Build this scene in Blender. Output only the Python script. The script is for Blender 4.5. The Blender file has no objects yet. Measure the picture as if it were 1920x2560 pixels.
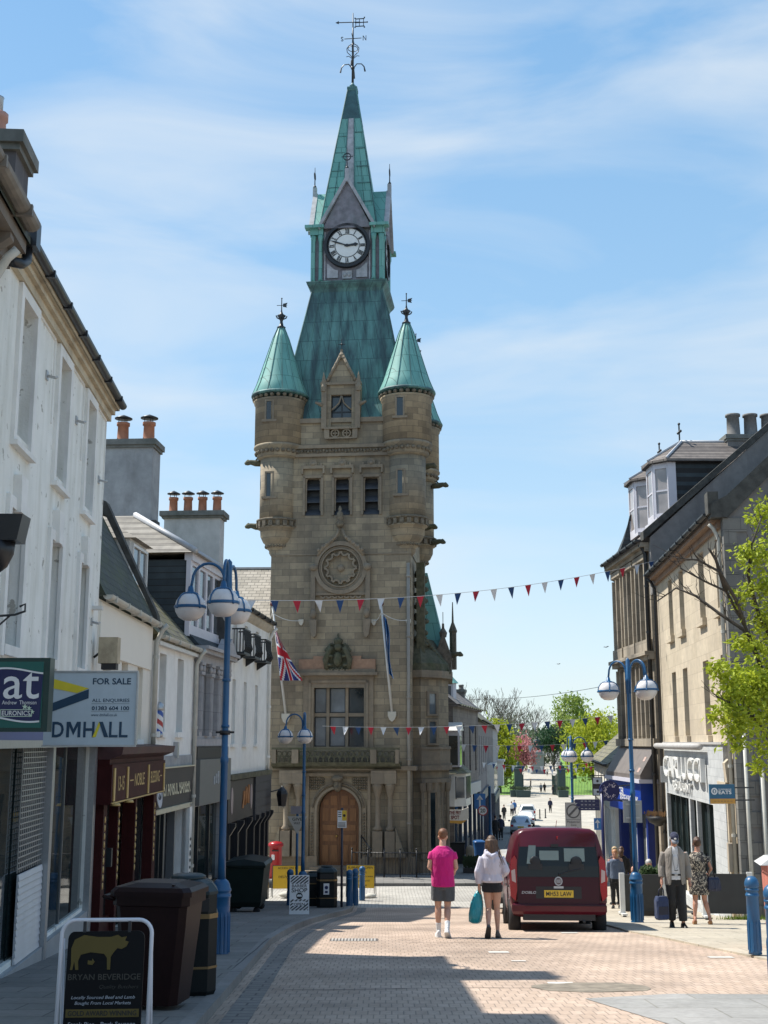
import bpy, math, random
from mathutils import Vector, Matrix, noise
R = math.radians
random.seed(7)
scene = bpy.context.scene
COL = scene.collection
# ---------------------------------------------------------------- camera
FPX, PITCH = 3000.0, R(10.85)          # focal length in photo pixels, upward pitch
cam_d = bpy.data.cameras.new("camera"); cam = bpy.data.objects.new("camera", cam_d); COL.objects.link(cam)
cam.location = (0, 0, 0); cam.rotation_euler = (R(90) + PITCH, 0, 0)
cam_d.sensor_fit = 'HORIZONTAL'; cam_d.sensor_width = 36.0; cam_d.lens = FPX / 1920 * 36.0
cam_d.clip_start = 0.1; cam_d.clip_end = 6000
scene.camera = cam
# ---------------------------------------------------------------- sky, sun, exposure
SUN_AZ, SUN_EL = 20.0, 57.0            # degrees ahead of due left, degrees up
sdir = Vector((-math.cos(R(SUN_AZ)) * math.cos(R(SUN_EL)), math.sin(R(SUN_AZ)) * math.cos(R(SUN_EL)), math.sin(R(SUN_EL))))
world = bpy.data.worlds.new("World"); scene.world = world; world.use_nodes = True
wt = world.node_tree; wt.nodes.clear()
def wn(t, **k):
 n = wt.nodes.new(t)
 for a, b in k.items(): setattr(n, a, b)
 return n
sky = wn('ShaderNodeTexSky', sky_type='NISHITA', sun_disc=False, sun_elevation=R(SUN_EL), sun_rotation=math.atan2(sdir.x, sdir.y),
         altitude=50, air_density=1.0, dust_density=0.4, ozone_density=1.0)
tc = wn('ShaderNodeTexCoord'); mp = wn('ShaderNodeMapping'); mp.inputs['Rotation'].default_value = (0.25, 0.42, 0.1); mp.inputs['Scale'].default_value = (1.3, 1.0, 5.2)
nz = wn('ShaderNodeTexNoise'); nz.inputs['Scale'].default_value = 2.3; nz.inputs['Detail'].default_value = 7; nz.inputs['Roughness'].default_value = .52; nz.inputs['Distortion'].default_value = .55
cr = wn('ShaderNodeValToRGB'); cr.color_ramp.elements[0].position = .36; cr.color_ramp.elements[1].position = .78
nz2 = wn('ShaderNodeTexNoise'); nz2.inputs['Scale'].default_value = 1.7; nz2.inputs['Detail'].default_value = 3
cr2 = wn('ShaderNodeValToRGB'); cr2.color_ramp.elements[0].position = .30; cr2.color_ramp.elements[1].position = .62
mul = wn('ShaderNodeMath', operation='MULTIPLY'); mul2 = wn('ShaderNodeMath', operation='MULTIPLY'); mul2.inputs[1].default_value = .9
mix = wn('ShaderNodeMixRGB'); mix.inputs['Color2'].default_value = (3.7, 4.0, 4.25, 1)
tint = wn('ShaderNodeMixRGB', blend_type='MULTIPLY'); tint.inputs['Fac'].default_value = 1; tint.inputs['Color2'].default_value = (0.97, 1.0, 1.03, 1)
bg = wn('ShaderNodeBackground'); bg.inputs['Strength'].default_value = .14
out = wn('ShaderNodeOutputWorld')
L = wt.links.new
L(tc.outputs['Generated'], mp.inputs['Vector']); L(mp.outputs[0], nz.inputs['Vector']); L(tc.outputs['Generated'], nz2.inputs['Vector'])
L(nz.outputs[0], cr.inputs[0]); L(nz2.outputs[0], cr2.inputs[0]); L(cr.outputs[0], mul.inputs[0]); L(cr2.outputs[0], mul.inputs[1])
L(mul.outputs[0], mul2.inputs[0]); L(mul2.outputs[0], mix.inputs['Fac']); L(sky.outputs[0], tint.inputs['Color1'])
sx = wn('ShaderNodeSeparateXYZ'); er = wn('ShaderNodeValToRGB'); el = er.color_ramp.elements; smix = wn('ShaderNodeMixRGB'); smix.inputs['Fac'].default_value = .72
for k, (p, c) in enumerate(((0.0, (.70, .86, .95)), (.16, (.54, .77, .95)), (.34, (.37, .65, .93)), (.60, (.225, .51, .87)), (1.0, (.15, .36, .75)))):
 q = el[k] if k < 2 else el.new(p)
 q.position = p; q.color = (*c, 1)
esc = wn('ShaderNodeMixRGB', blend_type='MULTIPLY'); esc.inputs['Fac'].default_value = 1; esc.inputs['Color2'].default_value = (4.25, 4.25, 4.2, 1)
L(tc.outputs['Generated'], sx.inputs[0]); L(sx.outputs[2], er.inputs[0]); L(er.outputs[0], esc.inputs['Color1']); L(tint.outputs[0], smix.inputs['Color1']); L(esc.outputs[0], smix.inputs['Color2']); L(smix.outputs[0], mix.inputs['Color1'])
L(mix.outputs[0], bg.inputs['Color']); L(bg.outputs[0], out.inputs['Surface'])
sun_d = bpy.data.lights.new("sun", 'SUN'); sun_d.energy = 4.7; sun_d.angle = R(.53); sun_d.color = (1.0, .95, .86)
sun = bpy.data.objects.new("sun", sun_d); COL.objects.link(sun); sun.location = sdir * 200
sun.rotation_euler = sdir.to_track_quat('Z', 'Y').to_euler()
scene.view_settings.view_transform = 'Standard'; scene.view_settings.look = 'None'
scene.view_settings.exposure = 0.66; scene.view_settings.gamma = 1.0; scene.view_settings.use_curve_mapping = False
scene.cycles.use_denoising = True; scene.cycles.max_bounces = 6; scene.cycles.diffuse_bounces = 3; scene.cycles.glossy_bounces = 3
scene.cycles.transmission_bounces = 4; scene.cycles.transparent_max_bounces = 6; scene.cycles.caustics_reflective = False; scene.cycles.caustics_refractive = False
# ---------------------------------------------------------------- photo geometry helpers (survey of the photograph)
_c, _s = math.cos(PITCH), math.sin(PITCH)
def _ray(px, py):
 u = (1280 - py) / FPX
 return ((px - 960) / FPX, _c - u * _s, _s + u * _c)
def atY(px, py, Y):
 d = _ray(px, py); t = Y / d[1]; return Vector((d[0] * t, Y, d[2] * t))
def xat(px, Y, z):                      # X of photo column px at distance Y and height z
 return (px - 960) / FPX * (Y * _c + z * _s)
GP = [(-30, .8), (0, -1.6), (24, -3.48), (30, -4.15), (35, -4.7), (40, -5.02), (50, -5.28), (60, -5.6), (110, -8.0), (130, -8.65), (150, -8.85), (205, -8.8), (300, -7.0), (420, -4.5), (800, 2), (5000, 12)]
def gz(Y):
 for (a, za), (b, zb) in zip(GP, GP[1:]):
  if Y <= b: return za + (zb - za) * (Y - a) / (b - a)
 return GP[-1][1]
def gzs(Y):                             # smoothed
 w = 1.5 + .06 * max(0, Y)
 return sum(gz(Y + k * w / 3) for k in range(-3, 4)) / 7
# ---------------------------------------------------------------- mesh builder
class MB:
 dz = 0.0                             # height shift while a building is described in eye-level heights
 def __init__(s): s.v = []; s.f = []; s.mi = []; s.m = 0; s.M = None; s.sm = []; s.smooth = False
 def pt(s, p):
  p = Vector(p)
  if s.M is not None: p = s.M @ p
  p.z += MB.dz
  s.v.append(p); return len(s.v) - 1
 def face(s, ids): s.f.append(tuple(ids)); s.mi.append(s.m); s.sm.append(s.smooth)
 def poly(s, pts): s.face([s.pt(p) for p in pts]); return s
 def box(s, x0, x1, y0, y1, z0, z1):
  if x0 > x1: x0, x1 = x1, x0
  if y0 > y1: y0, y1 = y1, y0
  if z0 > z1: z0, z1 = z1, z0
  i = [s.pt(p) for p in ((x0, y0, z0), (x1, y0, z0), (x1, y1, z0), (x0, y1, z0), (x0, y0, z1), (x1, y0, z1), (x1, y1, z1), (x0, y1, z1))]
  for q in ((0, 3, 2, 1), (4, 5, 6, 7), (0, 1, 5, 4), (1, 2, 6, 5), (2, 3, 7, 6), (3, 0, 4, 7)): s.face([i[k] for k in q])
  return s
 def loft(s, rings, caps=True, closed=True):
  ids = [[s.pt(p) for p in r] for r in rings]; n = len(ids[0])
  for a, b in zip(ids, ids[1:]):
   for k in range(n if closed else n - 1):
    j = (k + 1) % n; s.face((a[k], a[j], b[j], b[k]))
  if caps:
   s.face(ids[0][::-1]); s.face(ids[-1])
  return s
 def prism(s, pts, a, b, axis='y'):   # polygon in the other two axes, extruded a..b
  def P(u, w, t): return {'y': (u, t, w), 'x': (t, u, w), 'z': (u, w, t)}[axis]
  A = [s.pt(P(u, w, a)) for u, w in pts]; B = [s.pt(P(u, w, b)) for u, w in pts]; n = len(pts)
  s.face(A); s.face(B[::-1])
  for k in range(n): j = (k + 1) % n; s.face((A[j], A[k], B[k], B[j]))
  return s
 def tube(s, path, r, n=8, caps=True):
  path = [Vector(p) for p in path]; rs = r if isinstance(r, (list, tuple)) else [r] * len(path); rings = []; ref = None
  for i, p in enumerate(path):
   t = (path[min(i + 1, len(path) - 1)] - path[max(i - 1, 0)]).normalized()
   if ref is None: ref = t.orthogonal().normalized()
   ref = (ref - t * ref.dot(t))
   ref = ref.normalized() if ref.length > 1e-6 else t.orthogonal().normalized()
   bi = t.cross(ref)
   rings.append([p + (ref * math.cos(2 * math.pi * k / n) + bi * math.sin(2 * math.pi * k / n)) * rs[i] for k in range(n)])
  o = s.smooth; s.smooth = n > 5; s.loft(rings, caps); s.smooth = o; return s
 def lathe(s, prof, cx=0, cy=0, n=24, a0=0, a1=2 * math.pi, z=0, caps=True, sy=1.0):
  full = abs(a1 - a0 - 2 * math.pi) < 1e-6; m = n if full else n + 1
  o = s.smooth; s.smooth = n > 9
  s.loft([[(cx + r * math.cos(a0 + (a1 - a0) * k / n), cy + sy * r * math.sin(a0 + (a1 - a0) * k / n), z + h) for k in range(m)] for r, h in prof], caps=caps and full, closed=full)
  s.smooth = o; return s
 def ball(s, c, r, nu=14, nv=9):
  rx, ry, rz = r if isinstance(r, (tuple, list)) else (r, r, r)
  o = s.smooth; s.smooth = True
  s.loft([[(c[0] + rx * math.sin(math.pi * j / nv) * math.cos(2 * math.pi * k / nu), c[1] + ry * math.sin(math.pi * j / nv) * math.sin(2 * math.pi * k / nu), c[2] - rz * math.cos(math.pi * j / nv)) for k in range(nu)]
    for j in [.02] + list(range(1, nv)) + [nv - .02]], caps=True)
  s.smooth = o; return s
 def build(s, name, mats, parent=None, loc=None, **tags):
  me = bpy.data.meshes.new(name); me.from_pydata(s.v, [], s.f)
  if not isinstance(mats, (list, tuple)): mats = [mats]
  for m in mats: me.materials.append(m)
  me.polygons.foreach_set('material_index', s.mi); me.polygons.foreach_set('use_smooth', s.sm); me.update()
  o = bpy.data.objects.new(name, me); COL.objects.link(o)
  if parent: o.parent = parent
  if loc: o.location = loc
  for k, v in tags.items(): o[k] = v
  return o
def tag(o, label=None, category=None, group=None, kind=None):
 for k, v in (('label', label), ('category', category), ('group', group), ('kind', kind)):
  if v: o[k] = v
 return o
def empty(name, loc=(0, 0, 0), rz=0.0, label=None, category=None, group=None):
 o = bpy.data.objects.new(name, None); COL.objects.link(o); o.location = loc; o.rotation_euler = (0, 0, rz)
 o.empty_display_size = .2
 return tag(o, label, category, group)
def copy_tree(o, parent=None):
 c = o.copy(); COL.objects.link(c)
 if parent: c.parent = parent
 for ch in list(o.children): copy_tree(ch, c)
 return c
# ---------------------------------------------------------------- materials
MAT = {}
def lin(r, g, b):
 f = lambda c: c / 12.92 if c <= .04045 else ((c + .055) / 1.055) ** 2.4
 return (f(r / 255), f(g / 255), f(b / 255))
class NT:
 def __init__(s, name):
  s.mat = bpy.data.materials.new(name); s.mat.use_nodes = True; s.t = s.mat.node_tree; s.b = s.t.nodes['Principled BSDF']; MAT[name] = s.mat
 def n(s, t, **k):
  x = s.t.nodes.new(t)
  for a, b in k.items():
   if a[0] == '_': x.inputs[a[1:].replace('_', ' ')].default_value = b
   else: setattr(x, a, b)
  return x
 def l(s, a, b): s.t.links.new(a, b)
 def co(s, mode='obj'):
  t = s.n('ShaderNodeTexCoord'); return t.outputs['Object']
 def wall(s, k=1.0):                  # (x+y, z) coordinates: upright brickwork on any face
  sp = s.n('ShaderNodeSeparateXYZ'); s.l(s.co(), sp.inputs[0]); ad = s.n('ShaderNodeMath', operation='ADD'); s.l(sp.outputs[0], ad.inputs[0]); s.l(sp.outputs[1], ad.inputs[1])
  cb = s.n('ShaderNodeCombineXYZ'); s.l(ad.outputs[0], cb.inputs[0]); s.l(sp.outputs[2], cb.inputs[1]); return cb.outputs[0]
 def scaled(s, vec, sc):
  m = s.n('ShaderNodeMapping'); m.inputs['Scale'].default_value = sc; s.l(vec, m.inputs['Vector']); return m.outputs[0]
 def noise(s, vec, scale, detail=4, rough=.55):
  x = s.n('ShaderNodeTexNoise', _Scale=scale, _Detail=detail, _Roughness=rough); s.l(vec, x.inputs['Vector']); return x.outputs[0]
 def ramp(s, fac, a, b, ca=(0, 0, 0), cb=(1, 1, 1)):
  r = s.n('ShaderNodeValToRGB'); e = r.color_ramp.elements; e[0].position = a; e[1].position = b; e[0].color = (*ca, 1); e[1].color = (*cb, 1); s.l(fac, r.inputs[0]); return r.outputs[0]
 def mix(s, fac, a, b, mode='MIX'):
  m = s.n('ShaderNodeMixRGB', blend_type=mode)
  for i, v in ((0, fac), (1, a), (2, b)):
   if isinstance(v, (int, float)): m.inputs[i].default_value = v
   elif isinstance(v, tuple): m.inputs[i].default_value = (*v, 1)
   else: s.l(v, m.inputs[i])
  return m.outputs[0]
 def brick(s, vec, w, h, c1, c2, cm, mortar=.012, off=.5, bias=0.0):
  x = s.n('ShaderNodeTexBrick', offset=off); x.inputs['Scale'].default_value = 1.0; x.inputs['Brick Width'].default_value = w; x.inputs['Row Height'].default_value = h
  x.inputs['Mortar Size'].default_value = mortar; x.inputs['Bias'].default_value = bias; x.inputs['Mortar Smooth'].default_value = .2
  for i, c in (('Color1', c1), ('Color2', c2), ('Mortar', cm)): x.inputs[i].default_value = (*c, 1)
  s.l(vec, x.inputs['Vector']); return x
 def bump(s, h, st=.3, d=.02):
  b = s.n('ShaderNodeBump', _Strength=st, _Distance=d); s.l(h, b.inputs['Height']); s.l(b.outputs[0], s.b.inputs['Normal'])
 def fin(s, col, rough=.7, metal=0.0, spec=None):
  if isinstance(col, tuple): s.b.inputs['Base Color'].default_value = (*col, 1)
  else: s.l(col, s.b.inputs['Base Color'])
  if isinstance(rough, float): s.b.inputs['Roughness'].default_value = rough
  else: s.l(rough, s.b.inputs['Roughness'])
  s.b.inputs['Metallic'].default_value = metal
  if spec is not None: s.b.inputs['Specular IOR Level'].default_value = spec
  return s.mat
def paint(name, c, rough=.5, var=.12, scale=3.0, metal=0.0, bump=0.0, dirt=None, dirt_amt=.5, dscale=1.2, spec=None):
 t = NT(name); o = t.co(); n = t.noise(o, scale, 5)
 a = tuple(max(0, x * (1 - var)) for x in c); b = tuple(min(1, x * (1 + var)) for x in c)
 col = t.ramp(n, .3, .7, a, b)
 if dirt:
  d = t.noise(t.scaled(o, (1, 1, .45)), dscale, 8, .68); f = t.ramp(d, .52, .72, (0, 0, 0), (dirt_amt,) * 3); col = t.mix(f, col, dirt)
 if bump: t.bump(t.noise(o, scale * 8, 4), bump, .01)
 return t.fin(col, rough, metal, spec)
def stone(name, c1, c2, cm, w=.55, h=.28, soot=(.06, .055, .05), soot_amt=.55, mortar=.008, rough=.85, bump=.35, sscale=.55, odd=None):
 t = NT(name); o = t.co(); wv = t.wall(); br = t.brick(wv, w, h, c1, c2, cm, mortar)
 col = br.outputs['Color']
 if odd:                              # a few replaced stones of another colour
  b2 = t.brick(wv, w, h, (0, 0, 0), (1, 1, 1), (0, 0, 0), mortar, bias=-.93); col = t.mix(t.ramp(b2.outputs['Color'], .62, .66, (0, 0, 0), (.75,) * 3), col, odd)
 n = t.noise(o, 5.0, 6, .6); col = t.mix(.55, col, t.ramp(n, .25, .75, (.62, .62, .62), (1.15, 1.13, 1.1)), 'MULTIPLY')
 s1 = t.noise(t.scaled(o, (1, 1, .28)), sscale, 7, .62); col = t.mix(t.ramp(s1, .44, .68, (0, 0, 0), (soot_amt,) * 3), col, soot)
 t.bump(t.mix(.35, br.outputs['Fac'], t.noise(o, 30, 3)), -bump, .012)
 return t.fin(col, rough)
def slates(name, c1, c2, cm=(.015, .016, .018), w=.3, h=.16, moss=None):
 t = NT(name); o = t.co(); sp = t.n('ShaderNodeSeparateXYZ'); t.l(o, sp.inputs[0]); cb = t.n('ShaderNodeCombineXYZ'); t.l(sp.outputs[0], cb.inputs[0])
 t.l(sp.outputs[2], cb.inputs[1]); br = t.brick(cb.outputs[0], w, h, c1, c2, cm, .012); col = br.outputs['Color']
 col = t.mix(.6, col, t.ramp(t.noise(o, 4, 5), .3, .7, (.6, .6, .6), (1.25, 1.25, 1.2)), 'MULTIPLY')
 if moss: col = t.mix(t.ramp(t.noise(o, 1.6, 7, .65), .45, .62, (0, 0, 0), (.75,) * 3), col, moss)
 t.bump(br.outputs['Fac'], -.5, .02)
 return t.fin(col, .75)
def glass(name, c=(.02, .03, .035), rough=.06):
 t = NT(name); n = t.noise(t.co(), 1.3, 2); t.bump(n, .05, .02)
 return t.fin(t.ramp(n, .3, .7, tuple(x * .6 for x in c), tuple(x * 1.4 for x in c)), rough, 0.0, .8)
def flat(name, c, rough=.5, metal=0.0, emit=None):
 t = NT(name); n = t.noise(t.co(), 6, 3)
 return t.fin(t.ramp(n, .2, .8, tuple(x * .92 for x in c), tuple(min(1, x * 1.06) for x in c)), rough, metal)
sand = stone('tower_sandstone', (.245, .198, .138), (.40, .325, .22), (.16, .135, .105), .62, .27, (.075, .07, .062), .6, odd=(.50, .41, .27))
sand_dress = stone('dressed_sandstone', (.27, .215, .155), (.30, .245, .175), (.2, .165, .12), 1.4, .5, (.06, .055, .05), .55, .004)
mossy = paint('mossy_stone', (.10, .095, .06), .9, .35, 6, bump=.5, dirt=(.045, .06, .02), dirt_amt=.8)
carved = paint('carved_stone', (.17, .14, .10), .9, .4, 9, bump=.8, dirt=(.05, .045, .04), dirt_amt=.7, dscale=2.5)
def copper_mat():
 t = NT('copper_patina'); o = t.co(); w = t.wall()
 br = t.brick(w, .52, .95, (.085, .215, .205), (.125, .275, .255), (.025, .07, .07), .012, .33)
 col = t.mix(t.ramp(t.noise(t.scaled(o, (1.6, 1.6, .22)), 1.1, 6, .6), .40, .60, (0, 0, 0), (.85,) * 3), br.outputs['Color'], (.028, .055, .065))
 col = t.mix(.35, col, t.ramp(t.noise(t.scaled(o, (3, 3, .3)), 3, 5), .3, .7, (.55, .6, .6), (1.25, 1.2, 1.2)), 'MULTIPLY'); t.bump(br.outputs['Fac'], -.5, .03)
 return t.fin(col, .62, 0.0)
copper = copper_mat()
def copper2_mat():
 t = NT('bright_copper_patina'); o = t.co(); w = t.wall()
 br = t.brick(w, .42, .8, (.125, .325, .29), (.165, .385, .34), (.045, .15, .13), .012, .5)
 col = t.mix(t.ramp(t.noise(t.scaled(o, (2, 2, .3)), 1.3, 6, .6), .5, .75, (0, 0, 0), (.5,) * 3), br.outputs['Color'], (.08, .19, .17)); t.bump(br.outputs['Fac'], -.4, .02)
 return t.fin(col, .6, 0.0)
copper2 = copper2_mat()
lead = paint('lead_grey_timber', (.19, .18, .205), .7, .3, 4, dirt=(.10, .14, .14), dirt_amt=.7)
iron = paint('dark_iron', (.02, .024, .028), .45, .2)
iron_blue = paint('black_painted_iron', (.012, .013, .016), .4, .2)
white_wall = None
wfr = paint('white_paint', (.62, .62, .60), .45, .06, 4, dirt=(.34, .32, .28), dirt_amt=.35)
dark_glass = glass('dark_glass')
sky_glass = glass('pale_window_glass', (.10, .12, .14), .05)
wood = None
def wood_mat(name, c1, c2, rough=.4):
 t = NT(name); o = t.co(); n = t.noise(t.scaled(o, (9, 9, .8)), 2.2, 5, .6)
 return t.fin(t.ramp(n, .3, .7, c1, c2), rough)
oak = wood_mat('varnished_oak', (.105, .04, .013), (.20, .08, .028))
oak_light = wood_mat('varnished_oak_panel', (.16, .065, .02), (.27, .12, .042))
black = flat('black_paint', (.012, .012, .014), .5)
cream = flat('clock_dial_white', (.72, .73, .72), .4)
# ---------------------------------------------------------------- shared builders
def facade(mb, x0, x1, z0, z1, ops, y=0.0, dep=.2):
 xs = sorted({x0, x1, *[min(max(v, x0), x1) for o in ops for v in o[:2]]}); zs = sorted({z0, z1, *[min(max(v, z0), z1) for o in ops for v in o[2:4]]})
 for a, b in zip(xs, xs[1:]):
  for c, d in zip(zs, zs[1:]):
   mx, mz = (a + b) / 2, (c + d) / 2
   if any(o[0] < mx < o[1] and o[2] < mz < o[3] for o in ops): continue
   mb.poly([(a, y, c), (b, y, c), (b, y, d), (a, y, d)])
 for o in ops:
  a, b, c, d = o[:4]; e = y + dep
  mb.poly([(a, y, c), (a, y, d), (a, e, d), (a, e, c)]); mb.poly([(b, y, d), (b, y, c), (b, e, c), (b, e, d)])
  mb.poly([(a, y, d), (b, y, d), (b, e, d), (a, e, d)]); mb.poly([(b, y, c), (a, y, c), (a, e, c), (b, e, c)])
 return mb
def shell(mb, x0, x1, y0, y1, z0, z1):   # the other five faces of a building box
 mb.poly([(x1, y0, z0), (x1, y1, z0), (x1, y1, z1), (x1, y0, z1)]); mb.poly([(x0, y1, z0), (x0, y0, z0), (x0, y0, z1), (x0, y1, z1)])
 mb.poly([(x1, y1, z0), (x0, y1, z0), (x0, y1, z1), (x1, y1, z1)]); mb.poly([(x0, y0, z1), (x1, y0, z1), (x1, y1, z1), (x0, y1, z1)])
 return mb
def window(par, x0, x1, z0, z1, y, cols=1, rows=2, fm=None, gm=None, fw=.06, bw=.03, name='window', blind=None):
 fm = fm or wfr; gm = gm or dark_glass; m = MB()
 m.box(x0, x0 + fw, y - .04, y + .05, z0, z1); m.box(x1 - fw, x1, y - .04, y + .05, z0, z1)
 m.box(x0 + fw, x1 - fw, y - .04, y + .05, z0, z0 + fw); m.box(x0 + fw, x1 - fw, y - .04, y + .05, z1 - fw, z1)
 for k in range(1, cols):
  c = x0 + (x1 - x0) * k / cols; m.box(c - bw / 2, c + bw / 2, y - .025, y + .035, z0 + fw, z1 - fw)
 for k in range(1, rows):
  c = z0 + (z1 - z0) * k / rows; m.box(x0 + fw, x1 - fw, y - .03, y + .03, c - bw / 2, c + bw / 2)
 w = m.build(name, fm, par)
 p = MB(); p.box(x0 + fw * .6, x1 - fw * .6, y + .006, y + .016, z0 + fw * .6, z1 - fw * .6); p.build('pane', gm, w)
 if blind:
  b = MB(); b.box(x0 + fw * .7, x1 - fw * .7, y + .06, y + .07, z0 + (z1 - z0) * .05, z1 - fw); b.build('blind', blind, w)
 return w
def text(s, par, mat, x, y, z, h=None, w=None, ext=.006, bold=0.0, name='lettering', align='CENTER', M=None, shear=0.0):
 """Flat letters in the local xz plane facing -y; (x,z) = centre (or left end), h = cap height, w = fitted width."""
 cu = bpy.data.curves.new('txt', 'FONT'); cu.body = s; cu.extrude = 0; cu.offset = bold; cu.align_x = 'LEFT'; cu.resolution_u = 3; cu.shear = shear
 to = bpy.data.objects.new('txt', cu); COL.objects.link(to)
 dg = bpy.context.evaluated_depsgraph_get(); me = bpy.data.meshes.new_from_object(to.evaluated_get(dg))
 COL.objects.unlink(to); bpy.data.objects.remove(to); bpy.data.curves.remove(cu)
 vs = [v.co.copy() for v in me.vertices]; fs = [tuple(p.vertices) for p in me.polygons]; bpy.data.meshes.remove(me)
 if not vs: return None
 x0, x1 = min(v.x for v in vs), max(v.x for v in vs); y0, y1 = min(v.y for v in vs), max(v.y for v in vs)
 sy = (h / (y1 - y0)) if h else w / (x1 - x0); sx = (w / (x1 - x0)) if w else sy
 m = MB(); m.M = M
 ox = x - (x0 + x1) / 2 * sx if align == 'CENTER' else x - x0 * sx
 oz = z - (y0 + y1) / 2 * sy
 A = [m.pt((ox + v.x * sx, y, oz + v.y * sy)) for v in vs]
 for f in fs: m.face([A[i] for i in f])
 return m.build(name, mat, par)
def disc(mb, cx, cz, r, y0, y1, n=24, rz=None):
 rz = rz or r
 return mb.prism([(cx + r * math.cos(2 * math.pi * k / n), cz + rz * math.sin(2 * math.pi * k / n)) for k in range(n)], y0, y1, 'y')
def ringxz(mb, cx, cz, r0, r1, y0, y1, n=32, a0=0, a1=2 * math.pi):
 full = abs(a1 - a0 - 2 * math.pi) < 1e-6; rings = []
 for k in range(n if full else n + 1):
  a = a0 + (a1 - a0) * k / n; ca, sa = math.cos(a), math.sin(a)
  rings.append([(cx + r0 * ca, y0, cz + r0 * sa), (cx + r1 * ca, y0, cz + r1 * sa), (cx + r1 * ca, y1, cz + r1 * sa), (cx + r0 * ca, y1, cz + r0 * sa)])
 if full: rings.append(rings[0])
 return mb.loft(rings, caps=not full)
def archpts(cx, hw, z0, zs, rise, n=10):  # round-headed opening outline
 return [(cx - hw, z0), (cx + hw, z0)] + [(cx + hw * math.cos(math.pi * k / n), zs + rise * math.sin(math.pi * k / n)) for k in range(n + 1)]
# ================================================================ GROUND
def lerp(tab, y):
 for (a, xa), (b, xb) in zip(tab, tab[1:]):
  if y <= b: return xa + (xb - xa) * max(0, (y - a)) / (b - a)
 return tab[-1][1]
KL = [(-6, -1.3), (11, -1.6), (20, -1.8), (24, -1.65), (31, -1.3), (35, -.9), (37.5, -.9), (39, -1.6), (40.5, -4.0), (41, -9)]
KR = [(-6, 8.5), (10, 6.3), (14, 5.75), (18, 5.2), (23, 4.45), (30, 4.5), (40, 5.2), (48, 6.2), (60, 7.6), (130, 19)]
def ysteps(a, b):
 r = [a]
 while r[-1] < b: r.append(min(b, r[-1] + (.5 if r[-1] < 60 else 2 if r[-1] < 200 else 15)))
 return r
def strip(name, lf, rf, y0, y1, dz, mat, label=None, kind='structure', nx=2, thick=0.0):
 m = MB(); rows = []
 for y in ysteps(y0, y1):
  a, b = lf(y), rf(y); rows.append([m.pt((a + (b - a) * k / nx, y, gzs(y) + dz)) for k in range(nx + 1)])
 for r, q in zip(rows, rows[1:]):
  for k in range(nx): m.face((r[k], r[k + 1], q[k + 1], q[k]))
 if thick:
  for k in (0, nx):
   lo = [m.pt((m.v[r[k]].x, m.v[r[k]].y, m.v[r[k]].z - thick)) for r in rows]
   for i in range(len(rows) - 1): m.face((rows[i][k], rows[i + 1][k], lo[i + 1], lo[i]))
  for r in (rows[0], rows[-1]):
   lo = [m.pt((m.v[i].x, m.v[i].y, m.v[i].z - thick)) for i in r]
   for k in range(nx): m.face((r[k], r[k + 1], lo[k + 1], lo[k]))
 o = m.build(name, mat); o['kind'] = kind
 return o
def paver(name, w, h, c1, c2, cm, mortar, wav=.02, var=.4, dirt=(.12, .105, .09), off=.5, dd=.35):
 t = NT(name); o = t.co(); nv = t.n('ShaderNodeTexNoise', _Scale=.35, _Detail=2); t.l(o, nv.inputs['Vector'])
 sc = t.n('ShaderNodeVectorMath', operation='SCALE'); t.l(nv.outputs['Color'], sc.inputs[0]); sc.inputs['Scale'].default_value = wav * 4
 ad = t.n('ShaderNodeVectorMath', operation='ADD'); t.l(o, ad.inputs[0]); t.l(sc.outputs[0], ad.inputs[1])
 br = t.brick(ad.outputs[0], w, h, c1, c2, cm, mortar, off)
 col = t.mix(.7, br.outputs['Color'], t.ramp(t.noise(o, .5, 7, .6), .3, .7, (1 - var,) * 3, (1 + var * .5,) * 3), 'MULTIPLY')
 col = t.mix(t.ramp(t.noise(o, 1.3, 8, .7), .52, .75, (0, 0, 0), (dd,) * 3), col, dirt)
 col = t.mix(.5, col, t.ramp(t.noise(o, 14, 3), .3, .7, (.75, .75, .75), (1.2, 1.2, 1.2)), 'MULTIPLY')
 vo = t.n('ShaderNodeTexVoronoi', _Scale=2.6); t.l(o, vo.inputs['Vector']); col = t.mix(t.ramp(vo.outputs['Distance'], .045, .075, (.5,) * 3, (0, 0, 0)), col, (.10, .095, .085))
 t.bump(br.outputs['Fac'], -.5, .01)
 return t.fin(col, .85)
road_m = paver('brick_paving', .115, .27, (.42, .315, .24), (.48, .365, .285), (.25, .195, .155), .007, var=.55)
flag_m = paver('flagstones', .75, .45, (.17, .165, .155), (.22, .21, .195), (.09, .085, .08), .010, .01, .35)
flagR_m = paver('pale_flagstones', .9, .6, (.40, .355, .28), (.45, .40, .32), (.24, .21, .17), .010, .01, .25)
setts_m = paver('granite_setts', .22, .12, (.42, .40, .36), (.50, .475, .43), (.20, .19, .17), .016)
kerb_m = paver('kerb_granite', .9, 5, (.22, .21, .20), (.27, .26, .245), (.06, .06, .06), .012)
channel_m = paver('drain_channel', .3, .2, (.19, .175, .16), (.25, .225, .20), (.10, .09, .085), .012)
asphalt = paver('asphalt', 40, 40, (.13, .13, .13), (.14, .14, .14), (.13, .13, .13), .001, 0)
plaza_m = paver('pale_plaza_paving', 2.2, 1.4, (.40, .365, .30), (.45, .41, .34), (.33, .30, .25), .03)
kl = lambda y: lerp(KL, y); kr = lambda y: lerp(KR, y)
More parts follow.
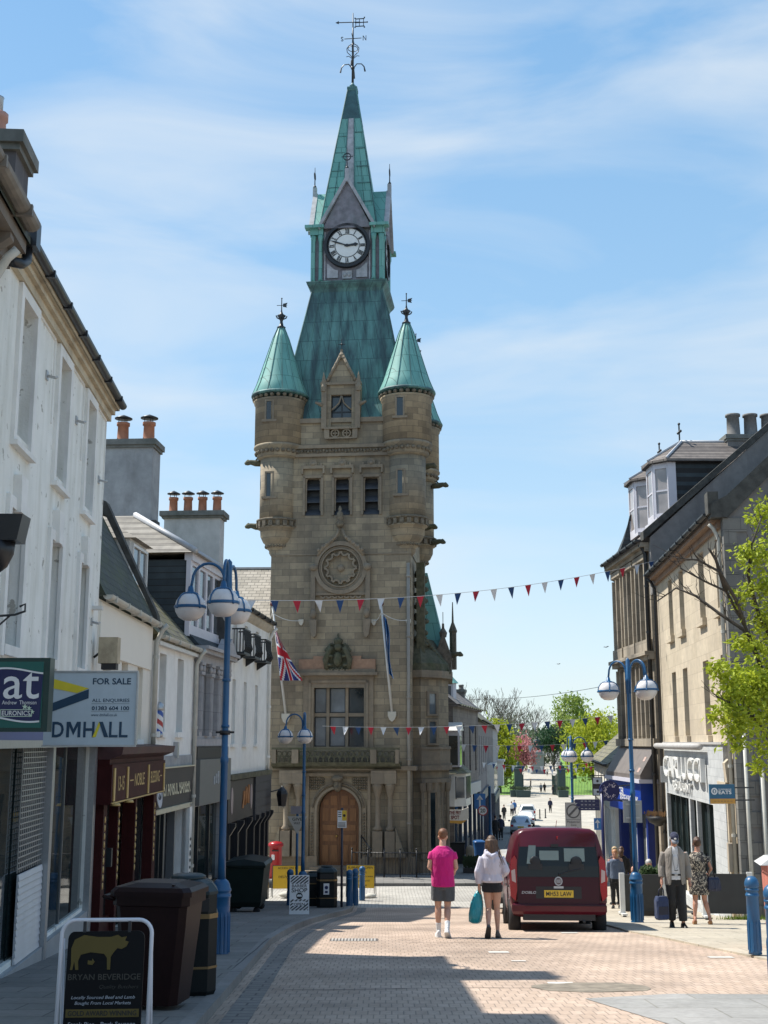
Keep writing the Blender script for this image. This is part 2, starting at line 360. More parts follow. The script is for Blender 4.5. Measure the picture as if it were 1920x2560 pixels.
g = MB(); ys = [-30, -20, -10, 0, 5, 10, 15, 20, 25, 30, 35, 40, 45, 50, 55, 60, 70, 80, 90, 100, 110, 120, 130, 150, 180, 205, 230, 260, 300, 350, 420, 600, 800, 1500, 3000, 5000]; xs = [-3000, -600, -150, -60, -30, -12, 0, 12, 30, 60, 150, 600, 3000]
G = [[g.pt((x, y, gzs(y) - .14 - .002 * max(0, y - 60))) for x in xs] for y in ys]
for a, b in zip(G, G[1:]):
 for k in range(len(xs) - 1): g.face((a[k], a[k + 1], b[k + 1], b[k]))
tag(g.build('ground', asphalt), kind='structure')
strip('road', kl, kr, -6, 37.2, 0.0, road_m, nx=8)
strip('road', lambda y: -16, lambda y: kr(min(y, 60)), 37.2, 45.5, 0.0, setts_m, nx=6)
strip('lower_road', lambda y: 3.2 + .115 * (y - 50) + (1.2 if y > 52 else -16), lambda y: 9.0 + .155 * (y - 48) - 1.2, 45.5, 128, 0.0, asphalt, nx=4)
strip('pavement_left', lambda y: -14, lambda y: kl(y) - .14, -6, 38.6, .10, flag_m, nx=4, thick=.3)
strip('kerb_left', lambda y: kl(y) - .138, lambda y: kl(y) + .0, -6, 38.6, .105, kerb_m, thick=.3)
strip('road', lambda y: kl(y) + .12, lambda y: kl(y) + .38, -6, 37, .004, channel_m)
strip('pavement_right', lambda y: kr(y) + .0, lambda y: 22, -6, 60, .03, flagR_m, nx=4, thick=.3)
strip('pavement_far_left', lambda y: -2 + .115 * (y - 50), lambda y: 3.2 + .115 * (y - 50) + 1.2, 45.6, 126, .10, flag_m, thick=.3)
strip('pavement_far_right', lambda y: 9.0 + .155 * (y - 48) - 1.2, lambda y: 24 + .155 * (y - 48), 60, 126, .10, flagR_m, thick=.3)
strip('pavement', lambda y: -40, lambda y: 120, 128, 206, .02, plaza_m, nx=4)
strip('park_path', lambda y: lerp([(205, 21.5), (300, 33), (420, 44)], y), lambda y: lerp([(205, 30), (300, 43.5), (420, 56)], y), 206, 420, .05, plaza_m, nx=2)
strip('pavement', lambda y: -6, lambda y: 4.6, 46.6, 49.9, .08, flag_m, thick=.2)
# worn repair patch of grey slabs near the right foreground and a broken hollow in the paving
m = MB()
for pts, dz in (([(2.1, 13.3), (3.1, 13.7), (5.2, 13.6), (5.2, 10.2), (2.9, 10.2)], .005),): m.poly([(x, y, gzs(y) + dz) for x, y in pts])
tag(m.build('pavement', paver('grey_slabs', 1.1, .7, (.25, .245, .23), (.30, .29, .275), (.2, .19, .17), .012)), kind='structure')
m = MB(); rnd = random.Random(4); m.poly([(2.35 + .62 * math.cos(a) * (1 + .15 * rnd.random()), 14.3 + .42 * math.sin(a) * (1 + .2 * rnd.random()), gzs(14.3 + .42 * math.sin(a)) + .006) for a in [k * math.pi / 9 for k in range(18)]])
tag(m.build('pavement', paint('worn_mortar', (.21, .18, .14), .95, .3, 6, bump=.6)), kind='structure')
m = MB()
for x, y, w, l in ((1.55, 18.6, .3, .22), (1.9, 14.6, .3, .2), (4.6, 17.8, .35, .2), (3.2, 22.6, .3, .25), (1.75, 17.3, .2, .12), (2.3, 21.0, .15, .06)):
 m.poly([(x, y, gzs(y) + .007), (x + w, y, gzs(y) + .007), (x + w, y + l, gzs(y + l) + .007), (x, y + l, gzs(y + l) + .007)])
tag(m.build('road', flat('white_setts', (.55, .53, .49), .8)), kind='structure')
strip('grass_lawn', lambda y: -60, lambda y: 21.3 + .115 * (y - 205), 206, 600, .04, paint('lawn', (.14, .26, .035), .9, .3, 1.5), kind='structure')
strip('grass_lawn', lambda y: 30.2 + .14 * (y - 205), lambda y: 160, 206, 600, .04, MAT['lawn'], kind='structure')
m = MB(); rnd = random.Random(6)             # dark open joints (cracks) across the bricks
for y0, xa, xb in ((17.75, -1.5, 1.6), (14.15, -1.3, 2.2), (20.4, .2, 3.4)):
 x = xa; y = y0
 while x < xb: x2 = x + .22; y2 = y0 + .10 * math.sin(x * 1.3) + rnd.uniform(-.02, .02); w = rnd.uniform(.008, .028); m.poly([(x, y, gzs(y) + .006), (x2, y2, gzs(y2) + .006), (x2, y2 + w, gzs(y2 + w) + .006), (x, y + w, gzs(y + w) + .006)]); x, y = x2, y2
tag(m.build('road', flat('open_joint', (.05, .045, .04), .9)), kind='structure')
# ================================================================ CLOCK TOWER (town hall)
TX, TY, TZ = -1.67 - .16 * math.cos(R(-6)), 50 - .16 * math.sin(R(-6)), -5.25
tower = empty('clock_tower', (TX, TY, TZ), R(-6), 'tall sandstone town clock tower with green copper spire and four corner turrets', 'clock tower')
CY = 3.03                                # centre of the tower, behind its front
def build_tower():
 T = tower
 # ---- shaft
 m = MB(); LV = [-1.2, .05, 1.3]
 ops = [(c - .345, c + .345, 14.7, 16.33) for c in LV] + [(-1.07, 1.02, 5.06, 7.45), (-.86, .82, .35, 3.42)]
 facade(m, -2.97, 2.97, -.4, 18.75, ops, 0, .42); shell(m, -2.97, 2.97, 0, 6.06, -.4, 18.75)
 for sx in (-1, 1):                   # spandrels close the round door head
  n = 10; cx, hw, zs = -.02, .84, 2.53
  pts = [(cx + sx * hw * math.cos(math.pi / 2 * k / n), zs + .84 * math.sin(math.pi / 2 * k / n)) for k in range(n + 1)]
  m.prism(pts + [(cx + sx * .9, 3.45), (cx + sx * .9, zs)], .05, .4, 'y')
 m.build('wall', sand, T)
 d = MB()                             # plinth, strings, parapet coping
 d.box(-3.1, -1.2, -.14, 0, -.4, .75); d.build('plinth', sand_dress, T); d = MB(); d.box(1.2, 3.1, -.14, 0, -.4, .75); d.build('plinth', sand_dress, T)
 for z0, z1, o in ((4.12, 4.3, .2), (17.25, 17.38, .12), (17.6, 17.75, .2), (18.75, 18.95, .1), (13.0, 13.06, .03)):
  d = MB(); d.box(-2.97 - o, 2.97 + o, -o, 0, z0, z1); d.box(2.97, 2.97 + o, 0, 6.06 + o, z0, z1); d.box(-2.97 - o, -2.97, 0, 6.06 + o, z0, z1); d.build('string_course', sand_dress, T)
 d = MB(); d.box(-2.97, 2.97, -.10, 0, 17.38, 17.6); d.box(2.97, 3.08, 0, 6.1, 17.38, 17.6)
 for k in range(44): d.ball((-2.9 + k * .135, -.12, 17.49 + .03 * math.sin(k * 2.1)), (.06, .06, .08), 6, 4)
 d.build('carved_frieze', carved, T)
 # ---- base steps
 d = MB(); d.box(-1.5, 1.5, -1.3, -.14, -.4, .12); d.box(-1.3, 1.3, -.95, -.14, .12, .25); d.box(-1.1, 1.1, -.6, .35, .25, .36); d.build('doorstep', sand_dress, T)
 # ---- door
 dr = MB(); dr.prism(archpts(-.02, .80, .36, 2.53, .82), .30, .37, 'y'); do = dr.build('door', oak, T)
 p = MB()
 for sx in (-1, 1):
  for x0, x1, z0, z1 in ((.08, .36, .5, 1.15), (.44, .70, .5, 1.15), (.10, .70, 1.3, 1.55), (.12, .68, 1.72, 1.95), (.08, .36, 2.1, 2.6), (.44, .70, 2.1, 2.6), (.08, .36, 2.72, 3.1), (.44, .66, 2.72, 2.95)):
   a, b = sorted((-.02 + sx * x0, -.02 + sx * x1)); p.box(a, b, .27, .30, z0, z1)
 p.build('door_panel', oak_light, do)
 p = MB(); p.box(-.035, -.005, .265, .30, .4, 3.3); p.build('centre_bead', oak, do)
 p = MB(); p.ball((-.12, .24, 1.5), .05, 8, 6); p.ball((.10, .24, 1.35), .04, 8, 6); p.build('door_handle', flat('brass', (.55, .36, .12), .3, 1.0), do)
 # ---- door surround
 d = MB(); ringxz(d, -.02, 2.53, .86, .96, -.16, .04, 22, 0, math.pi); ringxz(d, -.02, 2.53, .98, 1.14, -.10, .03, 22, 0, math.pi)
 for sx in (-1, 1):
  d.box(-.02 + sx * .86, -.02 + sx * .96, -.16, .04, .75, 2.53); d.box(-.02 + sx * .98, -.02 + sx * 1.14, -.10, .03, .75, 2.53)
  d.box(-.02 + sx * .84, -.02 + sx * 1.26, -.2, .02, -.4, .75); d.box(-.02 + sx * 1.2, -.02 + sx * 1.32, -.12, .02, .75, 3.9)
 d.box(-1.38, 1.34, -.15, .02, 3.88, 4.0); d.build('door_surround', sand_dress, T)
 d = MB()
 for sx in (-1, 1):
  for k in range(26):
   a = R(8 + 3 * k); rr = 1.05; d.ball((-.02 + sx * rr * math.cos(a), -.13, 2.53 + rr * math.sin(a)), .045, 6, 4)
  for k in range(14): d.ball((-.02 + sx * 1.06, -.13, .85 + k * .12), .045, 6, 4)
  for i in range(7):
   for j in range(5):
    x, z = .62 + i * .09, 3.38 + j * .1
    if (x ** 2 + (z - 2.53) ** 2) ** .5 > 1.2: d.ball((-.02 + sx * x, -.05, z), (.05, .05, .045), 6, 4)
 d.ball((-.02, -.22, 3.52), (.17, .16, .26), 10, 8); d.ball((-.02, -.3, 3.8), (.26, .2, .13), 10, 6); d.ball((-.02, -.33, 3.45), (.09, .09, .12), 8, 6)
 d.build('carved_ornament', carved, T)
 # ---- columns and consoles beside the door carrying the balcony
 for sx, nm in ((-1, 0), (1, 0)):
  for xx in (1.62, 2.12):
   c = MB(); c.lathe([(.16, 1.75), (.19, 1.85), (.11, 1.95), (.10, 3.1), (.13, 3.15), (.2, 3.45), (.26, 3.6)], sx * xx, -.28, 12); c.box(sx * xx - .2, sx * xx + .2, -.5, 0, .75, 1.75); c.box(sx * xx - .26, sx * xx + .26, -.52, 0, 3.6, 4.12)
   c.build('column', sand_dress, T)
  c = MB(); c.prism([(sx * 2.35, .75), (sx * 2.35, 1.9), (sx * 2.75, .75)], -.5, -.14, 'y'); c.build('buttress', sand, T)
 # ---- balcony
 d = MB(); d.prism([(-.0, 4.12), (-.55, 4.3), (-.62, 4.45), (0, 4.45)], -2.7, 2.55, 'x'); d.build('balcony_floor', mossy, T)
 d = MB(); d.box(-2.68, 2.52, -.66, -.42, 4.93, 5.03)
 d.build('balcony_rail', mossy, T)
 d = MB()
 for x0, x1 in ((-2.66, -2.5), (-1.85, -1.58), (1.35, 1.6), (2.36, 2.5)): d.box(x0, x1, -.68, -.4, 4.4, 4.95)
 d.build('balcony_pier', sand_dress, T)
 d = MB()
 for x0, x1, n in ((-2.5, -1.85, 3), (-1.58, 1.35, 13), (1.6, 2.36, 3)):
  w = (x1 - x0) / n
  for k in range(n):
   cx = x0 + w * (k + .5); ringxz(d, cx, 4.78, w * .36, w * .52, -.6, -.48, 10); ringxz(d, cx - w / 2, 4.60, w * .3, w * .44, -.6, -.48, 10, 0, math.pi); d.box(cx - .025, cx + .025, -.59, -.49, 4.45, 4.7)
 d.build('balustrade', mossy, T)
 # ---- large mullioned window
 d = MB(); d.box(-1.5, -1.07, -.08, 0, 5.03, 7.95); d.box(1.02, 1.41, -.08, 0, 5.03, 7.95); d.box(-1.07, 1.02, -.08, 0, 7.45, 7.95)
 d.box(-1.28, -1.18, -.13, -.08, 5.03, 7.75); d.box(1.1, 1.2, -.13, -.08, 5.03, 7.75); d.box(-1.28, 1.2, -.13, -.08, 7.65, 7.75)
 d.box(-1.75, 1.6, -.32, 0, 7.95, 8.06); d.box(-1.66, 1.5, -.2, 0, 8.06, 8.2)
 d.build('window_surround', sand_dress, T)
 d = MB(); d.box(-1.7, -.62, -.14, 0, 8.2, 8.62); d.box(.5, 1.5, -.14, 0, 8.2, 8.62); d.box(-1.1, -.62, -.12, 0, 8.62, 8.75); d.box(.5, .9, -.12, 0, 8.62, 8.75)
 for k in range(30): d.ball((-1.6 + k * .106, -.2, 8.0), (.05, .06, .05), 6, 4)
 d.build('window_head', paint('pink_sandstone', (.33, .20, .13), .85, .15, 5, bump=.3, dirt=(.10, .09, .07), dirt_amt=.6), T)
 w = MB(); w.box(-.46 - .1, -.46 + .02, .1, .3, 5.06, 7.45); w.box(.25 - .02, .25 + .1, .1, .3, 5.06, 7.45)
 for a, b in ((-1.07, -.56), (-.44, .23), (.35, 1.02)): w.box(a, b, .12, .3, 6.28, 6.42)
 wf = w.build('window', sand_dress, T)
 for a, b in ((-1.07, -.56), (-.44, .23), (.35, 1.02)):
  for c, e in ((5.06, 6.28), (6.42, 7.45)):
   f = MB(); f.box(a, a + .045, .2, .27, c, e); f.box(b - .045, b, .2, .27, c, e); f.box(a + .045, b - .045, .2, .27, c, c + .045); f.box(a + .045, b - .045, .2, .27, e - .045, e); f.build('frame', iron, wf)
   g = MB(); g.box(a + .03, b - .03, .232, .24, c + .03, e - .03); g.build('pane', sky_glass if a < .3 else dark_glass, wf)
 # ---- royal arms
 d = MB(); rnd = random.Random(3)
 d.prism([(-.62, 8.2), (-.62, 8.7), (-.35, 9.25), (.25, 9.25), (.5, 8.7), (.5, 8.2)], -.1, 0, 'y')
 for sx in (-1, 1):
  d.tube([(-.06 + sx * .46, -.2, 8.22), (-.06 + sx * .5, -.24, 8.6), (-.06 + sx * .36, -.26, 8.95), (-.06 + sx * .26, -.28, 9.12)], [.09, .13, .12, .09], 7); d.tube([(-.06 + sx * .42, -.26, 8.75), (-.06 + sx * .2, -.32, 8.72)], .06, 6); d.tube([(-.06 + sx * .47, -.24, 8.4), (-.06 + sx * .24, -.3, 8.35)], .06, 6)
  for k in range(5): d.ball((-.06 + sx * (.3 + .05 * k), -.18, 9.2 - .06 * k + .05 * rnd.random()), .07, 6, 5)
 d.ball((-.06, -.2, 8.62), (.2, .12, .3), 10, 7); d.ball((-.06, -.2, 9.1), (.17, .14, .16), 8, 6); d.lathe([(.14, 9.2), (.2, 9.38), (.16, 9.45), (.04, 9.52), (.05, 9.6), (.0, 9.72)], -.06, -.14, 10)
 for k in range(8): d.ball((-.5 + k * .125, -.15, 8.2 + .03 * math.sin(k * 3)), (.08, .08, .06), 6, 4)
 d.build('carved_coat_of_arms', mossy, T)
 # ---- blind rose with ogee hood
 d = MB(); ringxz(d, .02, 12.43, .95, 1.12, -.22, 0, 40); ringxz(d, .02, 12.43, .82, .93, -.13, 0, 40)
 for k in range(12):
  a = R(15 + 30 * k); ringxz(d, .02 + .69 * math.cos(a), 12.43 + .69 * math.sin(a), .10, .18, -.17, -.02, 12, a + R(95), a + R(265))
 ringxz(d, .02, 12.43, .78, .83, -.18, -.01, 36)
 for sx in (-1, 1):
  d.box(.02 + sx * 1.06, .02 + sx * 1.25, -.2, 0, 10.2, 12.4); d.prism([(.02 + sx * 1.0, 9.6), (.02 + sx * 1.1, 9.5), (.02 + sx * 1.2, 9.6), (.02 + sx * 1.3, 10.25), (.02 + sx * .98, 10.25)], -.26, 0, 'y')
  d.ball((.02 + sx * 1.12, -.22, 10.5), (.14, .14, .2), 8, 6); d.ball((.02 + sx * 1.13, -.2, 12.45), (.2, .16, .16), 8, 6)
  d.prism([(.02 + sx * .2, 11.38), (.02 + sx * 1.06, 11.38), (.02 + sx * 1.06, 12.2), (.02 + sx * .96, 12.1)], -.09, 0, 'y')
  # ogee curves rising to the figure
  d.tube([(.02 + sx * .98, -.18, 12.95), (.02 + sx * .7, -.2, 13.32), (.02 + sx * .4, -.2, 13.56), (.02 + sx * .16, -.2, 13.8), (.02 + sx * .03, -.2, 14.2)], [.08, .09, .09, .07, .05], 8)
  for k in range(5): d.ball((.02 + sx * (.92 - .17 * k), -.24, 13.18 + .13 * k), (.08, .08, .09), 6, 5)
 d.box(-1.05, 1.08, -.14, 0, 11.28, 11.38); d.ball((.02, -.06, 12.43), (.15, .1, .15), 12, 8)
 for k in range(7): ringxz(d, -.72 + k * .25, 11.25, .05, .12, -.12, 0, 8, math.pi, 2 * math.pi);
 d.build('rose_tracery', sand_dress, T)
 d = MB(); d.lathe([(.13, 14.15), (.2, 14.3), (.1, 14.42), (.15, 14.5), (.13, 14.75), (.06, 14.82), (.08, 14.92), (.03, 15.05)], .0, -.25, 10); d.build('finial_figure', carved, T)
 # ---- belfry louvres
 for c in LV:
  d = MB(); d.box(c - .44, c - .345, -.07, 0, 14.7, 16.4); d.box(c + .345, c + .44, -.07, 0, 14.7, 16.4); d.box(c - .42, c + .42, -.07, 0, 16.33, 16.45)
  d.lathe([(.05, 14.9), (.05, 16.2), (.09, 16.3)], c - .325, .06, 8); d.lathe([(.05, 14.9), (.05, 16.2), (.09, 16.3)], c + .325, .06, 8)
  d.box(c - .5, c + .5, -.16, 0, 16.72, 16.86); d.box(c - .5, c - .42, -.16, 0, 16.5, 16.72); d.box(c + .42, c + .5, -.16, 0, 16.5, 16.72)
  d.prism([(c - .16, 16.86), (c - .16, 17.0), (c - .1, 17.12), (c + .1, 17.12), (c + .16, 17.0), (c + .16, 16.86)], -.13, 0, 'y'); d.ball((c, -.13, 16.92), (.11, .08, .1), 8, 6)
  for k in (-.35, .35): d.box(c + k - .04, c + k + .04, -.15, -.02, 16.86, 16.96)
  b = d.build('belfry_opening', sand_dress, T)
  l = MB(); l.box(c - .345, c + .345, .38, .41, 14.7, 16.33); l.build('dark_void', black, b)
  l = MB()
  for k in range(3): l.prism([(.34, 14.98 + .55 * k), (.06, 14.72 + .55 * k), (.06, 14.76 + .55 * k), (.34, 15.04 + .55 * k)], c - .34, c + .34, 'x')
  l.build('louvre', paint('louvre_timber', (.045, .05, .06), .7, .2), b)
 # ---- corner turrets
 def turret(cx, cy, back=False):
  t = MB(); t.lathe([(.04, 12.75), (.3, 13.05), (.36, 13.15), (.36, 13.25), (.52, 13.4), (.55, 13.55), (.62, 13.6), (.74, 13.85), (.76, 14.15), (.86, 14.18), (.86, 14.24)], cx, cy, 32)
  t.lathe([(.80, 14.2), (.80, 17.25)], cx, cy, 32); t.lathe([(.80, 17.2), (.93, 17.27), (.95, 17.36), (.98, 17.6), (1.1, 17.68), (1.1, 17.76), (1.07, 17.8)], cx, cy, 32)
  t.lathe([(1.07, 17.78), (1.07, 19.62), (1.12, 19.68), (1.12, 19.75), (1.16, 19.8)], cx, cy, 32)
  tt = t.build('turret', sand, T)
  b = MB()
  for k in range(18):
   a = 2 * math.pi * k / 18; x, y = cx + .87 * math.cos(a), cy + .87 * math.sin(a); b.M = Matrix.Translation((x, y, 14.36)) @ Matrix.Rotation(a, 4, 'Z'); b.box(-.06, .05, -.085, .085, -.13, .1)
  b.M = None; b.lathe([(.87, 14.46), (.93, 14.5), (.93, 14.56), (.81, 14.6)], cx, cy, 32)
  for k in range(26):
   a = 2 * math.pi * k / 26; b.ball((cx + .98 * math.cos(a), cy + .98 * math.sin(a), 17.48), (.1, .1, .09), 6, 4); b.ball((cx + .5 * math.cos(a), cy + .5 * math.sin(a), 13.42), (.07, .07, .07), 5, 4)
   b.ball((cx + 1.12 * math.cos(a), cy + 1.12 * math.sin(a), 19.9), (.10, .10, .09), 6, 4)
  b.build('corbel_band', carved, tt)
  c = MB(); c.lathe([(1.22, 20.02), (1.23, 20.1), (1.02, 20.6), (.83, 21.2), (.60, 21.95), (.35, 22.75), (.14, 23.27)], cx, cy, 36); c.build('cone_roof', copper2, tt)
  c = MB()
  for k in range(12):
   a = 2 * math.pi * (k + .5) / 12; c.tube([(cx + r * math.cos(a), cy + r * math.sin(a), z) for r, z in ((1.225, 20.12), (1.03, 20.6), (.84, 21.2), (.61, 21.95), (.36, 22.75), (.15, 23.27))], .018, 4)
  c.lathe([(1.24, 20.0), (1.26, 20.05), (1.24, 20.11)], cx, cy, 36); c.build('roof_seam', copper, tt)
  c = MB(); c.lathe([(.16, 23.2), (.2, 23.28), (.1, 23.35), (.06, 23.55), (.1, 23.7), (.2, 23.82), (.08, 23.9), (.04, 24.0), (.025, 24.1), (.02, 24.6), (.04, 24.63), (0, 24.68)], cx, cy, 10)
  for k in range(4):
   a = k * math.pi / 2 + .3; c.tube([(cx, cy, 23.62), (cx + .2 * math.cos(a), cy + .2 * math.sin(a), 23.72), (cx + .24 * math.cos(a), cy + .24 * math.sin(a), 23.82)], .03, 5)
  c.box(cx - .22, cx + .25, cy - .012, cy + .012, 24.3, 24.32); c.prism([(cx + .06, 24.24), (cx + .24, 24.2), (cx + .2, 24.31), (cx + .26, 24.42), (cx + .06, 24.38)], cy - .015, cy + .015, 'y'); c.build('finial', iron, tt)
  if not back:
   for z0, z1, rr in ((18.85, 19.6, 1.07), (15.55, 16.5, .8)):
    sx = -.25 if cx < 0 else -.2; y = cy - math.sqrt(rr * rr - sx * sx)
    f = MB(); f.box(cx + sx - .2, cx + sx - .13, y - .05, y + .15, z0 - .06, z1 + .08); f.box(cx + sx + .13, cx + sx + .2, y - .05, y + .15, z0 - .06, z1 + .08); f.box(cx + sx - .13, cx + sx + .13, y - .05, y + .15, z1, z1 + .08)
    f.box(cx + sx - .32, cx + sx + .32, y - .08, y + .15, z0 - .16, z0 - .06); wv = f.build('slit_window', sand_dress, tt)
    g = MB(); g.box(cx + sx - .13, cx + sx + .13, y - .012, y + .1, z0 - .06, z1); g.box(cx + sx - .012, cx + sx + .012, y - .02, y - .012, z0 - .06, z1); g.build('pane', dark_glass, wv)
  return tt
 turret(-2.77, .35); turret(2.79, .35); turret(2.79, 5.7, True); turret(-2.77, 5.7, True)
 # ---- gargoyles
 def garg(x, y, z, ang, s=1.0):
  g = MB(); g.M = Matrix.Translation((x, y, z)) @ Matrix.Rotation(ang, 4, 'Z') @ Matrix.Scale(s, 4)
  g.tube([(-.2, 0, 0), (.1, 0, .02), (.3, 0, .06), (.45, 0, .03), (.56, 0, -.02)], [.13, .14, .11, .12, .05], 7); g.tube([(.1, 0, .1), (.0, .05, .24), (-.1, 0, .2)], [.05, .04, .02], 5); g.ball((.42, 0, .12), .06, 6, 4); g.build('gargoyle', mossy, T)
 garg(-3.7, .3, 17.1, R(188)); garg(-3.62, .3, 14.3, R(195)); garg(3.75, 5.3, 17.0, R(-5)); garg(3.6, 5.2, 14.3, R(-8)); garg(3.4, 2.4, 14.5, R(-10)); garg(3.4, 2.2, 17.2, R(-10))
 # ---- steep copper skirt roof
 sk = MB(); prof = [(2.86, 18.93), (2.60, 19.8), (2.25, 21.9), (1.98, 23.3), (1.60, 25.3)]
 sk.loft([[(-a, CY - a, z), (a, CY - a, z), (a, CY + a, z), (-a, CY + a, z)] for a, z in prof]); sk.build('skirt_roof', copper, T)
 sm = MB(); rnd = random.Random(5)
 for k in range(-4, 5):
  u = k / 5.0 + .05
  sm.tube([(u * a, CY - a - .01, z) for a, z in prof], .022, 4); sm.tube([(a + .01, CY + u * a, z) for a, z in prof], .022, 4)
 for k in (-1, 1): sm.tube([(k * a, CY - a, z) for a, z in prof], .04, 5)
 sm.build('roof_seam', copper, T)
 # ---- dormer over the belfry
 d = MB(); facade(d, -.84, .82, 18.45, 20.5, [(-.45, .45, 18.52, 19.97)], -.12, .3); shell(d, -.84, .82, -.12, 1.6, 18.45, 20.5)
 d.prism([(-.62, 20.5), (.6, 20.5), (0, 21.7)], -.1, 1.9, 'y'); do = d.build('dormer', sand, T)
 d = MB()
 for sx in (-1, 1):
  d.box(sx * .62 - .01, sx * .84 - .01, -.24, -.12, 18.45, 20.45); d.prism([(sx * .6, 20.42), (sx * .9, 20.42), (sx * .75, 20.8)], -.25, .05, 'y'); d.lathe([(.12, 20.1), (.14, 20.3), (.09, 20.45), (.07, 20.7), (0, 21.0)], sx * .76, -.2, 8)
  d.tube([(sx * .66, -.14, 20.5), (0, -.14, 21.82)], .07, 6)
  for k in range(5): d.ball((sx * (.58 - .12 * k), -.14, 20.66 + .235 * k), (.08, .09, .09), 6, 5)
  d.tube([(sx * .45, -.05, 19.3), (sx * .3, -.05, 19.42), (sx * .1, -.05, 19.62), (0, -.05, 19.97)], .035, 6); d.tube([(sx * .82, -.2, 19.5), (sx * 1.1, -.32, 19.6)], [.1, .05], 6)
 d.box(-.9, .88, -.22, -.12, 20.4, 20.52); d.lathe([(.1, 21.6), (.14, 21.75), (.05, 21.9), (.06, 22.0)], 0, -.1, 8)
 d.build('dormer_carving', sand_dress, do)
 d = MB(); d.tube([(0, -.1, 22.0), (0, -.1, 22.5)], .02, 5); d.tube([(-.16, -.1, 22.25), (.16, -.1, 22.25)], .018, 4); d.ball((0, -.1, 22.25), .05, 6, 4); d.build('finial', iron, do)
 w = window(do, -.45, .45, 18.52, 19.97, .1, 2, 2, iron, dark_glass, .05, .06)
 d = MB(); d.box(-.7, .7, -.22, -.12, 18.0, 18.06); d.box(-.72, -.5, -.22, -.12, 18.06, 18.45); d.box(.5, .72, -.22, -.12, 18.06, 18.45); d.box(-.72, .72, -.26, -.12, 18.42, 18.5)
 for k in (-.25, .25):
  ringxz(d, k, 18.24, .14, .19, -.2, -.12, 12); d.box(k - .02, k + .02, -.19, -.12, 18.1, 18.4); d.box(k - .1, k + .1, -.19, -.12, 18.22, 18.27)
 d.build('dormer_balcony', sand_dress, do)
 # ---- clock stage
 q = 1.50; d = MB(); d.box(-q, q, CY - q, CY + q, 25.7, 28.45); d.build('clock_stage', lead, T)
 d = MB(); d.loft([[(-a, CY - a, z), (a, CY - a, z), (a, CY + a, z), (-a, CY + a, z)] for a, z in ((1.6, 25.25), (1.66, 25.4), (1.8, 25.6), (1.84, 25.72), (1.7, 25.78), (1.5, 25.82))]); d.build('clock_cornice', copper, T)
 d = MB()
 for sx in (-1, 1):
  for sy in (-1, 1):
   for ox, oy in ((1.56, 1.56), (1.22, 1.6), (1.6, 1.22)):
    d.lathe([(.12, 25.8), (.09, 25.95), (.085, 27.7), (.12, 27.8), (.15, 28.02)], sx * ox, CY + sy * oy, 10)
   d.box(sx * 1.1, sx * 1.7, CY + sy * 1.5, CY + sy * 1.72, 28.0, 28.42); d.box(sx * 1.5, sx * 1.72, CY + sy * 1.1, CY + sy * 1.5, 28.0, 28.42)
   d.box(sx * 1.05, sx * 1.92, CY + sy * 1.5, CY + sy * 1.9, 28.3, 28.44)
   d.box(sx * 1.48, sx * 1.66, CY + sy * 1.48, CY + sy * 1.66, 25.8, 28.0)
 d.build('corner_colonnette', copper2, T)
 # four clock gables (front, right, back, left)
 for ang in range(4):
  Mx = Matrix.Translation((0, CY, 0)) @ Matrix.Rotation(ang * math.pi / 2, 4, 'Z')
  g = MB(); g.M = Mx; yf = -1.84
  g.prism([(-1.12, 28.3), (1.12, 28.3), (0, 30.6)], yf + .12, -.3, 'y'); gg = g.build('clock_gable', lead, T)
  r = MB(); r.M = Mx
  for sx in (-1, 1):
   r.prism([(sx * 1.26, 28.22), (sx * 1.34, 28.36), (sx * .0, 30.86), (0, 30.56)], yf - .02, yf + .2, 'y')
   r.prism([(sx * 1.24, 28.36), (sx * 1.2, 28.30), (0, 30.6), (0, 30.68)], yf + .2, -.25, 'y')
  r.box(-.09, .09, yf - .03, yf + .15, 30.5, 31.15); r.build('gable_coping', paint('weathered_lead', (.36, .36, .38), .6, .25, 4, dirt=(.12, .2, .18), dirt_amt=.6) if ang == 0 else MAT['weathered_lead'], gg)
  gr = MB(); gr.M = Mx
  for sx in (-1, 1): gr.prism([(sx * 1.30, 28.36), (sx * 1.25, 28.42), (0, 30.72), (0, 30.82)], yf + .2, -.2, 'y')
  gr.build('gable_roof', copper2, gg)
  f = MB(); f.M = Mx; f.tube([(0, yf + .05, 31.1), (0, yf + .05, 32.2)], [.035, .012], 5); ringxz(f, 0, 31.75, .15, .19, yf + .03, yf + .07, 14); f.box(-.27, .27, yf + .04, yf + .06, 31.74, 31.77); f.ball((0, yf + .05, 31.2), .08, 8, 5); f.build('finial', iron, gg)
  if ang in (0, 1):
   c = MB(); c.M = Mx; ringxz(c, 0, 27.47, .93, 1.06, -1.72, -1.5, 40); disc(c, 0, 27.47, .95, -1.58, -1.5, 40); co = c.build('clock_face', iron_blue, T)
   p = MB(); p.M = Mx; disc(p, 0, 27.47, .86, -1.615, -1.585, 48); p.build('dial', cream, co)
   p = MB(); p.M = Mx; ringxz(p, 0, 27.47, .545, .575, -1.63, -1.61, 40); ringxz(p, 0, 27.47, .835, .85, -1.63, -1.61, 48)
   for k in range(60):
    a = R(6 * k); p.M = Mx @ Matrix.Translation((.875 * math.sin(a), 0, 27.47 + .875 * math.cos(a))) @ Matrix.Rotation(a, 4, 'Y'); p.box(-.012, .012, -1.63, -1.6, -.03, .03)
